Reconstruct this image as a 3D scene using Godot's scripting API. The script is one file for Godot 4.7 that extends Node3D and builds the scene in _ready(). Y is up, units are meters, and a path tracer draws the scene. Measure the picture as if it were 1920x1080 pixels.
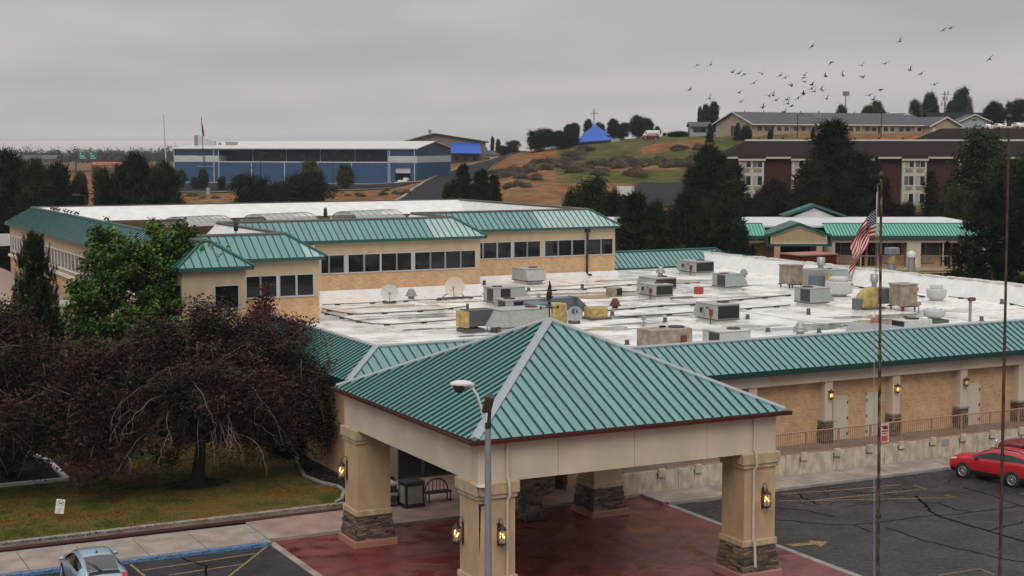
extends Node3D
# Axes: x runs along the hotel front,-z runs away behind it,y is up,metres. The far country is laid out
# in a second frame turned by YAW: a = metres to the side,d = metres away.
const YAW := 0.4764749
var RIGHT := Vector3(cos(YAW),0,sin(YAW))
var FWD := Vector3(sin(YAW),0,-cos(YAW))
var M := {}
var counts := {}
var org := Vector3.ZERO
var noise := FastNoiseLite.new()
var noise2 := FastNoiseLite.new()
class MB:
	var v := PackedVector3Array()
	var n := PackedVector3Array()
	var uv := PackedVector2Array()
	var c := PackedColorArray()
	func tri(a,b,d):
		var k: Vector3 = (d - a).cross(b - a)
		k = k.normalized()
		v.append(a); v.append(b); v.append(d)
		n.append(k); n.append(k); n.append(k)
	func trih(a,b,d,hint: Vector3):
		if (d - a).cross(b - a).dot(hint) < 0: tri(a,d,b)
		else: tri(a,b,d)
	func quad(a,b,d,e,hint: Vector3):
		if (d - a).cross(b - a).dot(hint) < 0:
			tri(a,e,d); tri(a,d,b)
		else:
			tri(a,b,d); tri(a,d,e)
	func quaduv(a,b,d,e,hint: Vector3):
		# a lower left,b lower right,d upper right,e upper left
		var k := hint.normalized()
		for p in [a,e,d,a,d,b]:
			v.append(p); n.append(k)
		for p in [Vector2(0,1),Vector2(0,0),Vector2(1,0),Vector2(0,1),Vector2(1,0),Vector2(1,1)]:
			uv.append(p)
	func tris(a,b,d,na,nb,nd):
		v.append(a); v.append(b); v.append(d)
		n.append(na); n.append(nb); n.append(nd)
	func box(p: Vector3,s: Vector3,b := Basis.IDENTITY):
		var h := s * 0.5
		for ax in 3:
			var u := Vector3.ZERO; var w := Vector3.ZERO; var q := Vector3.ZERO
			q[ax] = h[ax]; u[(ax + 1) % 3] = h[(ax + 1) % 3]; w[(ax + 2) % 3] = h[(ax + 2) % 3]
			for sg in [-1.0,1.0]:
				quad(p + b * (q * sg - u - w),p + b * (q * sg + u - w),p + b * (q * sg + u + w),p + b * (q * sg - u + w),b * (q * sg))
	func bb(x0,x1,y0,y1,z0,z1):
		box(Vector3((x0 + x1) * 0.5,(y0 + y1) * 0.5,(z0 + z1) * 0.5),Vector3(absf(x1 - x0),absf(y1 - y0),absf(z1 - z0)))
	func cbox(p: Vector3,s: Vector3,ch: float,b := Basis.IDENTITY):
		# a box whose four upright edges and top edges are chamfered
		var h := s * 0.5
		var ring := func(ix,iz,y):
			var X: float = h.x - ix; var Z: float = h.z - iz
			return [Vector3(-X + ch,y,Z),Vector3(X - ch,y,Z),Vector3(X,y,Z - ch),Vector3(X,y,-Z + ch),Vector3(X - ch,y,-Z),Vector3(-X + ch,y,-Z),Vector3(-X,y,-Z + ch),Vector3(-X,y,Z - ch)]
		var r0: Array = ring.call(0.0,0.0,-h.y)
		var r1: Array = ring.call(0.0,0.0,h.y - ch)
		var r2: Array = ring.call(ch,ch,h.y)
		for i in 8:
			var j := (i + 1) % 8
			var o: Vector3 = (r0[i] + r0[j]) * 0.5; o.y = 0
			quad(p + b * r0[i],p + b * r0[j],p + b * r1[j],p + b * r1[i],b * o)
			quad(p + b * r1[i],p + b * r1[j],p + b * r2[j],p + b * r2[i],b * (o.normalized() + Vector3.UP))
		for i in range(1,7):
			trih(p + b * r2[0],p + b * r2[i],p + b * r2[i + 1],b * Vector3.UP)
			trih(p + b * r0[0],p + b * r0[i],p + b * r0[i + 1],b * Vector3.DOWN)
	func prism(pts: Array,ex: Vector3,caps := true):
		# pts: an outline in 3D (flat),pushed out along ex; concave outlines are fine
		var k := pts.size()
		var nn := Vector3.ZERO
		for i in k: nn += (pts[i] as Vector3).cross(pts[(i + 1) % k])
		nn = nn.normalized()
		for i in k:
			var a: Vector3 = pts[i]; var b: Vector3 = pts[(i + 1) % k]
			quad(a,b,b + ex,a + ex,(b - a).cross(nn))
		if caps:
			var ux: Vector3 = (pts[1] - pts[0]).normalized()
			var uy := nn.cross(ux)
			var flat := PackedVector2Array()
			for p in pts: flat.append(Vector2((p - pts[0]).dot(ux),(p - pts[0]).dot(uy)))
			var ix := Geometry2D.triangulate_polygon(flat)
			for i in range(0,ix.size(),3):
				trih(pts[ix[i]],pts[ix[i + 1]],pts[ix[i + 2]],-ex)
				trih(pts[ix[i]] + ex,pts[ix[i + 1]] + ex,pts[ix[i + 2]] + ex,ex)
	func sheet(pts: Array,y: float):
		var flat := PackedVector2Array()
		for p in pts: flat.append(p)
		var ix := Geometry2D.triangulate_polygon(flat)
		for i in range(0,ix.size(),3):
			trih(Vector3(flat[ix[i]].x,y,flat[ix[i]].y),Vector3(flat[ix[i + 1]].x,y,flat[ix[i + 1]].y),Vector3(flat[ix[i + 2]].x,y,flat[ix[i + 2]].y),Vector3.UP)
	func ringq(a: Array,b: Array,na: Array,nb: Array):
		var k := a.size()
		for i in k:
			var j := (i + 1) % k
			tris(a[i],b[i],b[j],na[i],nb[i],nb[j])
			tris(a[i],b[j],a[j],na[i],nb[j],na[j])
	func path(pts: Array,rs: Array,seg := 8,caps := true):
		var up := Vector3.UP
		var prev: Array = []; var prevn: Array = []
		for i in pts.size():
			var t: Vector3 = ((pts[mini(i + 1,pts.size() - 1)] as Vector3) - pts[maxi(i - 1,0)]).normalized()
			if absf(t.dot(up)) > 0.95: up = Vector3(1,0,0.2).normalized()
			var x := t.cross(up).normalized()
			up = x.cross(t).normalized()
			var r: Array = []; var rn: Array = []
			for k in seg:
				var an := -TAU * k / seg
				var o := x * cos(an) + up * sin(an)
				r.append(pts[i] + o * rs[i]); rn.append(o)
			if i > 0: ringq(prev,r,prevn,rn)
			if caps and (i == 0 or i == pts.size() - 1):
				for k in seg: trih(pts[i],r[k],r[(k + 1) % seg],-t if i == 0 else t)
			prev = r; prevn = rn
	func tube(a: Vector3,b: Vector3,r: float,seg := 8):
		path([a,b],[r,r],seg)
	func lathe(prof: Array,p: Vector3,seg := 14,b := Basis.IDENTITY):
		# prof: Vector2(radius,height) from bottom to top
		var prev: Array = []; var prevn: Array = []
		for i in prof.size():
			var d: Vector2 = (prof[mini(i + 1,prof.size() - 1)] as Vector2) - prof[maxi(i - 1,0)]
			var nr := Vector2(d.y,-d.x).normalized()
			var r: Array = []; var rn: Array = []
			for k in seg:
				var an := -TAU * k / seg
				var o := Vector3(cos(an),0,sin(an))
				r.append(p + b * (o * prof[i].x + Vector3(0,prof[i].y,0)))
				rn.append(b * (o * nr.x + Vector3(0,nr.y,0)))
			if i > 0: ringq(prev,r,prevn,rn)
			prev = r; prevn = rn
	func ball(p: Vector3,r: Vector3,seg := 10,b := Basis.IDENTITY):
		var prev: Array = []; var prevn: Array = []
		for i in seg / 2 + 1:
			var e := -PI / 2 + PI * i / (seg / 2)
			var q: Array = []; var qn: Array = []
			for k in seg:
				var an := -TAU * k / seg
				var o := Vector3(cos(an) * cos(e),sin(e),sin(an) * cos(e))
				q.append(p + b * (o * r)); qn.append((b * (o / r)).normalized())
			if i > 0: ringq(prev,q,prevn,qn)
			prev = q; prevn = qn
	func grid(rows: Array,close := false):
		# rows of points,smooth; outside is to the right of (down the rows) x (along the row)
		var R := rows.size(); var C: int = rows[0].size()
		var nr: Array = []
		for i in R:
			var a: Array = []
			for j in C:
				var du: Vector3 = (rows[mini(i + 1,R - 1)][j] as Vector3) - rows[maxi(i - 1,0)][j]
				var dv: Vector3 = (rows[i][mini(j + 1,C - 1)] as Vector3) - rows[i][maxi(j - 1,0)]
				var k := du.cross(dv)
				a.append(k.normalized() if k.length() > 1e-9 else Vector3.UP)
			nr.append(a)
		for i in R - 1:
			for j in C - 1:
				tris(rows[i][j],rows[i][j + 1],rows[i + 1][j + 1],nr[i][j],nr[i][j + 1],nr[i + 1][j + 1])
				tris(rows[i][j],rows[i + 1][j + 1],rows[i + 1][j],nr[i][j],nr[i + 1][j + 1],nr[i + 1][j])
	func gridflat(rows: Array,hint: Vector3):
		for i in rows.size() - 1:
			for j in rows[0].size() - 1:
				quad(rows[i][j],rows[i][j + 1],rows[i + 1][j + 1],rows[i + 1][j],hint)
func mesh_of(list: Array) -> ArrayMesh:
	var am := ArrayMesh.new()
	for e in list:
		var b: MB = e[0]
		if b.v.is_empty(): continue
		var ar := []
		ar.resize(Mesh.ARRAY_MAX)
		var vv := b.v
		if org != Vector3.ZERO:
			for i in vv.size(): vv[i] -= org
		ar[Mesh.ARRAY_VERTEX] = vv
		ar[Mesh.ARRAY_NORMAL] = b.n
		if b.uv.size() == b.v.size(): ar[Mesh.ARRAY_TEX_UV] = b.uv
		if b.c.size() == b.v.size(): ar[Mesh.ARRAY_COLOR] = b.c
		am.add_surface_from_arrays(Mesh.PRIMITIVE_TRIANGLES,ar)
		am.surface_set_material(am.get_surface_count() - 1,e[1])
	return am
func numbered(called: String) -> String:
	var k: int = counts.get(called,0)
	counts[called] = k + 1
	return called if k == 0 else "%s_%03d" % [called,k]
func tag(o: Node,label: String,category := "",group := "",kind := ""):
	if label: o.set_meta("label",label)
	if category: o.set_meta("category",category)
	if group: o.set_meta("group",group)
	if kind: o.set_meta("kind",kind)
	return o
# a thing: a Node3D at the thing's base; its parts are meshes under it. Shapes are written in scene metres while org holds the base.
func thing(called: String,label: String,category: String,at := Vector3.ZERO,turn := 0.0,group := "") -> Node3D:
	var o := Node3D.new()
	o.name = numbered(called)
	add_child(o)
	o.position = at
	o.rotation.y = turn
	tag(o,label,category,group)
	org = at if turn == 0.0 else Vector3.ZERO
	return o
func part(parent: Node,called: String,b: MB,m: Material) -> MeshInstance3D:
	var o := MeshInstance3D.new()
	o.mesh = mesh_of([[b,m]])
	o.name = called
	parent.add_child(o,true)
	return o
func part2(parent: Node,called: String,list: Array) -> MeshInstance3D:
	var o := MeshInstance3D.new()
	o.mesh = mesh_of(list)
	o.name = called
	parent.add_child(o,true)
	return o
func piece(parent: Node,called: String,mesh: Mesh,m: Material,t: Transform3D) -> MeshInstance3D:
	var o := MeshInstance3D.new()
	o.mesh = mesh
	if m: o.material_override = m
	o.name = called
	o.transform = t
	parent.add_child(o,true)
	return o
func struct(called: String,b: MB,m: Material) -> MeshInstance3D:
	org = Vector3.ZERO
	var o := part(self,numbered(called),b,m)
	o.set_meta("kind","structure")
	return o
func dup(root: Node3D,at: Vector3,turn: float,label: String,group := "",size := Vector3.ONE) -> Node3D:
	var r: Node3D = root.duplicate()
	var base := str(root.name)
	var cut := base.length()
	if base.length() > 4 and base[base.length() - 4] == "_": cut = base.length() - 4
	r.name = numbered(base.substr(0,cut))
	add_child(r)
	r.position = at
	r.rotation = Vector3(0,turn,0)
	r.scale = size
	r.set_meta("label",label)
	if group: r.set_meta("group",group)
	elif r.has_meta("group"): r.remove_meta("group")
	return r
func cf(a: float,d: float,h: float) -> Vector3:
	return RIGHT * a + FWD * d + Vector3(0,h,0)
func lin(r: float,g: float,b: float) -> Color:
	return Color(r,g,b).linear_to_srgb()
func ntex(freq: float,lo: float,hi: float,oct := 4,sz := 512,sd := 1,normal := 0.0,stops := []) -> NoiseTexture2D:
	var f := FastNoiseLite.new()
	f.seed = sd
	f.frequency = freq
	f.noise_type = FastNoiseLite.TYPE_SIMPLEX_SMOOTH
	f.fractal_octaves = oct
	var t := NoiseTexture2D.new()
	t.width = sz; t.height = sz
	t.seamless = true
	t.noise = f
	if normal > 0.0:
		t.as_normal_map = true
		t.bump_strength = normal
	else:
		var g := Gradient.new()
		if stops.is_empty():
			g.offsets = PackedFloat32Array([0.2,0.8])
			g.colors = PackedColorArray([Color(lo,lo,lo),Color(hi,hi,hi)])
		else:
			var of := PackedFloat32Array(); var co := PackedColorArray()
			for s in stops:
				of.append(s[0]); co.append(s[1])
			g.offsets = of; g.colors = co
		t.color_ramp = g
	return t
# a material: colour times a noise,laid on in the world's own metres
func mt(key: String,c: Color,rough := 0.8,tex: Texture2D = null,sc := Vector3.ONE,spec := 0.5,metal := 0.0) -> StandardMaterial3D:
	var m := StandardMaterial3D.new()
	m.resource_name = key
	m.albedo_color = c
	m.roughness = rough
	m.metallic = metal
	m.metallic_specular = spec if rough < 0.85 or spec < 0.5 else 0.25
	if tex:
		m.albedo_texture = tex
		m.uv1_triplanar = true
		m.uv1_world_triplanar = true
		m.uv1_scale = sc
	M[key] = m
	return m
# a second,coarser or finer noise multiplied over the first
func over(m: StandardMaterial3D,tex: Texture2D,sc: Vector3) -> StandardMaterial3D:
	m.detail_enabled = true
	m.detail_blend_mode = BaseMaterial3D.BLEND_MODE_MUL
	m.detail_albedo = tex
	m.detail_uv_layer = BaseMaterial3D.DETAIL_UV_2
	m.uv2_triplanar = true
	m.uv2_world_triplanar = true
	m.uv2_scale = sc
	return m
func bump(m: StandardMaterial3D,tex: Texture2D,s := 1.0) -> StandardMaterial3D:
	m.normal_enabled = true
	m.normal_texture = tex
	m.normal_scale = s
	return m
func sky_picture() -> ImageTexture:
	var w := 1536; var h := 768
	var im := Image.create(w,h,false,Image.FORMAT_RGBF)
	var f := FastNoiseLite.new()
	f.seed = 21; f.frequency = 1.0; f.fractal_octaves = 5
	var f2 := FastNoiseLite.new()
	f2.seed = 5; f2.frequency = 1.0; f2.fractal_octaves = 4
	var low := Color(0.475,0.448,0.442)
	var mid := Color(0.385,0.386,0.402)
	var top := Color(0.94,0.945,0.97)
	for y in h:
		var el := (0.5 - (y + 0.5) / h) * PI
		var deg := rad_to_deg(el)
		if deg < -1.0:
			for x in w: im.set_pixel(x,y,Color(0.455,0.424,0.417))
			continue
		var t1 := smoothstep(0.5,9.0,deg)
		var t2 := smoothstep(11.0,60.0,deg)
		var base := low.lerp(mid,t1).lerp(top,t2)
		# the cloud deck seen from below: cells stretch out towards the horizon
		var st := 1.0 / (tan(deg_to_rad(maxf(deg,0.0))) + 0.11)
		for x in w:
			var az := TAU * (x + 0.5) / w
			var cx := cos(az) * st; var cz := sin(az) * st
			var k := f.get_noise_2d(cx * 0.55,cz * 0.55) * 0.65 + f2.get_noise_3d(cos(az) * 3.2,deg * 0.32,sin(az) * 3.2) * 0.75
			k = clampf(k * 1.7,-1.0,1.0)
			var amp := 0.12
			var s := 1.0 + k * amp
			var c := base * s
			c.b *= 1.0 - k * 0.018
			c.r *= 1.0 + k * 0.012
			im.set_pixel(x,y,c)
	return ImageTexture.create_from_image(im)
func brick_picture(b1: Color,b2: Color,mortar: Color) -> ImageTexture:
	var r := RandomNumberGenerator.new()
	r.seed = 9
	var im := Image.create(256,256,false,Image.FORMAT_RGB8)
	im.fill(mortar)
	# 8 bricks across,24 courses up: 1.6 m x 1.6 m
	for row in 24:
		var y0 := int(row * 256.0 / 24.0); var y1 := int((row + 1) * 256.0 / 24.0)
		for k in range(-1,8):
			var x0 := k * 32 + (16 if row % 2 else 0)
			var c := b1.lerp(b2,r.randf())
			c = c * (0.93 + 0.14 * r.randf())
			im.fill_rect(Rect2i(x0 + 1,y0 + 1,30,y1 - y0 - 2).intersection(Rect2i(0,0,256,256)),c)
	return ImageTexture.create_from_image(im)
func flag_picture() -> ImageTexture:
	var im := Image.create(380,208,false,Image.FORMAT_RGB8)
	for k in 13:
		im.fill_rect(Rect2i(0,k * 16,380,16),Color(0.62,0.05,0.08) if k % 2 == 0 else Color(0.80,0.78,0.76))
	im.fill_rect(Rect2i(0,0,152,112),Color(0.05,0.06,0.16))
	for r in 9:
		for q in (6 if r % 2 == 0 else 5):
			var x := 12 + q * 25 + (0 if r % 2 == 0 else 12)
			im.fill_rect(Rect2i(x - 3,11 + r * 11 - 3,7,7),Color(0.85,0.85,0.85))
	return ImageTexture.create_from_image(im)
func materials():
	var fine := ntex(0.06,0.89,1.0,4,512,3)
	var soft := ntex(0.012,0.85,1.0,4,512,4)
	var blot := ntex(0.010,0.78,1.0,5,512,8)
	var faint := ntex(0.012,0.935,1.0,4,512,12)
	var nfine := ntex(0.08,0,1,3,512,6,2.0)
	var streak := ntex(0.03,0.93,1.0,4,512,14)
	M["t_fine"] = fine; M["t_soft"] = soft; M["t_blot"] = blot; M["t_streak"] = streak; M["t_faint"] = faint
	# roof metal: teal paint,wet
	var wave := ntex(0.010,0,1,3,512,16,3.0)
	for k in 4:
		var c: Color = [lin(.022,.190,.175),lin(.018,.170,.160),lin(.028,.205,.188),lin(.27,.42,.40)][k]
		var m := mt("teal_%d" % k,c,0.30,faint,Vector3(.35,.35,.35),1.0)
		over(m,streak,Vector3(1.1,.25,1.1))
		m.roughness_texture = blot
		m.clearcoat_enabled = true
		m.clearcoat = 1.0
		m.clearcoat_roughness = 0.16
		bump(m,wave,0.10)
	mt("teal_dark",lin(.004,.036,.032),0.45)
	mt("teal_mint",lin(.10,.40,.29),0.5,faint,Vector3(.35,.35,.35),0.6)
	mt("teal_trim",lin(.012,.075,.062),0.42)
	mt("hip_cap",lin(.30,.34,.36),0.38,faint,Vector3(.6,.6,.6),0.6)
	mt("gutter_brown",lin(.085,.022,.016),0.4)
	# walls
	over(mt("stucco",lin(.56,.43,.285),0.9,fine,Vector3(.8,.8,.8)),faint,Vector3(.13,.05,.13))
	over(mt("stucco_pale",lin(.68,.57,.44),0.9,fine,Vector3(.9,.9,.9)),faint,Vector3(.09,.05,.09))
	over(mt("column_tan",lin(.54,.385,.235),0.92,fine,Vector3(1.6,1.6,1.6)),faint,Vector3(.3,.12,.3))
	over(mt("trim_tan",lin(.58,.44,.28),0.85,fine,Vector3(1.1,1.1,1.1)),soft,Vector3(.4,.1,.4))
	var bp := brick_picture(Color(.785,.66,.525),Color(.78,.652,.517),Color(.775,.648,.515))
	over(mt("brick_tan",Color(.99,.97,.95),0.9,bp,Vector3(.625,.625,.625)),faint,Vector3(.16,.1,.16))
	var rp := brick_picture(Color(.30,.175,.155),Color(.25,.14,.13),Color(.33,.25,.225))
	mt("brick_red",Color(.95,.92,.92),0.9,rp,Vector3(.5,.5,.5))
	mt("brick_chimney",lin(.20,.055,.035),0.9,bp,Vector3(.625,.625,.625))
	mt("door_paint",lin(.54,.48,.38),0.6)
	mt("frame_alu",lin(.42,.42,.41),0.45)
	mt("frame_white",lin(.62,.61,.58),0.6)
	mt("frame_cream",lin(.50,.47,.39),0.7,faint,Vector3(.5,.5,.5))
	mt("glass_dark",lin(.006,.007,.008),0.06,null,Vector3.ONE,0.5)
	mt("glass_grey",lin(.055,.058,.06),0.12)
	mt("curtain",lin(.36,.35,.33),0.9,streak,Vector3(6,.2,6))
	mt("curtain_grey",lin(.13,.13,.13),0.9,streak,Vector3(5,.2,5))
	mt("black",lin(.012,.012,.013),0.6)
	mt("iron",lin(.018,.016,.015),0.5)
	mt("dark_inside",lin(.018,.016,.015),0.9)
	# membrane roof: white coating,grimy in places,wet
	var dirt := ntex(0.014,0,1,5,1024,31,0.0,[[0.12,Color(.82,.79,.73)],[0.25,Color(.93,.92,.90)],[0.42,Color(.995,.99,.985)],[0.8,Color(1,1,1)]])
	var mem := mt("membrane",lin(.86,.845,.81),0.5,dirt,Vector3(.043,.043,.043),0.45)
	over(mem,ntex(0.03,0.94,1.0,5,512,35),Vector3(.16,.16,.16))
	mem.roughness_texture = ntex(0.012,0.18,1.0,4,512,41)
	var mem2 := mt("membrane_wall",lin(.80,.79,.765),0.6,faint,Vector3(.12,.12,.12),0.4)
	over(mem2,streak,Vector3(.4,.1,.4))
	mt("membrane_back",lin(.62,.62,.62),0.6,faint,Vector3(.1,.1,.1))
	mt("puddle",lin(.42,.41,.38),0.06,soft,Vector3(.4,.4,.4),0.6)
	mt("puddle_dark",lin(.34,.325,.285),0.12,soft,Vector3(.5,.5,.5),0.6)
	mt("rust_stain",lin(.46,.30,.155),0.35,blot,Vector3(.7,.7,.7))
	mt("grime_stain",lin(.50,.43,.33),0.4,blot,Vector3(.5,.5,.5))
	over(mt("unit_grey",lin(.40,.405,.385),0.55,faint,Vector3(.5,.5,.5)),streak,Vector3(.9,.15,.9))
	over(mt("unit_green",lin(.36,.40,.385),0.55,faint,Vector3(.5,.5,.5)),streak,Vector3(.9,.15,.9))
	over(mt("unit_white",lin(.55,.55,.53),0.6,faint,Vector3(.5,.5,.5)),streak,Vector3(.9,.15,.9))
	over(mt("unit_tan",lin(.40,.335,.255),0.7,blot,Vector3(.3,.3,.3)),streak,Vector3(2,.2,2))
	mt("duct_blue",lin(.14,.17,.20),0.45,faint,Vector3(.5,.5,.5),0.5,0.3)
	mt("duct_dark",lin(.07,.075,.08),0.55,faint,Vector3(.5,.5,.5))
	mt("insul_yellow",lin(.52,.37,.13),0.8,blot,Vector3(.4,.4,.4))
	mt("coil",lin(.012,.012,.013),0.7)
	mt("coil_mesh",lin(.05,.052,.05),0.7,fine,Vector3(3,3,3))
	mt("rust_red",lin(.15,.045,.03),0.8,fine,Vector3(2,2,2))
	mt("galv",lin(.38,.38,.37),0.45,faint,Vector3(1,1,1),0.5,0.4)
	mt("red_box",lin(.33,.05,.03),0.7)
	mt("pipe_dark",lin(.085,.08,.075),0.6)
	mt("pipe_grey",lin(.25,.25,.24),0.5)
	mt("dish_cream",lin(.60,.54,.42),0.6,faint,Vector3(1,1,1))
	mt("dish_white",lin(.56,.55,.51),0.6,faint,Vector3(1,1,1))
	mt("dish_grey",lin(.27,.28,.30),0.5)
	mt("orange",lin(.36,.085,.035),0.6)
	var sk := mt("skylight",Color(.72,.72,.70,.55),0.2)
	sk.transparency = BaseMaterial3D.TRANSPARENCY_ALPHA
	# ground
	var asp := mt("asphalt",lin(.056,.052,.056),0.62,ntex(0.11,0.74,1.0,3,512,51),Vector3(.55,.55,.55),0.32)
	over(asp,ntex(0.012,0.78,1.0,5,512,53),Vector3(.07,.07,.07))
	asp.roughness_texture = ntex(0.010,0.55,1.0,4,512,55)
	over(mt("asphalt_far",lin(.026,.025,.028),0.9,fine,Vector3(.2,.2,.2)),soft,Vector3(.02,.02,.02))
	mt("tar",lin(.007,.007,.008),0.9,null,Vector3.ONE,0.08)
	mt("asphalt_wet",lin(.030,.028,.030),0.4,blot,Vector3(.5,.5,.5),0.3)
	mt("line_yellow",lin(.42,.28,.10),0.8,ntex(0.05,0.45,1.0,4,256,57),Vector3(.9,.9,.9))
	over(mt("concrete",lin(.40,.325,.275),0.85,fine,Vector3(.8,.8,.8)),soft,Vector3(.11,.11,.11))
	over(mt("concrete_pink",lin(.40,.255,.21),0.8,fine,Vector3(.8,.8,.8)),soft,Vector3(.11,.11,.11))
	over(mt("concrete_wall",lin(.64,.55,.43),0.9,fine,Vector3(.8,.8,.8)),ntex(0.02,0.82,1.0,5,512,61),Vector3(.22,.10,.22))
	over(mt("concrete_grey",lin(.36,.335,.30),0.85,fine,Vector3(.9,.9,.9)),soft,Vector3(.2,.2,.2))
	over(mt("porch_floor",lin(.235,.185,.155),0.8,fine,Vector3(.8,.8,.8)),soft,Vector3(.15,.15,.15))
	mt("kerb_blue",lin(.12,.25,.46),0.6,ntex(0.05,0.6,1.0,4,256,63),Vector3(.5,.5,.5))
	mt("red_gravel",lin(.16,.062,.05),0.95,ntex(0.2,0.4,1.0,2,256,65),Vector3(1.2,1.2,1.2))
	var pad := mt("pad_red",lin(.20,.042,.040),0.55,ntex(0.012,0,1,5,512,67,0.0,[[0.2,Color(.80,.74,.72)],[0.45,Color(.92,.90,.89)],[0.7,Color(1,1,1)]]),Vector3(.10,.10,.10))
	over(pad,fine,Vector3(.7,.7,.7))
	pad.roughness_texture = ntex(0.012,0.3,1.0,4,512,69)
	mt("pad_worn",lin(.21,.125,.118),0.5,blot,Vector3(.3,.3,.3))
	over(mt("lawn",lin(.150,.125,.038),0.95,ntex(0.013,0,1,5,512,71,0.0,[[0.2,Color(.62,.74,.45)],[0.5,Color(.95,.92,.85)],[0.78,Color(1.0,.78,.62)]]),Vector3(.05,.05,.05)),fine,Vector3(1.1,1.1,1.1))
	over(mt("mulch",lin(.052,.036,.026),0.98,ntex(0.2,0.3,1.0,2,256,73),Vector3(1,1,1)),blot,Vector3(.2,.2,.2))
	mt("gravel_roof",lin(.34,.245,.20),0.95,fine,Vector3(.5,.5,.5))
	var land := mt("land",Color.WHITE,0.95,ntex(0.05,0.62,1.0,5,512,75),Vector3(.09,.09,.09))
	land.vertex_color_use_as_albedo = true
	over(land,ntex(0.02,0.66,1.0,5,512,77),Vector3(.02,.02,.02))
	# plants
	mt("bark",lin(.045,.034,.028),0.95,fine,Vector3(2,.6,2))
	mt("twig_pale",lin(.20,.155,.14),0.9)
	for k in ["leaf","needle"]:
		var lf := mt(k,Color(.92,.92,.92),0.8,null,Vector3.ONE,0.25)
		lf.vertex_color_use_as_albedo = true
		if k == "leaf":
			lf.backlight_enabled = true
			lf.backlight = Color(.22,.22,.18)
	# things
	mt("pole_grey",lin(.235,.235,.25),0.5,faint,Vector3(.6,.6,.6))
	mt("lamp_white",lin(.60,.58,.55),0.4)
	mt("lamp_brown",lin(.040,.028,.022),0.6)
	mt("rusty_pole",lin(.20,.16,.125),0.8,ntex(0.03,0,1,4,512,81,0.0,[[0.30,Color(.30,.16,.11)],[0.52,Color(.62,.45,.36)],[0.75,Color(1,.98,.93)]]),Vector3(.5,.12,.5))
	mt("rust_pole_dark",lin(.105,.045,.026),0.8,ntex(0.03,0.45,1.0,4,256,83),Vector3(1,.25,1))
	mt("rope",lin(.30,.30,.30),0.8)
	var fl := mt("flag_print",Color.WHITE,0.8)
	fl.albedo_texture = flag_picture()
	mt("rubber",lin(.012,.012,.012),0.8)
	mt("alloy",lin(.42,.42,.43),0.3,null,Vector3.ONE,0.5,0.6)
	mt("car_red",lin(.46,.012,.018),0.22,null,Vector3.ONE,0.6)
	mt("car_red_dark",lin(.16,.012,.016),0.25)
	mt("car_blue",lin(.30,.40,.47),0.25,null,Vector3.ONE,0.6,0.35)
	mt("car_white",lin(.62,.62,.60),0.35)
	mt("chrome",lin(.70,.70,.72),0.12,null,Vector3.ONE,0.5,1.0)
	mt("plastic_black",lin(.015,.015,.016),0.6)
	mt("tail_red",lin(.42,.03,.03),0.2)
	mt("lens_white",lin(.62,.60,.56),0.15)
	mt("sign_white",lin(.62,.61,.56),0.6)
	mt("sign_ink",lin(.05,.05,.05),0.8)
	mt("sign_pink",lin(.58,.42,.38),0.6)
	mt("sign_red",lin(.52,.07,.035),0.6)
	mt("board_red",lin(.17,.012,.012),0.6)
	mt("board_cream",lin(.58,.36,.24),0.6)
	mt("highway_green",lin(.006,.13,.10),0.5)
	mt("exit_yellow",lin(.34,.30,.10),0.6)
	for k in [["stone_0",.17,.125,.095],["stone_1",.105,.085,.07],["stone_2",.235,.175,.13],["stone_3",.065,.056,.05],["stone_4",.19,.115,.082]]:
		mt(k[0],lin(k[1],k[2],k[3]),0.9,M.t_fine,Vector3(1.5,1.5,1.5))
	mt("plinth_pink",lin(.40,.19,.15),0.85,fine,Vector3(.9,.9,.9))
	mt("rail_paint",lin(.36,.20,.135),0.6)
	mt("bird",lin(.016,.015,.015),0.8)
	# far buildings
	mt("metal_blue",lin(.020,.075,.175),0.5,faint,Vector3(.2,.02,.2))
	mt("metal_blue_dark",lin(.014,.045,.105),0.5,faint,Vector3(.2,.02,.2))
	mt("metal_white",lin(.50,.52,.53),0.5,faint,Vector3(.1,.1,.1))
	mt("metal_roof_white",lin(.62,.61,.59),0.4,faint,Vector3(.1,.1,.1))
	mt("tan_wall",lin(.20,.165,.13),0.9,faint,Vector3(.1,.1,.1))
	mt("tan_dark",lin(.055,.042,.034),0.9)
	mt("tarp_blue",lin(.015,.095,.46),0.5,faint,Vector3(.2,.2,.2))
	mt("shingle_grey",lin(.105,.108,.118),0.9,fine,Vector3(.25,.6,.25))
	mt("shingle_navy",lin(.016,.017,.024),0.95)
	mt("shingle_brown",lin(.022,.013,.011),0.95,fine,Vector3(.3,.9,.3))
	mt("siding_beige",lin(.40,.325,.265),0.9,streak,Vector3(.1,.7,.1))
	mt("siding_blue",lin(.30,.34,.38),0.9)
	mt("trim_white",lin(.62,.60,.56),0.7)
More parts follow.
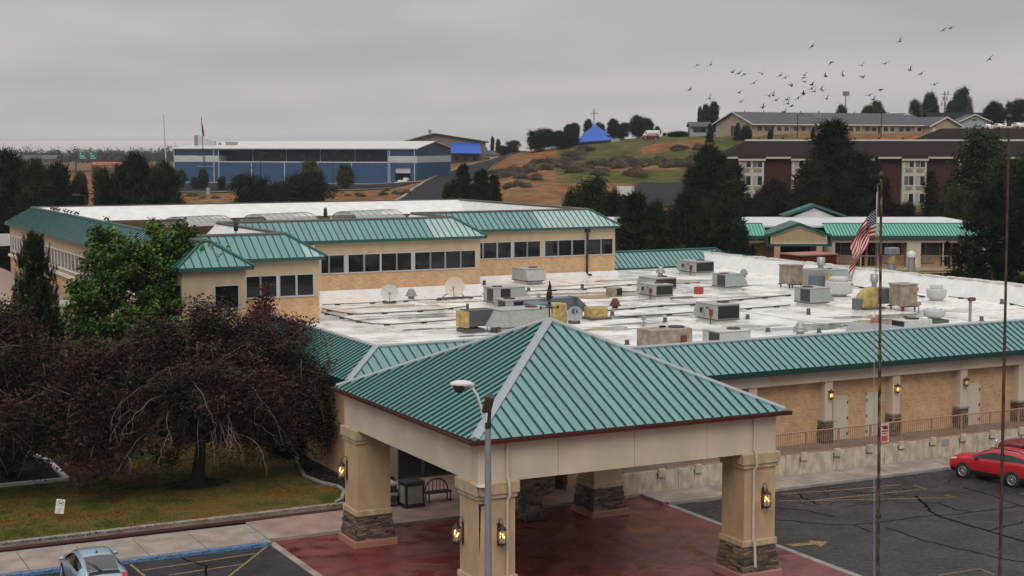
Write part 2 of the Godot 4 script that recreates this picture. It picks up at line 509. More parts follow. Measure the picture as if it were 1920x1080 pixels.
func world():
	var cam := Camera3D.new()
	cam.name = "camera"
	cam.position = Vector3(0,16,0)
	cam.rotation = Vector3(-deg_to_rad(5.35),-YAW,0)
	cam.fov = 21.11
	cam.near = 0.5
	cam.far = 14000
	add_child(cam)
	cam.current = true
	var we := WorldEnvironment.new()
	we.name = "environment"
	var e := Environment.new()
	e.background_mode = Environment.BG_SKY
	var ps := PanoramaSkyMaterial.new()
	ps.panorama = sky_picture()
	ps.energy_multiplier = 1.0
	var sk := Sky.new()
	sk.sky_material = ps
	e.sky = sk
	e.tonemap_mode = Environment.TONE_MAPPER_LINEAR
	e.tonemap_exposure = 1.10
	e.fog_enabled = true
	e.fog_density = 0.00011
	e.fog_light_color = Color(.62,.63,.65)
	e.sdfgi_enabled = true
	e.ssao_enabled = true
	e.ssil_enabled = true
	we.environment = e
	add_child(we)
	var sun := DirectionalLight3D.new()
	sun.name = "sun"
	sun.light_energy = 0.42
	sun.light_color = Color(1.0,.965,.92)
	sun.light_angular_distance = 35.0
	sun.shadow_enabled = true
	add_child(sun)
	sun.look_at_from_position(Vector3(-44,80,62),Vector3.ZERO,Vector3.UP)
const TPX := [-300.0,0.0,330.0,700.0,850.0,912.0,960.0,1100.0,1250.0,1400.0,1700.0,1920.0,2300.0]
const TD := [0.0,100.0,120.0,145.0,200.0,245.0,306.0,330.0,370.0,400.0,430.0,480.0,560.0,800.0,1000.0,1500.0,2500.0,9000.0]
const TH := [[0.0,0.0,0.0,0.0,0.0,0.0,0.0,0.0,0.0,0.0,0.0,0.0,0.0],
	[0.0,0.0,0.0,0.0,0.0,0.0,0.0,0.0,0.0,0.0,0.0,0.0,0.0],
	[0.0,0.0,0.0,0.0,0.0,0.0,0.0,0.0,0.0,0.0,0.3,0.5,0.5],
	[0.0,0.0,0.0,0.0,0.0,0.0,0.0,0.5,1.2,1.5,1.6,1.6,1.6],
	[0.0,0.0,0.3,0.5,1.0,1.75,2.5,3.5,4.0,4.0,4.0,4.0,4.0],
	[0.0,0.3,1.0,1.5,2.6,4.6,5.8,6.0,6.2,5.8,5.8,5.8,5.8],
	[1.0,1.5,2.3,3.0,4.6,5.8,7.6,7.6,7.3,7.5,9.0,9.0,9.0],
	[1.0,2.0,2.8,3.4,5.0,6.3,8.4,8.4,7.8,9.0,11.0,11.0,11.0],
	[1.5,2.5,3.6,4.1,6.0,7.4,10.0,10.6,11.9,14.5,15.5,16.5,17.0],
	[2.0,2.8,5.0,5.2,6.6,8.2,11.3,12.6,16.2,18.4,18.5,19.9,20.0],
	[2.0,2.8,5.3,5.4,7.4,9.0,12.5,15.0,17.9,18.7,18.8,20.6,21.0],
	[2.0,2.6,5.3,5.6,9.0,10.2,13.0,16.4,18.4,19.0,19.3,21.0,22.0],
	[2.0,2.4,5.3,6.0,9.5,10.6,11.0,15.0,18.4,19.2,20.0,22.0,24.0],
	[2.0,2.0,4.0,5.0,8.0,8.5,9.0,12.0,16.0,18.0,20.0,22.0,24.0],
	[2.0,2.0,2.5,3.0,5.0,5.5,6.0,9.0,13.0,16.0,18.0,20.0,22.0],
	[-1.0,-1.0,0.0,0.0,1.0,1.5,2.0,5.0,8.0,10.0,12.0,13.0,14.0],
	[-16.0,-16.0,-16.0,-16.0,-16.0,-16.0,-16.0,-16.0,-16.0,-16.0,-16.0,-16.0,-16.0],
	[-110.0,-110.0,-110.0,-110.0,-110.0,-110.0,-110.0,-110.0,-110.0,-110.0,-110.0,-110.0,-110.0]]
# height of the land: a = metres to the side of the line of sight,d = metres ahead
func ground(a: float,d: float) -> float:
	var px := clampf(a / maxf(d,60.0) * 2900.0 + 960.0,-300.0,2299.9)
	var dd := clampf(d,0.0,8999.0)
	var i := 0
	while TPX[i + 1] <= px: i += 1
	var j := 0
	while TD[j + 1] <= dd: j += 1
	var u: float = (px - TPX[i]) / (TPX[i + 1] - TPX[i])
	var w: float = (dd - TD[j]) / (TD[j + 1] - TD[j])
	return lerpf(lerpf(TH[j][i],TH[j][i + 1],u),lerpf(TH[j + 1][i],TH[j + 1][i + 1],u),w)
func land_color(a: float,d: float,px: float) -> Color:
	var n1 := noise.get_noise_2d(a * 1.6,d * 1.1)
	var n2 := noise2.get_noise_2d(a * 6.0,d * 4.0)
	var straw := Color(.430,.250,.095)
	var rust := Color(.430,.170,.058)
	var green := Color(.125,.150,.026)
	var olive := Color(.200,.165,.040)
	if d < 150.0:
		return Color(.05,.05,.022).lerp(Color(.11,.085,.05),clampf(n1 + .5 + n2 * .4,0,1))
	var g := 0.0   # share of green
	if px > 1040.0 and d > 318.0: g = 0.82
	if px > 1040.0 and px < 1400.0 and d > 318.0 and d < 352.0: g = 0.75
	if px > 1090.0 and px < 1420.0 and d >= 352.0 and d < 372.0: g = 0.18
	if px > 1200.0 and px < 1325.0 and d > 384.0 and d < 404.0: g = 0.05
	if px > 1400.0 and d > 360.0: g = 0.45
	if px > 1560.0 and px < 1760.0 and d > 380.0: g = 0.2
	if px > 1380.0 and d < 300.0: g = 1.2
	if px < 980.0 and d < 600.0: g = 0.12
	g += n1 * .55 + n2 * .30
	var dry := straw.lerp(rust,clampf(n2 * 1.3 + n1 * .8 + (.75 if d > 300.0 else .15),0,1))
	if d > 600.0: dry = Color(.34,.175,.085)
	var gr := green.lerp(olive,clampf(.4 + n2,0,1))
	return dry.lerp(gr,smoothstep(.30,.62,g))
func terrain():
	var b := MB.new()
	var ts := []
	for k in 331: ts.append(-0.5 + k / 330.0)
	ts = [-3.0,-1.6,-1.0,-0.7] + ts + [0.7,1.0,1.6,3.0]
	var ds := [-80.0,-20.0,20.0,60.0,90.0]
	var d := 110.0
	while d < 9000.0:
		ds.append(d)
		d += 10.0 if d < 230.0 else 3.0 if d < 480.0 else 12.0 if d < 620.0 else d * 0.08
	ds.append(9000.0)
	var P := []; var N := []; var C := []
	for dd in ds:
		var row := PackedVector3Array(); var rc := PackedColorArray()
		for t in ts:
			var a: float = t * maxf(dd,60.0)
			var px: float = t * 2900.0 + 960.0
			var h := ground(a,dd) - 0.07
			if dd > 240.0 and dd < 700.0:
				h += (noise.get_noise_2d(a * 3.0,dd * 3.0)) * 0.25
			row.append(cf(a,dd,h))
			rc.append(land_color(a,dd,px))
		P.append(row); C.append(rc)
	for i in ds.size():
		var nr := PackedVector3Array()
		for j in ts.size():
			var du: Vector3 = P[mini(i + 1,ds.size() - 1)][j] - P[maxi(i - 1,0)][j]
			var dv: Vector3 = P[i][mini(j + 1,ts.size() - 1)] - P[i][maxi(j - 1,0)]
			nr.append(dv.cross(du).normalized())
		N.append(nr)
	for i in ds.size() - 1:
		for j in ts.size() - 1:
			for q in [[i,j],[i + 1,j],[i + 1,j + 1],[i,j],[i + 1,j + 1],[i,j + 1]]:
				b.v.append(P[q[0]][q[1]]); b.n.append(N[q[0]][q[1]]); b.c.append(C[q[0]][q[1]])
	struct("ground",b,M.land)
# a strip of paving laid on the land between two lines of [a,d]
func lay(left: Array,right: Array,up: float,seg := 6) -> MB:
	var b := MB.new()
	var rows := []
	var at := func(line: Array,t: float) -> Vector2:
		var k := clampf(t,0.0,1.0) * (line.size() - 1)
		var i := mini(int(k),line.size() - 2)
		return (line[i] as Vector2).lerp(line[i + 1],k - i)
	var steps := (maxi(left.size(),right.size()) - 1) * 10
	for s in steps + 1:
		var t := float(s) / steps
		var l: Vector2 = at.call(left,t); var r: Vector2 = at.call(right,t)
		var row := []
		for k in seg + 1:
			var p := l.lerp(r,float(k) / seg)
			row.append(cf(p.x,p.y,ground(p.x,p.y) + up + noise.get_noise_2d(p.x * 3.0,p.y * 3.0) * 0.25 if p.y > 240.0 and p.y < 700.0 else ground(p.x,p.y) + up))
		rows.append(row)
	b.gridflat(rows,Vector3.UP)
	return b
# standing-seam metal: panels laid side by side from the eave up to the edges of a flat slope.
# pts: the slope's corners,the first two being the left and right ends of the eave
func seam_roof(parent: Node,pts: Array,spacing: float,called := "roof_panel",pale := [],seam_h := 0.045,first := 0.0,seam_w := 0.034):
	var u: Vector3 = (pts[1] - pts[0]).normalized()
	var nn: Vector3 = u.cross(pts[2] - pts[0]).normalized()
	if nn.y < 0: nn = -nn
	var w := nn.cross(u).normalized()
	if w.y < 0: w = -w
	var flat := PackedVector2Array()
	for p in pts: flat.append(Vector2((p - pts[0]).dot(u),(p - pts[0]).dot(w)))
	var lo := 1e9; var hi := -1e9
	for p in flat:
		lo = minf(lo,p.x); hi = maxf(hi,p.x)
	var r := RandomNumberGenerator.new()
	r.seed = int(absf(pts[0].x * 131 + pts[0].z * 17)) + 5
	var total := hi - lo
	var k := 0
	var x := lo - first
	while x < hi - 0.01:
		var x1 := minf(x + spacing,hi)
		var strip := PackedVector2Array([Vector2(maxf(x,lo),-50),Vector2(x1,-50),Vector2(x1,50),Vector2(maxf(x,lo),50)])
		for poly in Geometry2D.intersect_polygons(flat,strip):
			if poly.size() < 3: continue
			var b := MB.new()
			var q := []
			for p in poly: q.append(pts[0] + u * p.x + w * p.y)
			b.prism(q,-nn * 0.03)
			var s := MB.new()
			var w0 := 1e9; var w1 := -1e9
			for p in poly:
				if absf(p.x - x1) < 0.02:
					w0 = minf(w0,p.y); w1 = maxf(w1,p.y)
			if w1 - w0 > 0.12 and x1 < hi - 0.02:
				var c: Vector3 = pts[0] + u * x1 + w * ((w0 + w1) * 0.5) + nn * (seam_h * 0.5)
				s.box(c,Vector3(seam_w,seam_h,w1 - w0),Basis(u,nn,w))
			var share := (x1 - lo) / total
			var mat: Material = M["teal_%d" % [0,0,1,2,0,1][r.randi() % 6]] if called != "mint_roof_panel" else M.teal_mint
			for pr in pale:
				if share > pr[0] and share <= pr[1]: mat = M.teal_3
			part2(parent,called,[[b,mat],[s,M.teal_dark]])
		x = x1
		k += 1
# a cap along a hip or ridge: a low inverted V
func cap(parent: Node,a: Vector3,b: Vector3,wide: float,m: Material,called := "hip_cap"):
	var o := MB.new()
	var t := (b - a).normalized()
	var s := t.cross(Vector3.UP).normalized()
	var up := s.cross(t).normalized()
	for sg in [-1.0,1.0]:
		o.quad(a + up * .09,b + up * .09,b + up * .02 + s * sg * wide,a + up * .02 + s * sg * wide,up + s * sg * .3)
		o.quad(a + up * .02 + s * sg * wide,b + up * .02 + s * sg * wide,b - up * .06 + s * sg * wide,a - up * .06 + s * sg * wide,s * sg)
	o.quad(a + up * .09,a + up * .02 + s * wide,a - up * .06,a + up * .02 - s * wide,-t)
	part(parent,called,o,m)
var stones := []
func stone_meshes():
	var r := RandomNumberGenerator.new()
	r.seed = 77
	for k in 7:
		var b := MB.new()
		var P := []
		for i in 8:
			P.append(Vector3((i & 1) - .5,((i >> 1) & 1) - .5,((i >> 2) & 1) - .5))
		for i in 8:
			if i >= 4: P[i] += Vector3(r.randf_range(-.09,.09),r.randf_range(-.16,.16),r.randf_range(-.5,0.0))
		for f in [[0,1,3,2],[4,5,7,6],[0,1,5,4],[2,3,7,6],[0,2,6,4],[1,3,7,5]]:
			b.quad(P[f[0]],P[f[1]],P[f[2]],P[f[3]],P[f[0]] + P[f[1]] + P[f[2]] + P[f[3]])
		stones.append(mesh_of([[b,null]]))
# ledge stones set course by course on a flat face: corner c,along u (length lu at the foot,lt at the top),up w (height h),outward n
func ledgestone(parent: Node,c: Vector3,u: Vector3,lu: float,lt: float,w: Vector3,h: float,n: Vector3,r: RandomNumberGenerator,course := 0.09,long := 0.36):
	var y := 0.0
	while y < h - 0.02:
		var ch := minf(course * r.randf_range(.7,1.35),h - y)
		var f := (y + ch * .5) / h
		var len := lerpf(lu,lt,f)
		var x := (lu - len) * .5
		var x_end := x + len
		while x < x_end - 0.02:
			var l := minf(long * r.randf_range(.5,1.7),x_end - x)
			if x_end - x - l < 0.09: l = x_end - x
			var dp := r.randf_range(.05,.11)
			var b := Basis(u * (l - .012),w * (ch - .01),n * dp)
			piece(parent,"stone",stones[r.randi() % stones.size()],M["stone_%d" % [0,0,1,2,3,4,1][r.randi() % 7]],Transform3D(b,c + u * (x + l * .5) + w * (y + ch * .5) + n * (dp * .5 - .03)))
			x += l
		y += ch
func column(parent: Node,x0: float,x1: float,z0: float,z1: float,r: RandomNumberGenerator,high := 4.7):
	# x0..x1,z0..z1: the shaft's faces
	var cx := (x0 + x1) * .5; var cz := (z0 + z1) * .5; var hw := (x1 - x0) * .5
	var b := MB.new()
	b.bb(x0,x1,1.4,high,z0,z1)
	var col := part(parent,"column",b,M.column_tan)
	b = MB.new()
	b.cbox(Vector3(cx,high - .19,cz),Vector3(hw * 2 + .26,.38,hw * 2 + .26),.015)
	b.cbox(Vector3(cx,high - .46,cz),Vector3(hw * 2 + .14,.16,hw * 2 + .14),.015)
	part(col,"capital",b,M.trim_tan)
	b = MB.new()
	b.cbox(Vector3(cx,1.36,cz),Vector3(hw * 2 + .16,.22,hw * 2 + .16),.025)
	part(col,"base_moulding",b,M.trim_tan)
	b = MB.new()
	b.cbox(Vector3(cx,.14,cz),Vector3(hw * 2 + .46,.28,hw * 2 + .46),.03)
	part(col,"plinth",b,M.plinth_pink)
	# flared base: dark mortar core with ledge stones on its four faces
	var hb := hw + .13; var ht := hw + .01
	b = MB.new()
	var F := [Vector3(cx - hb,.27,cz + hb),Vector3(cx + hb,.27,cz + hb),Vector3(cx + hb,.27,cz - hb),Vector3(cx - hb,.27,cz - hb)]
	var T := [Vector3(cx - ht,1.26,cz + ht),Vector3(cx + ht,1.26,cz + ht),Vector3(cx + ht,1.26,cz - ht),Vector3(cx - ht,1.26,cz - ht)]
	for i in 4:
		var j := (i + 1) % 4
		b.quad(F[i],F[j],T[j],T[i],(F[i] + F[j]) * .5 - Vector3(cx,.27,cz))
	part(col,"stone_base",b,M.stone_3)
	for i in 4:
		var j := (i + 1) % 4
		var u: Vector3 = (F[j] - F[i]).normalized()
		var mid: Vector3 = (T[i] + T[j]) * .5 - (F[i] + F[j]) * .5
		var w := mid.normalized()
		ledgestone(col,F[i] - org,u,hb * 2,ht * 2,w,mid.length(),u.cross(w).normalized(),r)
func lantern_big(at: Vector3,out: Vector3,label: String):
	# wall lantern: back plate,scroll arm,caged glass body with a cluster of candle bulbs
	var t := thing("wall_lantern",label,"wall lantern",at,0.0,"lanterns on the canopy columns")
	org = Vector3.ZERO
	t.rotation.y = atan2(out.x,out.z)
	var b := MB.new()
	b.cbox(Vector3(0,0,.02),Vector3(.13,.78,.035),.01)
	part(t,"back_plate",b,M.iron)
	b = MB.new()
	var pts := []; var rs := []
	for k in 11:
		var an := PI - PI * k / 10.0
		pts.append(Vector3(0,.44 + .13 * sin(an),.14 + .12 * cos(an))); rs.append(.012)
	b.path([Vector3(0,.30,.03)] + pts + [Vector3(0,.40,.26)],[.014] + rs + [.012],6)
	part(t,"hook_arm",b,M.iron)
	b = MB.new()
	b.lathe([Vector2(.02,.40),Vector2(.05,.37),Vector2(.035,.33),Vector2(.10,.27),Vector2(.165,.22),Vector2(.165,.20),Vector2(.0,.20)],Vector3(0,0,.26),12)
	b.lathe([Vector2(0,-.40),Vector2(.03,-.37),Vector2(.02,-.34),Vector2(.10,-.31),Vector2(.15,-.27),Vector2(.15,-.24),Vector2(0,-.24)],Vector3(0,0,.26),12)
	for k in 6:
		var an := TAU * k / 6.0
		b.tube(Vector3(cos(an) * .15,-.25,.26 + sin(an) * .15),Vector3(cos(an) * .155,.21,.26 + sin(an) * .155),.009,5)
	part(t,"cage",b,M.iron)
	b = MB.new()
	b.lathe([Vector2(.14,-.24),Vector2(.145,.20)],Vector3(0,0,.26),14)
	var g := part(t,"glass",b,M.lantern_glass)
	b = MB.new()
	for k in 5:
		var an := TAU * k / 5.0 + .4
		var hh := -.06 + .07 * (k % 3)
		b.ball(Vector3(cos(an) * .07,hh,.26 + sin(an) * .07),Vector3(.022,.045,.022),8)
	part(g,"bulb",b,M.bulb)
	b = MB.new()
	for k in 5:
		var an := TAU * k / 5.0 + .4
		var hh := -.06 + .07 * (k % 3)
		b.tube(Vector3(cos(an) * .07,-.24,.26 + sin(an) * .07),Vector3(cos(an) * .07,hh - .045,.26 + sin(an) * .07),.014,6)
	part(t,"candle_tube",b,M.dish_cream)
	lamp(t,Vector3(0,.0,.26),.008,Color(1,.82,.56),.07)
func lamp(parent: Node3D,at: Vector3,energy: float,c: Color,size: float):
	var l := OmniLight3D.new()
	l.name = "lamp_light"
	l.light_energy = energy
	l.light_color = c
	l.omni_range = 12.0
	l.omni_attenuation = 2.0
	l.light_size = size
	l.shadow_enabled = true
	l.position = at
	parent.add_child(l,true)
func sconce(at: Vector3,out: Vector3,label: String,lit: float,called := "porch_sconce",group := "round wall lamps on the porch pilasters"):
	var t := thing(called,label,"wall lamp",at,0.0,group)
	org = Vector3.ZERO
	t.rotation.y = atan2(out.x,out.z)
	var b := MB.new()
	b.cbox(Vector3(0,.04,.02),Vector3(.14,.34,.03),.01)
	b.tube(Vector3(0,.18,.02),Vector3(0,.26,.16),.018,6)
	part(t,"bracket",b,M.iron)
	b = MB.new()
	b.lathe([Vector2(.015,.34),Vector2(.03,.27),Vector2(.12,.20),Vector2(.15,.14),Vector2(0,.13)],Vector3(0,0,.17),12)
	b.lathe([Vector2(0,-.24),Vector2(.05,-.20),Vector2(.12,-.12),Vector2(.0,-.11)],Vector3(0,0,.17),12)
	part(t,"cap",b,M.iron)
	b = MB.new()
	b.lathe([Vector2(.11,-.12),Vector2(.15,-.02),Vector2(.15,.06),Vector2(.13,.14)],Vector3(0,0,.17),12)
	var g := part(t,"glass",b,M.sconce_glass)
	b = MB.new()
	b.ball(Vector3(0,0,.17),Vector3(.05,.07,.05),8)
	part(g,"bulb",b,M.bulb if lit > .02 else M.bulb_dim)
	lamp(t,Vector3(0,.0,.17),lit,Color(1,.66,.22),.07)
func canopy():
	var t := thing("entrance_canopy","green hipped metal canopy on four tan columns over the red driveway","canopy",Vector3(28.32,0,-51.62))
	var x0 := 22.2; var x1 := 34.44; var z0 := -45.5; var z1 := -57.74
	var r := RandomNumberGenerator.new()
	r.seed = 4
	# beams: stucco panels with fine joints
	for side in 4:
		for k in 4:
			var b := MB.new()
			var f0 := k / 4.0; var f1 := (k + 1) / 4.0
			var g := 0.008
			if side == 0: b.bb(lerpf(x0,x1,f0) + g,lerpf(x0,x1,f1) - g,4.7,6.12,z0 - .4,z0)
			if side == 1: b.bb(lerpf(x0,x1,f0) + g,lerpf(x0,x1,f1) - g,4.7,6.12,z1,z1 + .4)
			if side == 2: b.bb(x0,x0 + .4,4.7,6.12,lerpf(z0 - .4,z1 + .4,f0) - g,lerpf(z0 - .4,z1 + .4,f1) + g)
			if side == 3: b.bb(x1 - .4,x1,4.7,6.12,lerpf(z0 - .4,z1 + .4,f0) - g,lerpf(z0 - .4,z1 + .4,f1) + g)
			part(t,"beam_panel",b,M.stucco_pale)
	var c := MB.new()
	c.bb(x0 + .02,x1 - .02,4.74,6.1,z0 - .03,z0 - .37)
	c.bb(x0 + .02,x1 - .02,4.74,6.1,z1 + .03,z1 + .37)
	c.bb(x0 + .03,x0 + .37,4.74,6.1,z0 - .4,z1 + .4)
	c.bb(x1 - .37,x1 - .03,4.74,6.1,z0 - .4,z1 + .4)
	part(t,"beam_core",c,M.concrete_grey)
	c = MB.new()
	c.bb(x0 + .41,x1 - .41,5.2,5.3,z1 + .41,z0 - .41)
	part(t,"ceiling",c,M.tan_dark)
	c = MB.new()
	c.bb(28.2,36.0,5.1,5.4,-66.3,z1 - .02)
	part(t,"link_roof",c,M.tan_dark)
	var w := 1.4
	column(t,x0,x0 + w,z0 - w,z0,r)
	column(t,x1 - w,x1,z0 - w,z0,r)
	column(t,x0,x0 + w,z1,z1 + w,r)
	column(t,x1 - w,x1,z1,z1 + w,r)
	# roof
	var o := 0.30
	var ey := 6.24
	var E := [Vector3(x0 - o,ey,z0 + o),Vector3(x1 + o,ey,z0 + o),Vector3(x1 + o,ey,z1 - o),Vector3(x0 - o,ey,z1 - o)]
	var ap := Vector3(28.25,9.27,-51.62)
	for i in 4:
		var j := (i + 1) % 4
		seam_roof(t,[E[i],E[j],ap],0.405,"roof_panel",[],0.045,0.2,0.034)
	for i in 4:
		cap(t,E[i] + (ap - E[i]).normalized() * .12,ap + Vector3(0,.02,0),.17 if i == 0 else .10,M.hip_cap)
	# gutter: an open brown trough all round,in lengths
	for i in 4:
		var j := (i + 1) % 4
		var u: Vector3 = (E[j] - E[i]).normalized()
		var n := u.cross(Vector3.UP)
		var L: float = E[i].distance_to(E[j])
		for k in 4:
			var g := MB.new()
			var a: Vector3 = E[i] + u * (L * k / 4.0 + .004); var e: Vector3 = E[i] + u * (L * (k + 1) / 4.0 - .004)
			if k == 0: a -= u * .12
			if k == 3: e += u * .12
			var out: Vector3 = n if n.dot((E[i] + E[j]) * .5 - Vector3(28.32,ey,-51.62)) > 0 else -n
			g.prism([a + Vector3(0,-.02,0),a + Vector3(0,-.16,0),a + out * .09 + Vector3(0,-.16,0),a + out * .13 + Vector3(0,-.03,0),a + out * .11 + Vector3(0,-.03,0),a + out * .08 + Vector3(0,-.13,0),a + out * .02 + Vector3(0,-.13,0),a + out * .02 + Vector3(0,-.02,0)],e - a)
			part(t,"gutter",g,M.gutter_brown)
	c = MB.new()
	for i in 4:
		var j := (i + 1) % 4
		c.quad(E[i] + Vector3(0,-.05,0),E[j] + Vector3(0,-.05,0),Vector3(clampf(E[j].x,x0,x1),6.11,clampf(E[j].z,z1,z0)),Vector3(clampf(E[i].x,x0,x1),6.11,clampf(E[i].z,z1,z0)),Vector3.DOWN)
	part(t,"soffit",c,M.trim_tan)
	# downpipes on the front face
	for x in [23.28,33.42]:
		var d := MB.new()
		var z := z0 + .07
		d.path([Vector3(x,6.1,z + .06),Vector3(x,5.9,z),Vector3(x,4.86,z),Vector3(x,4.74,z + .12),Vector3(x + .03,4.25,z + .13),Vector3(x,4.08,z),Vector3(x,1.5,z),Vector3(x,1.4,z + .1),Vector3(x,.5,z + .16)],[.055,.055,.055,.055,.055,.055,.055,.055,.055],8)
		part(t,"downpipe",d,M.frame_cream)
	# small rusty fitting with a white cap on the near column's capital
	c = MB.new()
	c.cbox(Vector3(x0 + .06,4.50,z0 + .22),Vector3(.2,.3,.18),.02)
	var fit := part(t,"corner_fitting",c,M.unit_tan)
	c = MB.new()
	c.lathe([Vector2(.2,0),Vector2(.19,.05),Vector2(.02,.09)],Vector3(x0 + .06,4.66,z0 + .22),12)
	part(fit,"fitting_cap",c,M.dish_white)
	c = MB.new()
	c.prism([Vector3(x0 - .06,4.05,z0 + .135),Vector3(x0 + .26,4.05,z0 + .135),Vector3(x0 + .22,3.98,z0 + .135),Vector3(x0 + .02,3.96,z0 + .135)],Vector3(0,0,.003))
	c.prism([Vector3(x0 + .03,4.0,z0 + .002),Vector3(x0 + .12,4.0,z0 + .002),Vector3(x0 + .08,2.7,z0 + .002),Vector3(x0 + .05,2.2,z0 + .002)],Vector3(0,0,.002))
	part(t,"water_stain",c,M.bark)
	lantern_big(Vector3(x0,2.8,-46.62),Vector3(-1,0,0),"lit lantern on the left face of the canopy column behind the lamp post")
	lantern_big(Vector3(22.98,2.92,z0),Vector3(0,0,1),"lit lantern on the front face of the canopy column behind the lamp post")
	lantern_big(Vector3(33.87,3.0,z0),Vector3(0,0,1),"lit lantern on the canopy column beside the car park arrow")
	lantern_big(Vector3(x0,2.92,-57.45),Vector3(-1,0,0),"lit lantern on the canopy column beside the lawn")
	# weathervane on the peak
	var v := thing("weathervane","dark iron weathervane with compass arms on the peak of the canopy roof","weathervane",ap + Vector3(0,.05,0))
	org = Vector3.ZERO
	c = MB.new()
	c.path([Vector3(0,-.1,0),Vector3(0,.5,0),Vector3(0,1.45,0)],[.028,.024,.018],8)
	c.ball(Vector3(0,.60,0),Vector3(.07,.09,.07),8)
	part(v,"rod",c,M.iron)
	c = MB.new()
	for an in [0.2,0.2 + PI / 2]:
		var dv := Vector3(cos(an),0,sin(an))
		c.tube(dv * -.3 + Vector3(0,.42,0),dv * .3 + Vector3(0,.42,0),.014,6)
		for sg in [-1.0,1.0]: c.box(dv * sg * .34 + Vector3(0,.42,0),Vector3(.07,.11,.02),Basis(Vector3.UP,-an))
	part(v,"compass_arms",c,M.iron)
	c = MB.new()
	var out := []
	for p in [[-.10,.72],[-.02,.68],[.06,.74],[.16,.82],[.13,.86],[.09,.84],[.11,1.0],[.07,1.16],[.10,1.22],[.06,1.30],[.02,1.42],[-.02,1.28],[-.06,1.18],[-.10,1.0],[-.13,.86]]:
		out.append(Vector3(p[0],p[1],-.02))
	c.prism(out,Vector3(0,0,.04))
	c.ball(Vector3(.0,.95,0),Vector3(.09,.18,.06),8)
	part(v,"bird_figure",c,M.iron)
# a band of windows in a wall that faces +z: x ranges of the panes,sill and head heights,wall plane z
func window_band(parent: Node,xs: Array,y0: float,y1: float,z: float):
	# xs: [[x0,x1],...] panes of one frame
	for q in xs:
		var f := MB.new()
		var a: float = q[0]; var b: float = q[1]
		f.bb(a - .06,b + .06,y1,y1 + .06,z - .06,z + .02)
		f.bb(a - .06,b + .06,y0 - .08,y0,z - .06,z + .05)
		f.bb(a - .06,a,y0,y1,z - .06,z + .02)
		f.bb(b,b + .06,y0,y1,z - .06,z + .02)
		var w := part(parent,"window",f,M.frame_alu)
		var g := MB.new()
		g.bb(a,b,y0,y1,z - .10,z - .06)
		part(w,"pane",g,M.glass_dark)
func offset_poly(P: Array,o: float) -> Array:
	# right-angled outline,walked so that outside is at (-dz,dx)
	var R := []
	var k := P.size()
	for i in k:
		var d0: Vector2 = (P[i] - P[(i + k - 1) % k]).normalized()
		var d1: Vector2 = (P[(i + 1) % k] - P[i]).normalized()
		var n0 := Vector2(-d0.y,d0.x); var n1 := Vector2(-d1.y,d1.x)
		R.append(P[i] + n0 * o + (n1 * o if absf(n0.dot(n1)) < .9 else Vector2.ZERO))
	return R
func v3(p: Vector2,y: float) -> Vector3:
	return Vector3(p.x,y,p.y)
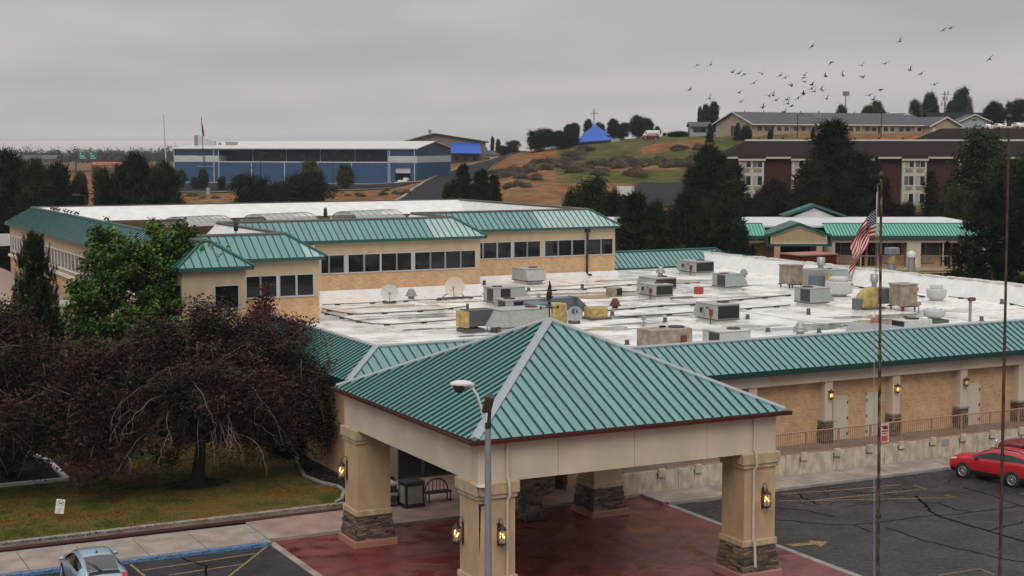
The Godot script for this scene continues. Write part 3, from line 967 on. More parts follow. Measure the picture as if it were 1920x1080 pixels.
func two_storey():
	var t := thing("two_storey_wing","two-storey tan hotel block with dark window bands and stepped green mansard roof","building",Vector3(40,0,-105))
	var P := [Vector2(21.9,-134),Vector2(21.9,-80.6),Vector2(25.4,-80.6),Vector2(25.4,-85.5),Vector2(31.4,-85.5),Vector2(31.4,-99.3),Vector2(48.7,-99.3),Vector2(48.7,-106.5),Vector2(64.3,-106.5),Vector2(64.3,-134)]
	var names := ["left","a","b","c","d","e","f","g","h","back"]
	# walls: lower brick to the sill,upper stucco above the window head,piers between
	var sill := 7.16; var head := 8.36; var top := 9.42
	for i in P.size():
		var a: Vector2 = P[i]; var b: Vector2 = P[(i + 1) % P.size()]
		var d := (b - a).normalized(); var n := Vector2(-d.y,d.x)
		var q := func(p0: Vector2,p1: Vector2,y0: float,y1: float,inset: float) -> MB:
			var o := MB.new()
			var dm: Vector2 = (p1 - p0).normalized()
			var aa := p0 - n * inset; var e := p1 - n * inset
			if absf(n.x) > .5:
				var dp: Vector2 = (P[i] - P[(i + P.size() - 1) % P.size()]).normalized()
				var dn: Vector2 = (P[(i + 2) % P.size()] - P[(i + 1) % P.size()]).normalized()
				aa += dm * (.352 if dp.cross(dm) < 0 else -.01)
				e -= dm * (.352 if dm.cross(dn) < 0 else -.01)
			o.prism([v3(aa,y0),v3(e,y0),v3(e,y1),v3(aa,y1)],v3(-n * (.35 - inset),0))
			return o
		part(t,"brick_wall",q.call(a,b,0.0,sill - .08,.012),M.brick_tan)
		part(t,"stucco_wall",q.call(a,b,head + .06,top,0.0),M.stucco)
		var o := MB.new()
		var ea := a + n * .05; var eb := b + n * .05
		o.prism([v3(ea,top - .16),v3(eb,top - .16),v3(eb,top + .0),v3(ea,top + .0)],v3(-n * .3,0))
		part(t,"cornice",o,M.frame_cream)
	# window rows
	var rows := {
		"m1": [[36.62,37.16],[37.24,38.28],[38.60,39.72],[39.81,40.93],[41.05,42.17],[42.25,43.30],[43.59,44.74],[44.82,45.89],[45.98,47.11],[47.19,48.29]],
		"m2": [[51.45,52.43],[52.52,53.64],[53.74,54.88],[55.16,56.28],[56.36,57.46],[57.89,59.05],[59.13,60.29],[60.38,61.50],[61.80,62.96],[63.04,64.08]],
		"m0": [[26.98,27.78],[27.86,28.77],[28.99,29.94],[30.05,31.02]],
		"m-1": [[23.7,24.98]],
	}
	var zs := {"m1": -99.3,"m2": -106.5,"m0": -85.5,"m-1": -80.6}
	for k in rows: window_band(t,rows[k],sill,head,zs[k])
	# wall pieces beside and between the window groups
	var pier := func(x0: float,x1: float,z: float,m: Material,pr := 0.0):
		var o := MB.new()
		o.bb(x0,x1,sill - .08,head + .06,z - .3,z + pr)
		part(t,"window_pier",o,m)
	pier.call(48.36,48.7,-99.3,M.stucco); pier.call(31.4,36.55,-99.3,M.stucco)
	for g in [[38.34,38.54],[43.36,43.53]]: pier.call(g[0],g[1],-99.3,M.frame_alu,-.02)
	pier.call(48.7,51.38,-106.5,M.stucco); pier.call(57.53,57.82,-106.5,M.stucco); pier.call(64.15,64.3,-106.5,M.stucco)
	for g in [[54.95,55.09],[61.57,61.73]]: pier.call(g[0],g[1],-106.5,M.frame_alu,-.02)
	pier.call(25.4,26.91,-85.5,M.stucco); pier.call(31.09,31.4,-85.5,M.stucco); pier.call(28.84,28.92,-85.5,M.frame_white,-.02)
	pier.call(21.9,23.63,-80.6,M.stucco); pier.call(25.05,25.4,-80.6,M.stucco)
	# the long left wall: panes stand in two tall rows
	var z := -133.2
	var lw := MB.new()
	lw.bb(21.95,22.2,sill - .08,head + .06,-133.6,-80.91)
	part(t,"left_wall_backing",lw,M.dark_inside)
	while z < -82.0:
		var f := MB.new()
		f.bb(21.88,21.98,sill,head,z,z + .10)
		f.bb(21.86,21.98,head,head + .06,z,z + 1.2)
		f.bb(21.80,21.98,sill - .08,sill,z,z + 1.2)
		var w := part(t,"window",f,M.frame_white)
		var g := MB.new()
		g.bb(21.93,21.96,sill,head,z + .1,z + 1.2)
		part(w,"pane",g,M.glass_grey)
		z += 1.2
	lw = MB.new()
	lw.bb(21.72,21.9,6.62,6.82,-134,-80.6)
	part(t,"ledge",lw,M.trim_white)
	lw = MB.new()
	lw.bb(31.1,31.4,sill - .08,head + .06,-99.3,-85.81)
	lw.bb(25.1,25.4,sill - .08,head + .06,-85.5,-80.91)
	lw.bb(48.4,48.7,sill - .08,head + .06,-106.5,-99.61)
	lw.bb(64.0,64.3,sill - .08,head + .06,-133.69,-106.81)
	lw.bb(21.9,64.3,sill - .08,head + .06,-134,-133.7)
	part(t,"side_wall",lw,M.stucco)
	# mansard
	var E := offset_poly(P,.35); var R := offset_poly(P,-1.55); var I := offset_poly(P,-2.35)
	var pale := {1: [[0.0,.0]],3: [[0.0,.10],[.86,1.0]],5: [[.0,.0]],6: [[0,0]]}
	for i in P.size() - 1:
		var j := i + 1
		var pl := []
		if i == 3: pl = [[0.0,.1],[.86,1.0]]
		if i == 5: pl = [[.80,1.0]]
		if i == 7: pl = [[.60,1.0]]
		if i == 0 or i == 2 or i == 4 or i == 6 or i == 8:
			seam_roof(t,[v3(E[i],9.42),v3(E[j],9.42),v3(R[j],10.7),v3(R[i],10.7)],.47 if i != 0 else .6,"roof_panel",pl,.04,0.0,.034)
		else:
			seam_roof(t,[v3(E[i],9.42),v3(E[j],9.42),v3(R[j],10.7),v3(R[i],10.7)],.47,"roof_panel",pl,.045,0.0,.034)
		# fascia,ridge cap,inner slope
		var d: Vector2 = (P[j] - P[i]).normalized(); var n := Vector2(-d.y,d.x)
		var f := MB.new()
		f.prism([v3(E[i],9.22),v3(E[j],9.22),v3(E[j],9.40),v3(E[i],9.40)],v3(-n * .08,0))
		f.quad(v3(E[i],9.23),v3(E[j],9.23),v3(P[j],9.25),v3(P[i],9.25),Vector3.DOWN)
		part(t,"fascia",f,M.teal_trim)
		f = MB.new()
		f.quad(v3(R[i],10.68),v3(R[j],10.68),v3(I[j],9.6),v3(I[i],9.6),v3(-n,.7))
		part(t,"inner_parapet",f,M.membrane_wall)
		if R[i].distance_to(R[j]) > .3: cap(t,v3(R[i],10.7),v3(R[j],10.7),.10,M.pipe_dark if i != 0 else M.teal_trim,"ridge_cap")
		if i > 0: cap(t,v3(E[i],9.44),v3(R[i],10.72),.09,M.teal_trim,"hip_cap")
	# back parapet: a plain upstand across the far end
	var bk := MB.new()
	bk.prism([v3(I[0],9.6) + Vector3(0,0,2),v3(I[9],9.6) + Vector3(0,0,2),v3(R[9],10.68),v3(R[0],10.68)],Vector3(0,0,-.25))
	part(t,"back_parapet",bk,M.membrane_wall)
	bk = MB.new()
	bk.bb(R[0].x,R[9].x,10.66,10.76,R[0].y - .3,R[0].y + .02)
	part(t,"back_coping",bk,M.pipe_dark)
	bk = MB.new()
	bk.sheet(I,9.62)
	part(t,"flat_roof",bk,M.membrane)
	# downpipe
	bk = MB.new()
	bk.bb(61.48,61.78,8.95,9.24,-106.5,-106.1)
	bk.path([Vector3(61.63,9.0,-106.28),Vector3(61.63,7.0,-106.36),Vector3(61.63,5.62,-106.36),Vector3(61.75,5.58,-105.9)],[.09,.09,.09,.09],8)
	part(t,"downpipe",bk,M.black)
	bk = MB.new()
	bk.bb(35.72,36.05,8.75,9.12,-99.28,-98.95)
	bk.tube(Vector3(35.9,8.76,-99.1),Vector3(35.9,8.3,-99.1),.05)
	part(t,"wall_box",bk,M.unit_white)
	# base flashing where the low roof meets the walls
	bk = MB.new()
	bk.prism([Vector3(31.45,5.5,-98.9),Vector3(48.9,5.5,-98.9),Vector3(48.72,5.95,-99.27),Vector3(31.45,5.95,-99.27)],Vector3(0,-.05,-.02))
	bk.prism([Vector3(48.75,5.5,-106.1),Vector3(64.5,5.5,-106.1),Vector3(64.5,5.8,-106.47),Vector3(48.75,5.8,-106.47)],Vector3(0,-.05,-.02))
	part(t,"flashing",bk,M.membrane_wall)
func low_wing():
	var t := thing("single_storey_wing","single-storey tan brick hotel wing with white flat roof and green mansard edge","building",Vector3(50,0,-80))
	var b := MB.new()
	# walls: front brick behind the porch,entrance front,left side,right and back
	b.bb(36.6,76.3,.95,5.0,-61.3,-61.0)
	part(t,"brick_wall",b,M.brick_tan)
	b = MB.new()
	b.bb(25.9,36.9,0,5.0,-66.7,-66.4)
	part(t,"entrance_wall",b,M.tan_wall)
	b = MB.new()
	b.bb(36.6,36.9,0,5.0,-66.4,-61.3)
	part(t,"return_wall",b,M.brick_tan)
	b = MB.new()
	b.bb(25.9,26.2,0,5.0,-80.6,-66.7)
	part(t,"left_wall",b,M.brick_tan)
	b = MB.new()
	b.bb(76.0,76.3,0,5.0,-113,-61.3)
	b.bb(64.3,76.3,0,5.0,-113.3,-113)
	part(t,"back_wall",b,M.stucco)
	# dark glass doors of the lobby
	for x in [28.2,29.5,30.8,32.1]:
		b = MB.new()
		b.bb(x,x + .06,.2,2.9,-66.42,-66.34); b.bb(x + 1.18,x + 1.24,.2,2.9,-66.42,-66.34)
		b.bb(x,x + 1.24,2.9,2.98,-66.42,-66.34); b.bb(x,x + 1.24,.2,.3,-66.42,-66.34)
		var w := part(t,"lobby_door",b,M.iron)
		b = MB.new()
		b.bb(x + .06,x + 1.18,.3,2.9,-66.40,-66.37)
		part(w,"pane",b,M.glass_dark)
	# beam over the porch,in panels
	var x := 36.3
	while x < 76.4:
		b = MB.new()
		b.bb(x + .008,minf(x + 3.05,76.5) - .008,4.2,4.86,-60.9,-60.45)
		part(t,"beam_panel",b,M.stucco_pale)
		x += 3.05
	b = MB.new()
	b.bb(36.3,76.5,4.23,4.84,-60.86,-60.5)
	part(t,"beam_core",b,M.concrete_grey)
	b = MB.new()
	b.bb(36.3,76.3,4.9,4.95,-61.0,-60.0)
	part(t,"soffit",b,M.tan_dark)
	# pilasters with stone feet
	var r := RandomNumberGenerator.new()
	r.seed = 12
	for px in [40.0,44.4,49.02,53.38,57.95,62.1,66.5,71.0]:
		b = MB.new()
		b.bb(px - .24,px + .24,2.2,4.2,-61.0,-60.52)
		var pl := part(t,"pilaster",b,M.stucco_pale)
		b = MB.new()
		b.bb(px - .30,px + .30,2.12,2.22,-61.0,-60.46)
		part(pl,"stone_cap",b,M.concrete_grey)
		b = MB.new()
		b.bb(px - .27,px + .27,1.0,2.12,-61.0,-60.50)
		part(pl,"stone_core",b,M.stone_3)
		if px > 42 and px < 66:
			ledgestone(pl,Vector3(px - .30,1.05,-60.49) - org,Vector3(1,0,0),.6,.6,Vector3.UP,1.07,Vector3(0,0,1),r,.12,.28)
			ledgestone(pl,Vector3(px - .285,1.05,-61.0) - org,Vector3(0,0,1),.5,.5,Vector3.UP,1.07,Vector3(-1,0,0),r,.12,.28)
	# doors
	for q in [[49.72,50.58,0],[51.82,52.72,1],[58.66,59.49,0]]:
		b = MB.new()
		b.bb(q[0] - .06,q[0],1.05,3.3,-61.0,-60.95); b.bb(q[1],q[1] + .06,1.05,3.3,-61.0,-60.95)
		b.bb(q[0] - .06,q[1] + .06,3.24,3.32,-61.0,-60.95)
		b.bb(q[0],q[1],1.07,3.24,-61.0,-60.965)
		var dr := part(t,"door",b,M.door_paint)
		b = MB.new()
		var hx: float = q[0] + .0 if q[2] == 1 else q[1]
		for hy in [1.35,2.15,2.95]: b.bb(hx - .03,hx + .03,hy - .07,hy + .07,-60.96,-60.93)
		part(dr,"hinge",b,M.rust_red)
		b = MB.new()
		b.ball(Vector3(q[1] - .1 if q[2] == 1 else q[0] + .1,2.05,-60.93),Vector3(.035,.035,.035),8)
		part(dr,"handle",b,M.galv)
	# mansard edge: outline walked as for the upper block
	var Q := [Vector2(26.1,-81),Vector2(26.1,-66.6),Vector2(36.6,-66.6),Vector2(36.6,-60.45),Vector2(76.3,-60.45),Vector2(76.3,-113)]
	var E := offset_poly(Q,.5); var R := offset_poly(Q,-1.9); var I := offset_poly(Q,-2.7)
	E[0] = Vector2(25.6,-80.5); R[0] = Vector2(28.0,-85.2); I[0] = Vector2(28.8,-85.4)
	R[5] = Vector2(76.0,-112); I[5] = Vector2(75.0,-112); R[4] = Vector2(75.2,-62.35); I[4] = Vector2(74.9,-63.15)
	var ey := 5.08; var ry := 6.28
	for i in 4:
		var j := i + 1
		seam_roof(t,[v3(E[i],ey),v3(E[j],ey),v3(R[j],ry),v3(R[i],ry)],.43 if i != 1 else .5,"roof_panel",[],.045,0.0,.032)
		var d: Vector2 = (E[j] - E[i]).normalized(); var n := Vector2(-d.y,d.x)
		var f := MB.new()
		f.prism([v3(E[i],4.80),v3(E[j],4.80),v3(E[j],5.07),v3(E[i],5.07)],v3(-n * .1,0))
		part(t,"fascia",f,M.teal_dark)
		cap(t,v3(R[i],ry),v3(R[j],ry),.11,M.hip_cap,"ridge_cap")
		if i != 3: cap(t,v3(E[j],ey + .03),v3(R[j],ry + .02),.16 if i == 0 else .1,M.hip_cap,"hip_cap")
		f = MB.new()
		f.quad(v3(R[i],ry - .02),v3(R[j],ry - .02),v3(I[j],5.5),v3(I[i],5.5),v3(-n,.7))
		part(t,"inner_parapet",f,M.membrane_wall)
	# right-hand edge,seen from inside: tall white slope with a ragged teal edge
	var f2 := MB.new()
	f2.quad(Vector3(75.2,6.3,-62.35),Vector3(76.05,6.78,-66),Vector3(75.0,5.5,-66),Vector3(74.9,5.5,-63.1),Vector3(-1,.7,0))
	f2.quad(Vector3(76.05,6.78,-66),Vector3(76.05,6.62,-113),Vector3(75.0,5.5,-113),Vector3(75.0,5.5,-66),Vector3(-1,.7,0))
	part(t,"inner_parapet",f2,M.membrane_wall)
	seam_roof(t,[Vector3(78.1,5.1,-60),Vector3(78.1,5.1,-113),Vector3(76.06,6.68,-113),Vector3(76.06,6.68,-62.4)],.6)
	f2 = MB.new()
	for k in 60:
		var z := -66.0 - k * .78
		f2.box(Vector3(76.02 + r.randf_range(-.04,.05),lerpf(6.78,6.63,k / 60.0) + r.randf_range(-.03,.04),z),Vector3(.16,.09 + r.randf() * .07,.5 + r.randf() * .4))
	part(t,"parapet_edge",f2,M.membrane_wall)
	f2 = MB.new()
	f2.bb(76.08,76.22,6.56,6.76,-113,-64)
	part(t,"parapet_trim",f2,M.teal_trim)
	# far mansard beyond the white roof
	seam_roof(t,[Vector3(64.4,5.66,-109.6),Vector3(79.0,5.66,-109.6),Vector3(77.5,6.86,-111.5),Vector3(64.4,6.86,-111.5)],.45,"roof_panel",[],.045,0.0,.034)
	f2 = MB.new()
	f2.bb(64.4,79.0,5.42,5.65,-109.8,-109.6)
	part(t,"fascia",f2,M.teal_dark)
	f2 = MB.new()
	f2.bb(64.4,76.2,5.3,5.44,-110.2,-109.3)
	f2.bb(64.4,77.6,4.9,6.84,-112.6,-111.55)
	part(t,"far_parapet",f2,M.membrane_wall)
	cap(t,Vector3(64.4,6.88,-111.5),Vector3(77.5,6.88,-111.5),.1,M.teal_trim,"ridge_cap")
	cap(t,Vector3(79.0,5.68,-109.6),Vector3(77.5,6.88,-111.5),.1,M.teal_trim,"hip_cap")
	# the flat white roof
	b = MB.new()
	b.sheet([Vector2(28.5,-86),Vector2(28.8,-69.3),Vector2(39.3,-69.3),Vector2(39.3,-63.15),Vector2(75.1,-63.15),Vector2(75.1,-113),Vector2(64.3,-113),Vector2(64.3,-106.5),Vector2(48.7,-106.5),Vector2(48.7,-99.3),Vector2(31.4,-99.3),Vector2(31.4,-86)],5.5)
	part(t,"flat_roof",b,M.membrane)
	# membrane seams and blemishes lying on the roof
	for q in [[32,-72,74.5,-72.2],[32.5,-80,74.8,-80.1],[34,-88.3,74.8,-88.4],[52,-97,74.8,-96.8],[41,-64.5,41.4,-99],[49,-64.5,49.2,-99],[57,-64.5,57.2,-106],[66,-64.5,66.2,-108]]:
		b = MB.new()
		var p0 := Vector3(q[0],5.506,q[1]); var p1 := Vector3(q[2],5.506,q[3])
		b.box((p0 + p1) * .5,Vector3(.07,.012,p0.distance_to(p1)),Basis(Vector3.UP,atan2(p1.x - p0.x,p1.z - p0.z)))
		part(t,"membrane_seam",b,M.puddle)
	blobs(t,"puddle",M.puddle,5.504,[[55,-70.2,3.4,.9],[60.5,-70.5,4.2,1.2],[63.2,-72.6,3.0,1.0],[45,-75,1.6,.9],[52.5,-72.2,1.8,.8],[58,-88,2.6,.7],[66.5,-93.4,3.0,.6],[50.5,-79.2,3.0,.5],[46.5,-87.2,2.6,.8],[37.5,-85.4,3.6,.6],[68.6,-73.5,2.4,.8],[55.3,-93.6,3.2,.8]],3)
	blobs(t,"puddle",M.puddle_dark,5.508,[[62.0,-71.2,1.7,.5],[47.4,-76.4,1.8,.45],[35.6,-79.6,1.5,.4],[36.6,-75.6,1.0,.3],[60.6,-73.6,1.3,.35],[38.0,-86.6,2.8,.35]],5)
	blobs(t,"rust_stain",M.rust_stain,5.510,[[53.2,-91.4,3.4,1.15],[51.3,-94.3,2.5,.55],[61.2,-101.4,1.8,.55],[47.6,-94.9,1.8,.3],[66.3,-98.7,2.6,.35]],7)
	blobs(t,"grime_stain",M.grime_stain,5.507,[[38.7,-91.8,2.6,.7],[43.5,-92.4,1.8,.5],[55.5,-99.4,3.4,.45],[62.5,-86.5,2.4,.4],[50.8,-85.6,2.2,.4]],9)
func blobs(parent: Node,called: String,m: Material,y: float,list: Array,sd: int):
	# irregular thin patches: centre x,z,half length along x,half width along z
	var r := RandomNumberGenerator.new()
	r.seed = sd
	for q in list:
		var pts := []
		var ph := r.randf() * TAU
		for k in 26:
			var an := TAU * k / 26.0
			var s := 1.0 + .22 * sin(3 * an + ph) + .16 * sin(5 * an + ph * 2.3) + .12 * sin(8 * an + ph * .7) + r.randf_range(-.06,.06)
			pts.append(Vector2(q[0] + cos(an) * q[2] * s,q[1] + sin(an) * q[3] * s + cos(an) * q[2] * .12))
		var b := MB.new()
		b.sheet(pts,y)
		part(parent,called,b,m)
# packaged rooftop unit: x0,z0 = front left corner at the roof,wx along x,wz back along -z,h high.
# coil: which faces carry the dark condenser mesh; hood: side with the slanted intake hood
func rooftop_unit(label: String,x0: float,z0: float,wx: float,wz: float,h: float,coil: String,hood: String,body: String,detail := true):
	var t := thing("rooftop_unit",label,"rooftop unit",Vector3(x0 + wx * .5,5.5,z0 - wz * .5),0.0,"air handling units on the white roof")
	org = Vector3.ZERO
	var X := wx * .5; var Z := wz * .5
	var m: Material = M[body]
	var c := MB.new()
	c.bb(-X + .12,X - .12,0,.24,-Z + .12,Z - .12)
	part(t,"curb",c,M.membrane_wall)
	c = MB.new()
	c.bb(-X - .01,X + .01,.24,.31,-Z - .01,Z + .01)
	part(t,"base_rail",c,M.pipe_dark)
	c = MB.new()
	c.cbox(Vector3(0,.31 + (h - .31) * .5,0),Vector3(wx,h - .31,wz),.025)
	# panel joints stand slightly proud
	for k in [-.33,.12]:
		c.bb(X * k * 2 - .012,X * k * 2 + .012,.33,h - .04,Z,Z + .012)
		c.bb(-X - .012,-X,.33,h - .04,Z * k * 2 - .012,Z * k * 2 + .012)
	c.bb(-X - .03,X + .03,h,h + .035,-Z - .03,Z + .03)
	part(t,"casing",c,m)
	if "f" in coil:
		c = MB.new()
		var a := X * .05 if hood != "right" else -X * .55
		var e := X - .06 if hood != "right" else X * .05
		if coil.ends_with("all"): a = -X + .06; e = X - .06
		c.bb(a,e,.36,h - .06,Z + .002,Z + .03)
		part(t,"condenser_coil",c,M.coil)
	if "l" in coil.left(2):
		c = MB.new()
		c.bb(-X - .03,-X - .002,.36,h - .06,-Z * .2,Z - .06)
		part(t,"condenser_coil",c,M.coil_mesh)
	c = MB.new()
	var fx := X * .45 if hood != "right" else -X * .45
	c.lathe([Vector2(.36,h + .03),Vector2(.36,h + .09),Vector2(.32,h + .09),Vector2(.30,h + .05),Vector2(.0,h + .05)],Vector3(fx,0,0),16)
	part(t,"fan_ring",c,M.rust_red)
	c = MB.new()
	for k in 5: c.box(Vector3(fx,h + .085,0),Vector3(.66,.008,.02),Basis(Vector3.UP,k * PI / 5.0))
	part(t,"fan_guard",c,M.black)
	if hood != "":
		c = MB.new()
		var o := .42
		if hood == "right":
			c.prism([Vector3(X,h - .08,Z - .05),Vector3(X + o,.34,Z - .05),Vector3(X,.34,Z - .05)],Vector3(0,0,-wz + .1))
		elif hood == "left":
			c.prism([Vector3(-X,h - .03,Z - .02),Vector3(-X - o - .15,.36,Z - .02),Vector3(-X,.36,Z - .02)],Vector3(0,0,-wz + .04))
		elif hood == "front":
			c.prism([Vector3(-X + .04,h - .04,Z),Vector3(-X + .04,.34,Z + o),Vector3(-X + .04,.34,Z)],Vector3(wx - .08,0,0))
		elif hood == "back":
			c.prism([Vector3(-X + .04,h - .04,-Z),Vector3(-X + .04,.34,-Z - o),Vector3(-X + .04,.34,-Z)],Vector3(wx - .08,0,0))
		part(t,"intake_hood",c,m)
	if detail:
		c = MB.new()
		c.bb(-X - .05,-X,h * .55,h * .78,-Z * .55,-Z * .3)
		c.bb(-X - .04,-X,h * .78,h * .84,Z * .0,Z * .2)
		part(t,"label_plate",c,M.black)
		c = MB.new()
		c.bb(-X - .09,-X,h * .45,h * .75,Z * .35,Z * .6)
		c.tube(Vector3(-X - .06,0,Z * .48),Vector3(-X - .06,h * .45,Z * .48),.03,6)
		part(t,"disconnect_box",c,M.rust_red)
		c = MB.new()
		c.path([Vector3(-X - .04,h * .7,-Z * .1),Vector3(-X - .05,h * .4,-Z * .1),Vector3(-X - .05,h * .4,-Z * .3),Vector3(-X - .04,h * .7,-Z * .3)],[.02,.02,.02,.02],6)
		c.path([Vector3(-X - .06,.45,-Z * .6),Vector3(-X - .2,.3,-Z * .6),Vector3(-X - .22,.02,-Z * .55)],[.025,.025,.025],6)
		part(t,"pipe_loop",c,M.pipe_grey)
	return t
func small(called: String,label: String,cat: String,at: Vector3,m: Material,b: MB,group := "") -> MeshInstance3D:
	org = Vector3.ZERO
	var o := part(self,numbered(called),b,m)
	o.position = at
	tag(o,label,cat,group)
	return o
func mushroom_vent(label: String,at: Vector3,s: float,kind: int):
	var t := thing("roof_exhaust_fan",label,"roof fan",at,0.0,"round spun exhaust fans")
	org = Vector3.ZERO
	var b := MB.new()
	b.bb(-.75 * s,.75 * s,0,.18,-.75 * s,.75 * s)
	part(t,"curb",b,M.membrane_wall if kind != 2 else M.pipe_dark)
	b = MB.new()
	if kind == 0:
		b.lathe([Vector2(.52,.18),Vector2(.56,.32),Vector2(.86,.40),Vector2(.92,.46),Vector2(.92,1.16),Vector2(.86,1.20),Vector2(.5,1.22)],Vector3.ZERO,20)
	elif kind == 1:
		b.lathe([Vector2(.40,.18),Vector2(.46,.3),Vector2(.62,.42),Vector2(.66,.9),Vector2(.58,.96),Vector2(.42,.98)],Vector3.ZERO,20)
	else:
		b.lathe([Vector2(.34,.16),Vector2(.36,.28),Vector2(.6,.36),Vector2(.66,.7),Vector2(.60,.74),Vector2(.0,.72)],Vector3.ZERO,20)
	var w := part(t,"windband",b,M.unit_white)
	b = MB.new()
	if kind == 0: b.lathe([Vector2(.62,1.2),Vector2(.66,1.3),Vector2(.66,1.46),Vector2(.5,1.53),Vector2(0,1.54)],Vector3.ZERO,20)
	elif kind == 1: b.lathe([Vector2(.40,.96),Vector2(.42,1.0),Vector2(.42,1.2),Vector2(0,1.22)],Vector3.ZERO,20)
	else:
		for k in 8: b.box(Vector3(cos(k * TAU / 8) * .55,.74,sin(k * TAU / 8) * .55),Vector3(.08,.12,.08),Basis(Vector3.UP,-k * TAU / 8))
	part(t,"motor_cap",b,M.unit_white)
	if kind == 0:
		b = MB.new()
		b.ball(Vector3(.5,1.02,.76),Vector3(.09,.09,.05),8)
		part(w,"knockout",b,M.black)
	return t
func gooseneck(label: String,at: Vector3,s: float,m: Material,called := "turbine_vent"):
	var t := thing(called,label,"roof vent",at,0.0,"louvred cone vents")
	org = Vector3.ZERO
	var b := MB.new()
	b.lathe([Vector2(.42 * s,0),Vector2(.40 * s,.05),Vector2(.2 * s,.09)],Vector3.ZERO,14)
	part(t,"flashing",b,M.membrane_wall)
	b = MB.new()
	b.lathe([Vector2(.19 * s,.08),Vector2(.19 * s,.24 * s),Vector2(.36 * s,.26 * s),Vector2(.33 * s,.36 * s),Vector2(.24 * s,.38 * s),Vector2(.30 * s,.42 * s),Vector2(.27 * s,.52 * s),Vector2(.18 * s,.54 * s),Vector2(.22 * s,.58 * s),Vector2(.14 * s,.70 * s),Vector2(0,.74 * s)],Vector3.ZERO,14)
	part(t,"louvre_cone",b,m)
func dish(label: String,at: Vector3,face: Vector3,r: float,m: Material,base: String):
	var t := thing("satellite_dish",label,"satellite dish",at,0.0)
	org = Vector3.ZERO
	var d := face.normalized()
	var s := d.cross(Vector3.UP).normalized(); var u := s.cross(d).normalized()
	var bs := Basis(s,d,s.cross(d))
	var c := Vector3(0,r * 1.02 + .1,0)
	var b := MB.new()
	b.lathe([Vector2(0,-.16 * r),Vector2(.3 * r,-.135 * r),Vector2(.6 * r,-.07 * r),Vector2(.85 * r,.03 * r),Vector2(r,.11 * r),Vector2(1.0 * r,.08 * r),Vector2(.85 * r,.0),Vector2(.6 * r,-.11 * r),Vector2(.3 * r,-.19 * r),Vector2(0,-.21 * r)],c,24,bs)
	part(t,"reflector",b,m)
	b = MB.new()
	var f := c + d * r * .85 - u * r * .12
	b.tube(c - u * r * .97 + d * r * .1,f,.025 * r + .008,6)
	b.ball(f,Vector3(.09 * r,.09 * r,.09 * r),8)
	part(t,"feed_arm",b,M.pipe_grey)
	b = MB.new()
	b.tube(Vector3(0,0,0) - d * r * .25,c - d * r * .2,.05,8)
	if base == "block":
		b.cbox(Vector3(0,.09,-.1),Vector3(r * 1.3,.18,r * .9),.02)
	else:
		b.bb(-r * 1.7,r * 1.7,.03,.09,-.35,-.25); b.bb(-r * 1.7,r * 1.7,.03,.09,.35,.45)
		for k in [-1.3,-.4,.5,1.4]: b.bb(r * k - .04,r * k + .04,.0,.05,-.6,.6)
		b.tube(Vector3(-r * 1.2,.08,-.3),c - d * r * .2,.03,6)
		b.tube(Vector3(r * 1.2,.08,-.3),c - d * r * .2,.03,6)
	part(t,"mount",b,M.pipe_dark)
	return [t,c,s,u,d]
func conduit(label: String,pts: Array,r: float,step := 2.4):
	var t := thing("roof_pipe",label,"pipe",pts[0] as Vector3,0.0,"pipes laid across the white roof")
	var b := MB.new()
	var rs := []
	for p in pts: rs.append(r)
	b.path(pts,rs,7)
	part(t,"pipe",b,M.pipe_dark)
	var run := 1.0
	for i in pts.size() - 1:
		var a: Vector3 = pts[i]; var e: Vector3 = pts[i + 1]
		var L := a.distance_to(e)
		while run < L:
			var p := a.lerp(e,run / L)
			var k := MB.new()
			k.bb(p.x - .16,p.x + .16,5.5,p.y - .01,p.z - .10,p.z + .10)
			part(t,"support_block",k,M.black)
			run += step
		run -= L
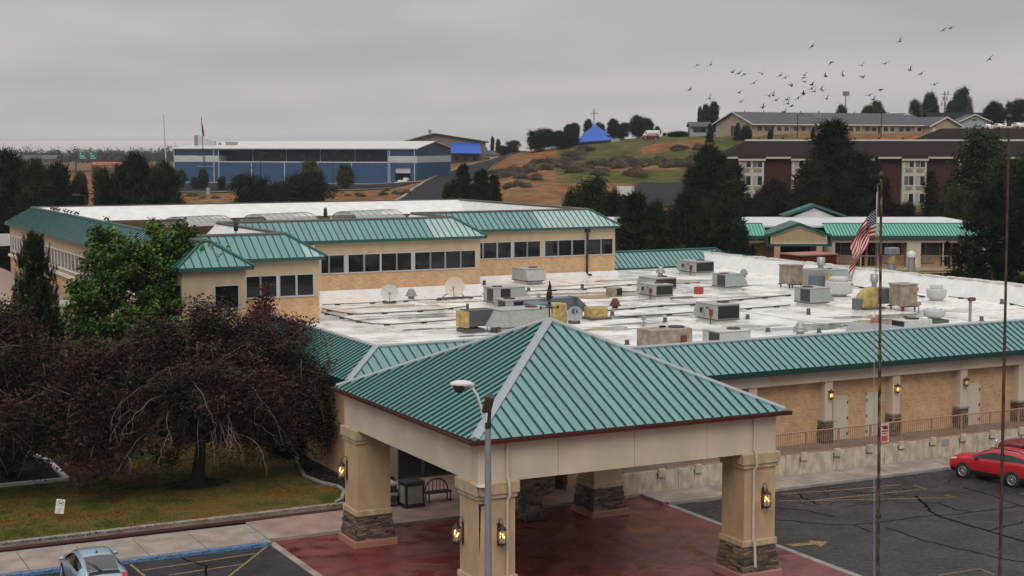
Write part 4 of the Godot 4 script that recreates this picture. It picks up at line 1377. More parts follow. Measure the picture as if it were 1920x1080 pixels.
func rooftop():
	rooftop_unit("pale grey rooftop unit standing closest to the downpipe wall",53.35,-101.3,1.7,2.1,1.15,"","front","unit_grey",false)
	rooftop_unit("long grey rooftop unit with dark left grille, beside the cream dish",44.3,-88.4,2.3,1.5,1.2,"lf","right","unit_grey",false)
	rooftop_unit("grey rooftop unit with twin black grilles behind the weathervane",41.2,-80.6,2.3,1.6,1.25,"lf","right","unit_grey",false)
	rooftop_unit("pale rooftop unit with slanted hood just left of the canopy peak",38.5,-75.9,3.2,1.7,1.25,"","left","unit_grey",true)
	rooftop_unit("small rooftop unit beside the far green mansard, black grille at right",69.0,-101.9,1.75,2.5,1.1,"fall","back","unit_grey")
	rooftop_unit("rooftop unit half hidden behind its black-grilled neighbour",58.6,-91.6,1.8,2.2,1.0,"fall","back","unit_grey",false)
	rooftop_unit("rooftop unit with black front grille beside the red bucket",55.9,-87.3,1.4,2.2,1.0,"fall","back","unit_grey")
	rooftop_unit("grey-green rooftop unit with right-hand hood, near the red bucket",63.85,-90.5,1.6,1.7,1.15,"l","right","unit_green",false)
	rooftop_unit("lone rooftop unit with big black front grille in mid roof",51.35,-73.6,1.6,2.2,1.15,"fall","back","unit_grey")
	rooftop_unit("low rooftop unit almost hidden behind the front ridge",45.0,-64.2,1.9,1.6,.95,"l","","unit_white",false)
	rooftop_unit("grey-green rooftop unit in front of the big round fan",62.2,-78.8,1.55,1.7,1.2,"l","right","unit_green",false)
	rooftop_unit("grey-green rooftop unit beside the orange ladder",73.0,-90.3,1.75,1.8,1.15,"l","right","unit_green",false)
	# tan plant box by the canopy's right slope
	var t := thing("plant_box","plain tan equipment box right behind the canopy's right hip","equipment box",Vector3(42.4,5.5,-65.2))
	org = Vector3.ZERO
	var b := MB.new()
	b.cbox(Vector3(-.1,.62,0),Vector3(2.45,1.24,1.4),.03)
	part(t,"casing",b,M.unit_tan)
	b = MB.new()
	b.lathe([Vector2(.42,1.24),Vector2(.42,1.30),Vector2(.36,1.30),Vector2(0,1.26)],Vector3(.6,0,0),16)
	b.box(Vector3(-.1,1.29,-.2),Vector3(.3,.1,.16))
	part(t,"fan_ring",b,M.black)
	b = MB.new()
	b.box(Vector3(.55,.7,.77),Vector3(.3,.4,.08))
	part(t,"disconnect_box",b,M.rust_red)
	# ducts beside the units
	t = thing("roof_duct","dark sheet metal duct with pale yellow end beside the slant-hood unit","duct",Vector3(37.2,5.5,-77.4))
	b = MB.new()
	b.bb(36.9,38.5,5.85,6.75,-77.9,-76.8)
	part(t,"duct_run",b,M.duct_dark)
	b = MB.new()
	b.bb(36.7,36.95,5.8,6.7,-77.95,-76.75)
	part(t,"yellow_end",b,M.insul_yellow)
	b = MB.new()
	b.bb(36.75,37.9,5.5,5.72,-78.0,-76.7); b.bb(37.0,37.6,5.72,5.86,-77.7,-77.0)
	part(t,"curb",b,M.pipe_dark)
	b = MB.new()
	b.tube(Vector3(37.3,6.7,-77.7),Vector3(37.3,7.05,-77.7),.08)
	part(t,"stub_pipe",b,M.pipe_dark)
	t = thing("roof_duct","blue-grey duct with yellow insulated drop directly behind the weathervane rod","duct",Vector3(43.4,5.5,-80.0))
	b = MB.new()
	b.cbox(Vector3(42.75,6.2,-79.6),Vector3(1.3,.95,1.2),.03)
	part(t,"duct_box",b,M.duct_blue)
	b = MB.new()
	b.cbox(Vector3(43.85,6.05,-79.3),Vector3(.95,1.15,1.0),.03)
	part(t,"yellow_drop",b,M.insul_yellow)
	b = MB.new()
	b.bb(43.5,46.0,5.95,6.75,-81.6,-80.7)
	part(t,"duct_run",b,M.duct_blue)
	b = MB.new()
	b.prism([Vector3(45.9,6.8,-80.3),Vector3(46.9,5.9,-80.3),Vector3(45.9,5.9,-80.3)],Vector3(0,0,-1.2))
	part(t,"duct_slope",b,M.duct_blue)
	b = MB.new()
	b.cbox(Vector3(46.75,5.92,-79.6),Vector3(1.1,.62,1.0),.03)
	part(t,"yellow_drop",b,M.insul_yellow)
	b = MB.new()
	b.bb(46.1,47.5,5.5,5.62,-80.2,-79.0)
	part(t,"curb",b,M.pipe_dark)
	t = thing("roof_duct","small yellow duct offset left of the twin-grille unit","duct",Vector3(40.4,5.5,-83.0))
	b = MB.new()
	b.prism([Vector3(40.1,5.55,-82.6),Vector3(40.1,6.05,-82.6),Vector3(40.5,6.05,-82.6),Vector3(41.3,5.55,-82.6)],Vector3(0,0,-.8))
	part(t,"duct_slope",b,M.duct_blue)
	b = MB.new()
	b.bb(39.95,40.1,5.5,6.1,-83.4,-82.6)
	part(t,"yellow_end",b,M.insul_yellow)
	# swamp coolers with ducts
	for k in 2:
		var o: Vector3 = [Vector3(69.7,5.5,-90.6),Vector3(66.6,5.5,-75.1)][k]
		t = thing("evaporative_cooler",["tan weathered cooler with rusty front beside the yellow elbow duct","tan louvred cooler beside the rusty flagpole line, behind the roof puddle"][k],"cooler",o,0.0,"tan evaporative coolers")
		org = Vector3.ZERO
		b = MB.new()
		b.cbox(Vector3(0,1.05,0),Vector3(1.7,1.45,1.7),.05)
		b.bb(-.9,.9,1.76,1.84,-.9,.9)
		part(t,"casing",b,M.unit_tan)
		for f in 2:
			for q in 9:
				b = MB.new()
				if f == 0: b.bb(-.74 + q * .165,-.64 + q * .165,.46,1.66,.852,.875)
				else: b.bb(-.875,-.852,.46,1.66,-.74 + q * .165,-.64 + q * .165)
				part(t,"louvre",b,M.unit_tan)
		b = MB.new()
		for q in [[-.7,-.7],[.7,-.7],[-.7,.7],[.7,.7]]: b.bb(q[0] - .05,q[0] + .05,0,.35,q[1] - .05,q[1] + .05)
		b.bb(-1.0,1.0,.24,.32,-.8,-.7); b.bb(-1.0,1.0,.24,.32,.7,.8)
		part(t,"stand",b,M.rust_red)
		t.scale = Vector3(.74,.92,.74)
	t = thing("roof_duct","grey duct box with silver flue and round yellow elbow","duct",Vector3(70.0,5.5,-88.4))
	b = MB.new()
	b.cbox(Vector3(70.3,6.35,-88.5),Vector3(1.5,1.35,1.2),.03)
	part(t,"duct_box",b,M.galv)
	b = MB.new()
	b.cbox(Vector3(70.2,6.25,-87.6),Vector3(1.9,.8,.9),.03)
	part(t,"duct_run",b,M.duct_blue)
	b = MB.new()
	var arc := []
	for q in 9:
		var an := PI / 2 * q / 8.0
		arc.append(Vector3(70.0 + sin(an) * 1.15,5.62 + cos(an) * 1.15,-87.1))
	arc.append(Vector3(70.0,5.62,-87.1))
	b.prism(arc,Vector3(0,0,.95))
	part(t,"yellow_elbow",b,M.insul_yellow)
	b = MB.new()
	b.tube(Vector3(70.9,7.0,-88.7),Vector3(70.9,7.45,-88.7),.2,12)
	b.lathe([Vector2(.3,0),Vector2(.3,.55),Vector2(.0,.56)],Vector3(70.9,7.25,-88.7),14)
	part(t,"flue",b,M.galv)
	t = thing("roof_duct","yellow wedge-shaped duct feeding the cooler near the flagpole rope","duct",Vector3(65.0,5.5,-76.6))
	b = MB.new()
	var wp := []
	for q in 8:
		var an := PI / 2 * q / 7.0
		wp.append(Vector3(65.55 - sin(an) * 1.25,5.62 + cos(an) * 1.25,-76.2))
	wp.append(Vector3(65.55,5.62,-76.2))
	b.prism(wp,Vector3(0,0,-.9))
	part(t,"yellow_elbow",b,M.insul_yellow)
	b = MB.new()
	b.cbox(Vector3(66.1,6.3,-76.7),Vector3(1.2,1.0,1.0),.03)
	b.bb(64.0,64.35,5.5,6.2,-76.9,-76.3)
	part(t,"duct_run",b,M.duct_blue)
	b = MB.new()
	b.bb(64.4,65.9,5.5,5.64,-77.1,-75.9)
	part(t,"curb",b,M.pipe_dark)
	b = MB.new()
	b.tube(Vector3(66.2,6.7,-77.4),Vector3(66.2,7.3,-77.4),.17,12)
	b.lathe([Vector2(.26,0),Vector2(.26,.5),Vector2(.0,.51)],Vector3(66.2,7.1,-77.4),14)
	part(t,"flue",b,M.galv)
	mushroom_vent("big white round exhaust fan with two-tier cap",Vector3(67.4,5.5,-82.4),1.0,0)
	mushroom_vent("medium white round exhaust fan near the white parapet",Vector3(71.3,5.5,-77.2),.9,1)
	mushroom_vent("low white exhaust fan near the front ridge",Vector3(63.6,5.5,-69.0),.8,2)
	gooseneck("louvred grey cone vent on a square base by the front ridge",Vector3(52.3,5.5,-67.1),1.15,M.galv)
	gooseneck("small cone vent in front of the far mansard",Vector3(66.4,5.5,-103),1.1,M.galv)
	gooseneck("small dark cone vent at the foot of the far parapet",Vector3(71.4,5.5,-98.8),1.0,M.pipe_grey)
	gooseneck("rusty red vent with grey skirt on the pipe crossing mid roof",Vector3(50.5,5.5,-83.6),1.0,M.rust_red)
	gooseneck("faded pink vent partly hidden behind the flagpole",Vector3(58.6,5.5,-68.3),1.0,M.plinth_pink)
	gooseneck("small cone vent beside the foot of the brick wall and dishes",Vector3(41.36,5.50,-94.89),1.1,M.dish_grey)
	# satellite dishes
	var q1 = dish("pale round satellite dish on a black block facing the canopy",Vector3(39.28,5.50,-93.62),Vector3(-.42,.30,.85),.58,M.dish_white,"block")
	b = MB.new()
	b.box(q1[1] + q1[4] * .02,Vector3(.3,.05,.02),Basis(q1[2],q1[3],-q1[4]))
	part(q1[0],"logo_mark",b,M.dish_grey)
	dish("large cream satellite dish on a low open frame",Vector3(44.43,5.50,-94.52),Vector3(-.55,.28,.72),.69,M.dish_cream,"frame")
	var q3 = dish("small grey satellite dish with dark mark beside the canopy peak",Vector3(44.43,5.50,-78.06),Vector3(-.5,.35,.8),.46,M.dish_grey,"block")
	b = MB.new()
	var dk := Basis(q3[2],q3[3],-q3[4])
	var dc: Vector3 = q3[1] + q3[4] * .03 + q3[3] * .16
	b.box(dc - q3[2] * .10,Vector3(.10,.14,.02),dk)
	for k in 6:
		var an := -1.2 + k * .48
		b.box(dc + q3[2] * (.02 + .12 * cos(an)) + q3[3] * .12 * sin(an),Vector3(.07,.07,.02),dk)
	part(q3[0],"logo_mark",b,M.black)
	# small fixtures
	b = MB.new()
	b.cbox(Vector3(0,.3,0),Vector3(.85,.6,.8),.02)
	var sm := small("window_cooler","small tan box cooler with black mesh front alone in mid roof","cooler",Vector3(55.0,5.5,-91.2),M.unit_tan,b)
	b = MB.new()
	b.bb(-.02,.40,.08,.54,.40,.43)
	part(sm,"grille",b,M.coil)
	b = MB.new()
	b.cbox(Vector3(0,.26,0),Vector3(.5,.5,.5),.02)
	small("red_bucket","red box standing on the roof between two rooftop units","bucket",Vector3(61,5.5,-89.7),M.red_box,b)
	b = MB.new()
	b.cbox(Vector3(0,.2,0),Vector3(.55,.4,.5),.02)
	small("red_bucket","red box on the roof near the medium exhaust fan","bucket",Vector3(74.91,5.50,-83.43),M.red_box,b)
	b = MB.new()
	b.prism([Vector3(-1.1,0,1.0),Vector3(1.6,0,1.0),Vector3(1.6,.38,.7),Vector3(-.6,.38,.7)],Vector3(0,0,-2.0))
	small("roof_hatch","low grey roof hatch beside the front ridge near the flagpole","roof hatch",Vector3(56.6,5.5,-66.3),M.dish_grey,b)
	t = thing("low_vent_box","low pink-grey box with black open end by the front ridge","vent box",Vector3(59.7,5.5,-66.9))
	org = Vector3.ZERO
	b = MB.new()
	b.cbox(Vector3(.3,.3,0),Vector3(2.0,.6,1.2),.03)
	part(t,"casing",b,M.unit_white)
	b = MB.new()
	b.bb(-.72,-.69,.1,.54,-.5,.5)
	b.lathe([Vector2(.4,.6),Vector2(.4,.66),Vector2(0,.64)],Vector3(.3,0,0),14)
	part(t,"black_opening",b,M.coil)
	t = thing("standpipe","lavender grey standpipe with rusty red head near the right flagpole","standpipe",Vector3(65.72,5.50,-68.29))
	org = Vector3.ZERO
	b = MB.new()
	b.tube(Vector3.ZERO,Vector3(0,1.25,0),.09,10)
	part(t,"pipe",b,M.pole_grey)
	b = MB.new()
	b.cbox(Vector3(.1,1.33,0),Vector3(.42,.2,.3),.03)
	part(t,"head",b,M.rust_red)
	var caps := [
		["dark vent pipe stub left of the lone mid-roof unit",Vector3(47.29,5.50,-75.09),.5],["black cube vent left of the lone mid-roof unit",Vector3(49.55,5.50,-76.33),.25],["dark vent stub beside the canopy's right slope",Vector3(46.39,5.50,-72.16),.3],
		["black dome vent beside the tan plant box",Vector3(42.22,5.50,-68.65),.22],["small dark vent right of the lone mid-roof unit",Vector3(54.86,5.50,-75.46),.25],["small vent stub in front of the cone vent on a base",Vector3(52.12,5.50,-69.76),.2],
		["dark vent stub beside the cone vent on a base",Vector3(54.35,5.50,-68.06),.22],["thin pipe stub behind the weathervane",Vector3(48.47,5.50,-90.04),.45],["dark vent stub on the pipe above the wet patch",Vector3(55.77,5.50,-96.92),.3],
		["squat white vent beside the pale grey unit",Vector3(51.54,5.50,-97.27),.2],["dark pipe stub between the two ducts",Vector3(48.53,5.50,-80.67),.25],["dark vent near the standpipe",Vector3(66.53,5.50,-68.18),.25],
		["small round vent in front of the louvred cooler",Vector3(62.71,5.50,-70.47),.25],["thin post in front of the louvred cooler",Vector3(66.22,5.50,-73.22),.6],["thin post near the white parapet",Vector3(77.09,5.50,-81.00),.5],
		["dark vent at the foot of the white parapet",Vector3(74.82,5.50,-74.90),.3],["dark stub where the pipe meets the brick wall",Vector3(50.76,5.50,-102.85),.3],["pale stub in front of the grey-green unit",Vector3(59.56,5.50,-75.64),.35]]
	for k in caps:
		b = MB.new()
		if k[2] > .42: b.tube(Vector3.ZERO,Vector3(0,k[2],0),.035,6)
		else: b.tube(Vector3.ZERO,Vector3(0,k[2] * 1.1,0),.12,9)
		b.lathe([Vector2(.2,0),Vector2(.16,.03),Vector2(.1,.06)],Vector3.ZERO,10)
		if k[2] > .42: b.cbox(Vector3(0,k[2],0),Vector3(.22,.24,.2),.02)
		small("roof_vent",k[0],"roof vent",k[1],M.pipe_dark if k[2] < .42 else M.pipe_grey,b,"small vents on the white roof")
	# pipes across the roof
	conduit("dark pipe along the foot of the tan brick wall behind the dishes",[Vector3(34.82,5.58,-94.30),Vector3(36.78,5.58,-94.04),Vector3(42.89,5.58,-94.01),Vector3(46.46,5.58,-94.63)],.03)
	conduit("dark bent pipe in front of both large dishes",[Vector3(33.91,5.58,-91.85),Vector3(34.21,5.58,-89.26),Vector3(34.75,5.58,-87.97),Vector3(40.12,5.58,-87.94),Vector3(42.78,5.58,-89.08)],.04)
	conduit("dark pipe nearest the purple tree, bending past the roof stains",[Vector3(33.20,5.58,-90.13),Vector3(33.34,5.58,-84.84),Vector3(33.62,5.58,-82.87),Vector3(34.56,5.58,-82.08),Vector3(37.56,5.58,-82.35),Vector3(39.17,5.58,-82.45)],.04)
	conduit("long pipe running behind the weathervane past the tan stain",[Vector3(47.22,5.58,-95.93),Vector3(52.65,5.58,-96.21),Vector3(55.14,5.58,-95.83),Vector3(57.84,5.58,-96.77),Vector3(61.06,5.58,-97.53),Vector3(65.55,5.58,-96.21)],.04)
	conduit("long dark pipe through the rusty red vent across mid roof",[Vector3(48.29,5.58,-83.37),Vector3(49.48,5.58,-82.76),Vector3(54.13,5.58,-83.59),Vector3(56.80,5.58,-83.33),Vector3(59.47,5.58,-84.26),Vector3(65.74,5.58,-85.51)],.05)
	conduit("pipe ending at the lone mid-roof unit",[Vector3(46.06,5.58,-78.90),Vector3(47.49,5.58,-79.43),Vector3(51.64,5.58,-79.26),Vector3(53.85,5.58,-79.47)],.04)
	conduit("pipe from the lone mid-roof unit to the grey-green unit",[Vector3(57.02,5.58,-79.57),Vector3(61.60,5.58,-80.11)],.04)
	conduit("pipe along the foot of the white parapet, nearer the parapet",[Vector3(76.53,5.58,-81.66),Vector3(76.42,5.58,-77.92),Vector3(76.02,5.58,-74.17),Vector3(74.55,5.58,-67.10)],.03)
	conduit("pipe along the foot of the white parapet, farther from the parapet",[Vector3(74.65,5.58,-79.66),Vector3(75.54,5.58,-75.58),Vector3(74.28,5.58,-72.46),Vector3(72.73,5.58,-65.45)],.03)
	conduit("short pipe run between the ladder and the medium exhaust fan",[Vector3(74.05,5.58,-88.89),Vector3(73.84,5.58,-85.72),Vector3(73.23,5.58,-80.39)],.04)
	# brick chimney stack and ladder at the back parapet
	t = thing("brick_chimney","red brick penthouse box beyond the back parapet","chimney",Vector3(79.3,5.0,-100.6))
	b = MB.new()
	b.bb(77.6,81.2,5.0,6.95,-102.4,-99.6)
	part(t,"brick_stack",b,M.brick_chimney)
	b = MB.new()
	b.bb(77.5,81.3,6.95,7.05,-102.5,-99.5)
	part(t,"coping",b,M.plinth_pink)
	t = thing("ladder","orange fibreglass ladder leaning over the white parapet below the flag","ladder",Vector3(75.1,5.5,-90.6))
	for sg in [-.24,.24]:
		b = MB.new()
		b.tube(Vector3(74.9,5.5,-90.6 + sg),Vector3(76.3,7.35,-91.4 + sg),.045,6)
		part(t,"rail",b,M.orange)
	for k in 6:
		b = MB.new()
		var f := .08 + k * .165
		var p := Vector3(74.9,5.5,-90.6).lerp(Vector3(76.3,7.35,-91.4),f)
		b.tube(p + Vector3(0,0,-.24),p + Vector3(0,0,.24),.03,6)
		part(t,"rung",b,M.dish_cream)
	# flues beyond the parapet
	for k in 2:
		t = thing("flue_pipe",["silver flue with square cap and yellow band beyond the back parapet","slim silver flue with round cap beside the square-capped flue"][k],"flue",[Vector3(79.5,4,-91.0),Vector3(80.0,4,-89.4)][k])
		org = Vector3.ZERO
		b = MB.new()
		b.tube(Vector3(0,0,0),Vector3(0,3.6,0),.3 if k == 0 else .28,12)
		part(t,"pipe",b,M.galv)
		b = MB.new()
		if k == 0: b.cbox(Vector3(0,3.85,0),Vector3(.95,.5,.7),.04)
		else: b.lathe([Vector2(.34,3.45),Vector2(.36,3.75),Vector2(.1,3.95),Vector2(0,3.95)],Vector3.ZERO,12)
		part(t,"cap",b,M.pole_grey if k == 0 else M.lamp_white)
		if k == 0:
			b = MB.new()
			b.tube(Vector3(0,2.9,0),Vector3(0,3.4,0),.33,12)
			part(t,"yellow_band",b,M.insul_yellow)
	# things on the upper roof
	var sky := [["barrel skylight on the upper roof, half behind the maple's top",Vector3(33.95,9.65,-119.72),1.7,4.2],["barrel skylight in mid upper roof between two decoy owls",Vector3(41.32,9.65,-121.60),1.6,5.2],["barrel skylight on the upper roof nearest the far parapet corner",Vector3(49.81,9.65,-123.40),1.6,5.4]]
	for k in sky:
		t = thing("barrel_skylight",k[0],"skylight",k[1],0.35,"curved skylights on the upper roof")
		org = Vector3.ZERO
		b = MB.new()
		var rows := []
		for i in 2:
			var row := []
			for j in 13:
				var an := PI * j / 12.0
				row.append(Vector3((i - .5) * k[3],sin(an) * .62,cos(an) * k[2]))
			rows.append(row)
		b.grid(rows)
		part(t,"glazing",b,M.skylight)
		for i in 8:
			b = MB.new()
			var pts := []; var rs := []
			for j in 13:
				var an := PI * j / 12.0
				pts.append(Vector3((i / 7.0 - .5) * k[3],sin(an) * .635,cos(an) * (k[2] + .02))); rs.append(.024)
			b.path(pts,rs,5)
			part(t,"rib",b,M.pipe_grey)
		b = MB.new()
		b.bb(-k[3] * .5 - .1,k[3] * .5 + .1,-.06,.14,k[2],k[2] + .12); b.bb(-k[3] * .5 - .1,k[3] * .5 + .1,-.06,.14,-k[2] - .12,-k[2])
		part(t,"curb",b,M.membrane_wall)
	for k in [["dark decoy owl on a post above the middle green roof",Vector3(37.77,10.70,-101.47)],["dark decoy owl on a post above the stepped white parapet",Vector3(26.94,10.70,-87.23)]]:
		t = thing("decoy_owl",k[0],"decoy owl",k[1],0.0,"decoy owls on posts")
		org = Vector3.ZERO
		b = MB.new()
		b.tube(Vector3(0,-.4,0),Vector3(0,.22,0),.03,6)
		part(t,"post",b,M.pipe_dark)
		b = MB.new()
		b.lathe([Vector2(0,.18),Vector2(.12,.22),Vector2(.15,.42),Vector2(.12,.58),Vector2(.13,.70),Vector2(.09,.80),Vector2(0,.82)],Vector3.ZERO,10)
		for sg in [-1.0,1.0]: b.ball(Vector3(sg * .08,.83,0),Vector3(.03,.07,.03),6)
		part(t,"body",b,M.iron)
	b = MB.new()
	b.cbox(Vector3(0,.2,0),Vector3(1.4,.36,.7),.04)
	b.prism([Vector3(-.7,.35,.3),Vector3(-.95,.62,.3),Vector3(-.45,.42,.3)],Vector3(0,0,-.5))
	small("upper_roof_vent","dark louvred vent box by the far corner of the upper white roof","roof vent",Vector3(61.66,9.65,-133.97),M.pipe_dark,b)
	for k in 5:
		b = MB.new()
		b.cbox(Vector3(0,.12,0),Vector3(.35,.26,.3),.02)
		small("roof_drain","small dark drain dome on the upper white roof","roof drain",[Vector3(35.37,9.64,-121.05),Vector3(38.42,9.64,-123.33),Vector3(39.87,9.64,-123.57),Vector3(43.32,9.64,-121.79),Vector3(42.15,9.64,-132.01)][k],M.pipe_dark,b,"drain domes on the upper roof")
func line_on(parent: Node,called: String,pts: Array,w: float,y: float,m: Material,jitter := 0.0,sd := 1):
	# a painted or poured line on the ground through [x,z] points
	var r := RandomNumberGenerator.new()
	r.seed = sd
	var b := MB.new()
	var fine := []
	for i in pts.size() - 1:
		var a: Vector2 = pts[i]; var e: Vector2 = pts[i + 1]
		var n := maxi(1,int(a.distance_to(e) / .3)) if jitter > 0 else 1
		for k in n: fine.append(a.lerp(e,float(k) / n) + Vector2(r.randf_range(-1,1),r.randf_range(-1,1)) * jitter)
	fine.append(pts[pts.size() - 1])
	for i in fine.size() - 1:
		var a: Vector2 = fine[i]; var e: Vector2 = fine[i + 1]
		var d := (e - a).normalized(); var s := Vector2(-d.y,d.x)
		var d0: Vector2 = (fine[i] - fine[maxi(i - 1,0)]).normalized() if i > 0 else d
		var d1: Vector2 = (fine[mini(i + 2,fine.size() - 1)] - e).normalized() if i + 2 < fine.size() else d
		var s0 := (s + Vector2(-d0.y,d0.x)).normalized() * w * .5
		var s1 := (s + Vector2(-d1.y,d1.x)).normalized() * w * .5
		b.quad(v3(a - s0,y),v3(e - s1,y),v3(e + s1,y),v3(a + s0,y),Vector3.UP)
	part(parent,called,b,m)
func site():
	var b := MB.new()
	# car park: one sheet in front of everything
	b.sheet([Vector2(-40,10),Vector2(95,10),Vector2(95,-57),Vector2(-40,-59)],0.0)
	var lot := struct("parking_lot",b,M.asphalt)
	# red driveway under the canopy and its pale borders
	b = MB.new()
	b.sheet([Vector2(19.5,8),Vector2(37.0,8),Vector2(37.0,-58.7),Vector2(19.5,-58.9)],.006)
	var drive := struct("red_driveway",b,M.pad_red)
	b = MB.new()
	b.bb(19.2,19.5,-.04,.014,-58.6,8)
	part(drive,"border_strip",b,M.concrete)
	b = MB.new()
	b.bb(37.0,37.3,-.04,.014,-56.8,8)
	part(drive,"border_strip",b,M.concrete_grey)
	line_on(drive,"edge_seam",[Vector2(19.5,-50),Vector2(19.5,6)],.05,.018,M.tar)
	# pink entrance walk
	b = MB.new()
	b.sheet([Vector2(19.3,-58.75),Vector2(37,-58.75),Vector2(37,-61.3),Vector2(36.6,-66.4),Vector2(28,-66.4),Vector2(26.6,-62.0),Vector2(24.0,-62.1),Vector2(19.3,-61.85)],.13)
	struct("entrance_walk",b,M.concrete_pink)
	b = MB.new()
	b.bb(19.3,37,-.02,.135,-58.98,-58.72)
	b.bb(19.3,19.75,.02,.137,-61.8,-58.98)
	struct("walk_border",b,M.concrete)
	# pavement slabs along the car park
	var walk := MB.new()
	walk.bb(-40,19.3,-.05,.09,-61.7,-58.4)
	var pave := struct("pavement",walk,M.concrete_grey)
	var x := 18.9
	while x > -8:
		b = MB.new()
		b.cbox(Vector3(x - 1.12,.10,-59.85),Vector3(2.22,.09,2.86),.012)
		part(pave,"slab",b,M.concrete)
		x -= 2.25
	b = MB.new()
	b.cbox(Vector3(-10,.06,-58.22),Vector3(58.4,.18,.18),.03)
	struct("blue_kerb",b,M.kerb_blue)
	# raised edge of the lawn with a strip of red gravel at its foot
	b = MB.new()
	b.prism([Vector3(-40,.09,-61.25),Vector3(-40,.15,-61.25),Vector3(-40,.15,-61.62),Vector3(-40,.09,-61.62)],Vector3(64.2,0,-.75))
	struct("gravel_strip",b,M.red_gravel)
	b = MB.new()
	b.prism([Vector3(-40,.05,-61.6),Vector3(-40,.33,-61.6),Vector3(-40,.35,-61.63),Vector3(-40,.35,-61.83),Vector3(-40,.05,-61.83)],Vector3(64.0,0,-.75))
	struct("lawn_kerb",b,M.concrete_grey)
	# lawn and planting bed
	b = MB.new()
	b.sheet([Vector2(-60,-61.7),Vector2(23.9,-62.5),Vector2(24.7,-64.3),Vector2(24.8,-65.5),Vector2(24.3,-66.7),Vector2(24.2,-68.3),Vector2(24.7,-70.5),Vector2(25.3,-72.6),Vector2(25.5,-74.4),Vector2(25.6,-82),Vector2(21.9,-100),Vector2(-60,-100)],.32)
	struct("lawn",b,M.lawn)
	b = MB.new()
	b.sheet([Vector2(23.8,-62.4),Vector2(26.5,-61.9),Vector2(28,-66.4),Vector2(26.0,-66.6),Vector2(25.95,-80.5),Vector2(25.5,-80),Vector2(25.4,-74.4),Vector2(25.2,-72.6),Vector2(24.6,-70.5),Vector2(24.1,-68.3),Vector2(24.2,-66.7),Vector2(24.7,-65.5),Vector2(24.6,-64.3)],.335)
	struct("planting_bed",b,M.mulch)
	b = MB.new()
	var ed := [[23.63,-62.54],[24.02,-62.91],[24.73,-64.42],[24.80,-65.48],[24.39,-66.63],[24.22,-68.33],[24.73,-70.51],[25.37,-72.62],[25.47,-74.22],[25.5,-76.5]]
	for i in ed.size() - 1:
		var p0 := Vector3(ed[i][0],.36,ed[i][1]); var p1 := Vector3(ed[i + 1][0],.36,ed[i + 1][1])
		b.box((p0 + p1) * .5,Vector3(.16,.16,p0.distance_to(p1) + .08),Basis(Vector3.UP,atan2(p1.x - p0.x,p1.z - p0.z)))
	struct("bed_edging",b,M.concrete_grey)
	b = MB.new()
	b.sheet([Vector2(-60,-73),Vector2(13.9,-72.8),Vector2(14.1,-77),Vector2(13,-84),Vector2(-60,-84)],.332)
	struct("planting_bed",b,M.mulch)
	b = MB.new()
	b.sheet([Vector2(14.3,-72.4),Vector2(17.4,-72.9),Vector2(17.6,-78),Vector2(14.4,-78)],.334)
	struct("bare_soil",b,M.red_gravel)
	b = MB.new()
	for q in [[-30,-73.2,14.1,-72.6],[14.1,-72.6,14.15,-77.2],[14.15,-77.2,13.2,-82]]:
		var p0 := Vector3(q[0],.38,q[1]); var p1 := Vector3(q[2],.38,q[3])
		b.box((p0 + p1) * .5,Vector3(.22,.18,p0.distance_to(p1) + .1),Basis(Vector3.UP,atan2(p1.x - p0.x,p1.z - p0.z)))
	struct("white_bed_kerb",b,M.trim_white)
	b = MB.new()
	blobs_into(b,[[19.3,-69.1,1.5,1.1]],.328,33)
	struct("tree_ring_soil",b,M.mulch)
	# low roof of the annex left of the hotel
	var t := thing("annex","low annex with pinkish gravel roof behind the pine at the left edge","building",Vector3(5,0,-140))
	b = MB.new()
	b.bb(-60,21.6,0,5.3,-168,-104)
	part(t,"wall",b,M.stucco)
	b = MB.new()
	b.bb(-59.6,21.55,5.3,5.42,-167.6,-104.4)
	part(t,"gravel_roof",b,M.gravel_roof)
	b = MB.new()
	b.bb(-60,30,5.3,6.55,-168.3,-168)
	part(t,"white_parapet",b,M.membrane_back)
	b = MB.new()
	b.bb(-60,21.7,5.25,5.62,-104.3,-103.9)
	part(t,"front_parapet",b,M.trim_white)
	# parking lines
	org = Vector3.ZERO
	var yl := []
	for q in [[[13.55,-58.0],[13.65,-55.4]],[[13.75,-56.95],[18.25,-57.3]],[[14.45,-55.85],[17.4,-56.05]],[[19.35,-58.6],[16.2,-54.4]],[[13.65,-54.9],[13.7,-51]],[[5.2,-58.0],[5.3,-51]]]:
		line_on(lot,"painted_line",[Vector2(q[0][0],q[0][1]),Vector2(q[1][0],q[1][1])],.10,.005,M.line_yellow)
	for q in [[[42.9,-56.2],[46.4,-55.5],[49.1,-55.25]],[[43.3,-54.5],[46.8,-54.2],[49.54,-53.96],[49.48,-54.75]],[[42.0,-55.2],[42.8,-54.68],[46.5,-53.2],[49.56,-52.0],[49.4,-52.6]],[[39.9,-42.7],[41.9,-42.66],[41.8,-41.8]],[[52.6,-51.2],[53.4,-51.0]],[[38.6,-56.6],[41.5,-56.5]]]:
		var pts := []
		for p in q: pts.append(Vector2(p[0],p[1]))
		line_on(lot,"painted_line",pts,.09,.005,M.line_yellow)
	b = MB.new()
	b.sheet([Vector2(37.55,-48.9),Vector2(37.6,-48.5),Vector2(38.62,-48.35),Vector2(38.6,-47.95),Vector2(39.35,-48.45),Vector2(38.72,-49.0),Vector2(38.68,-48.7)],.006)
	part(lot,"painted_arrow",b,M.line_yellow)
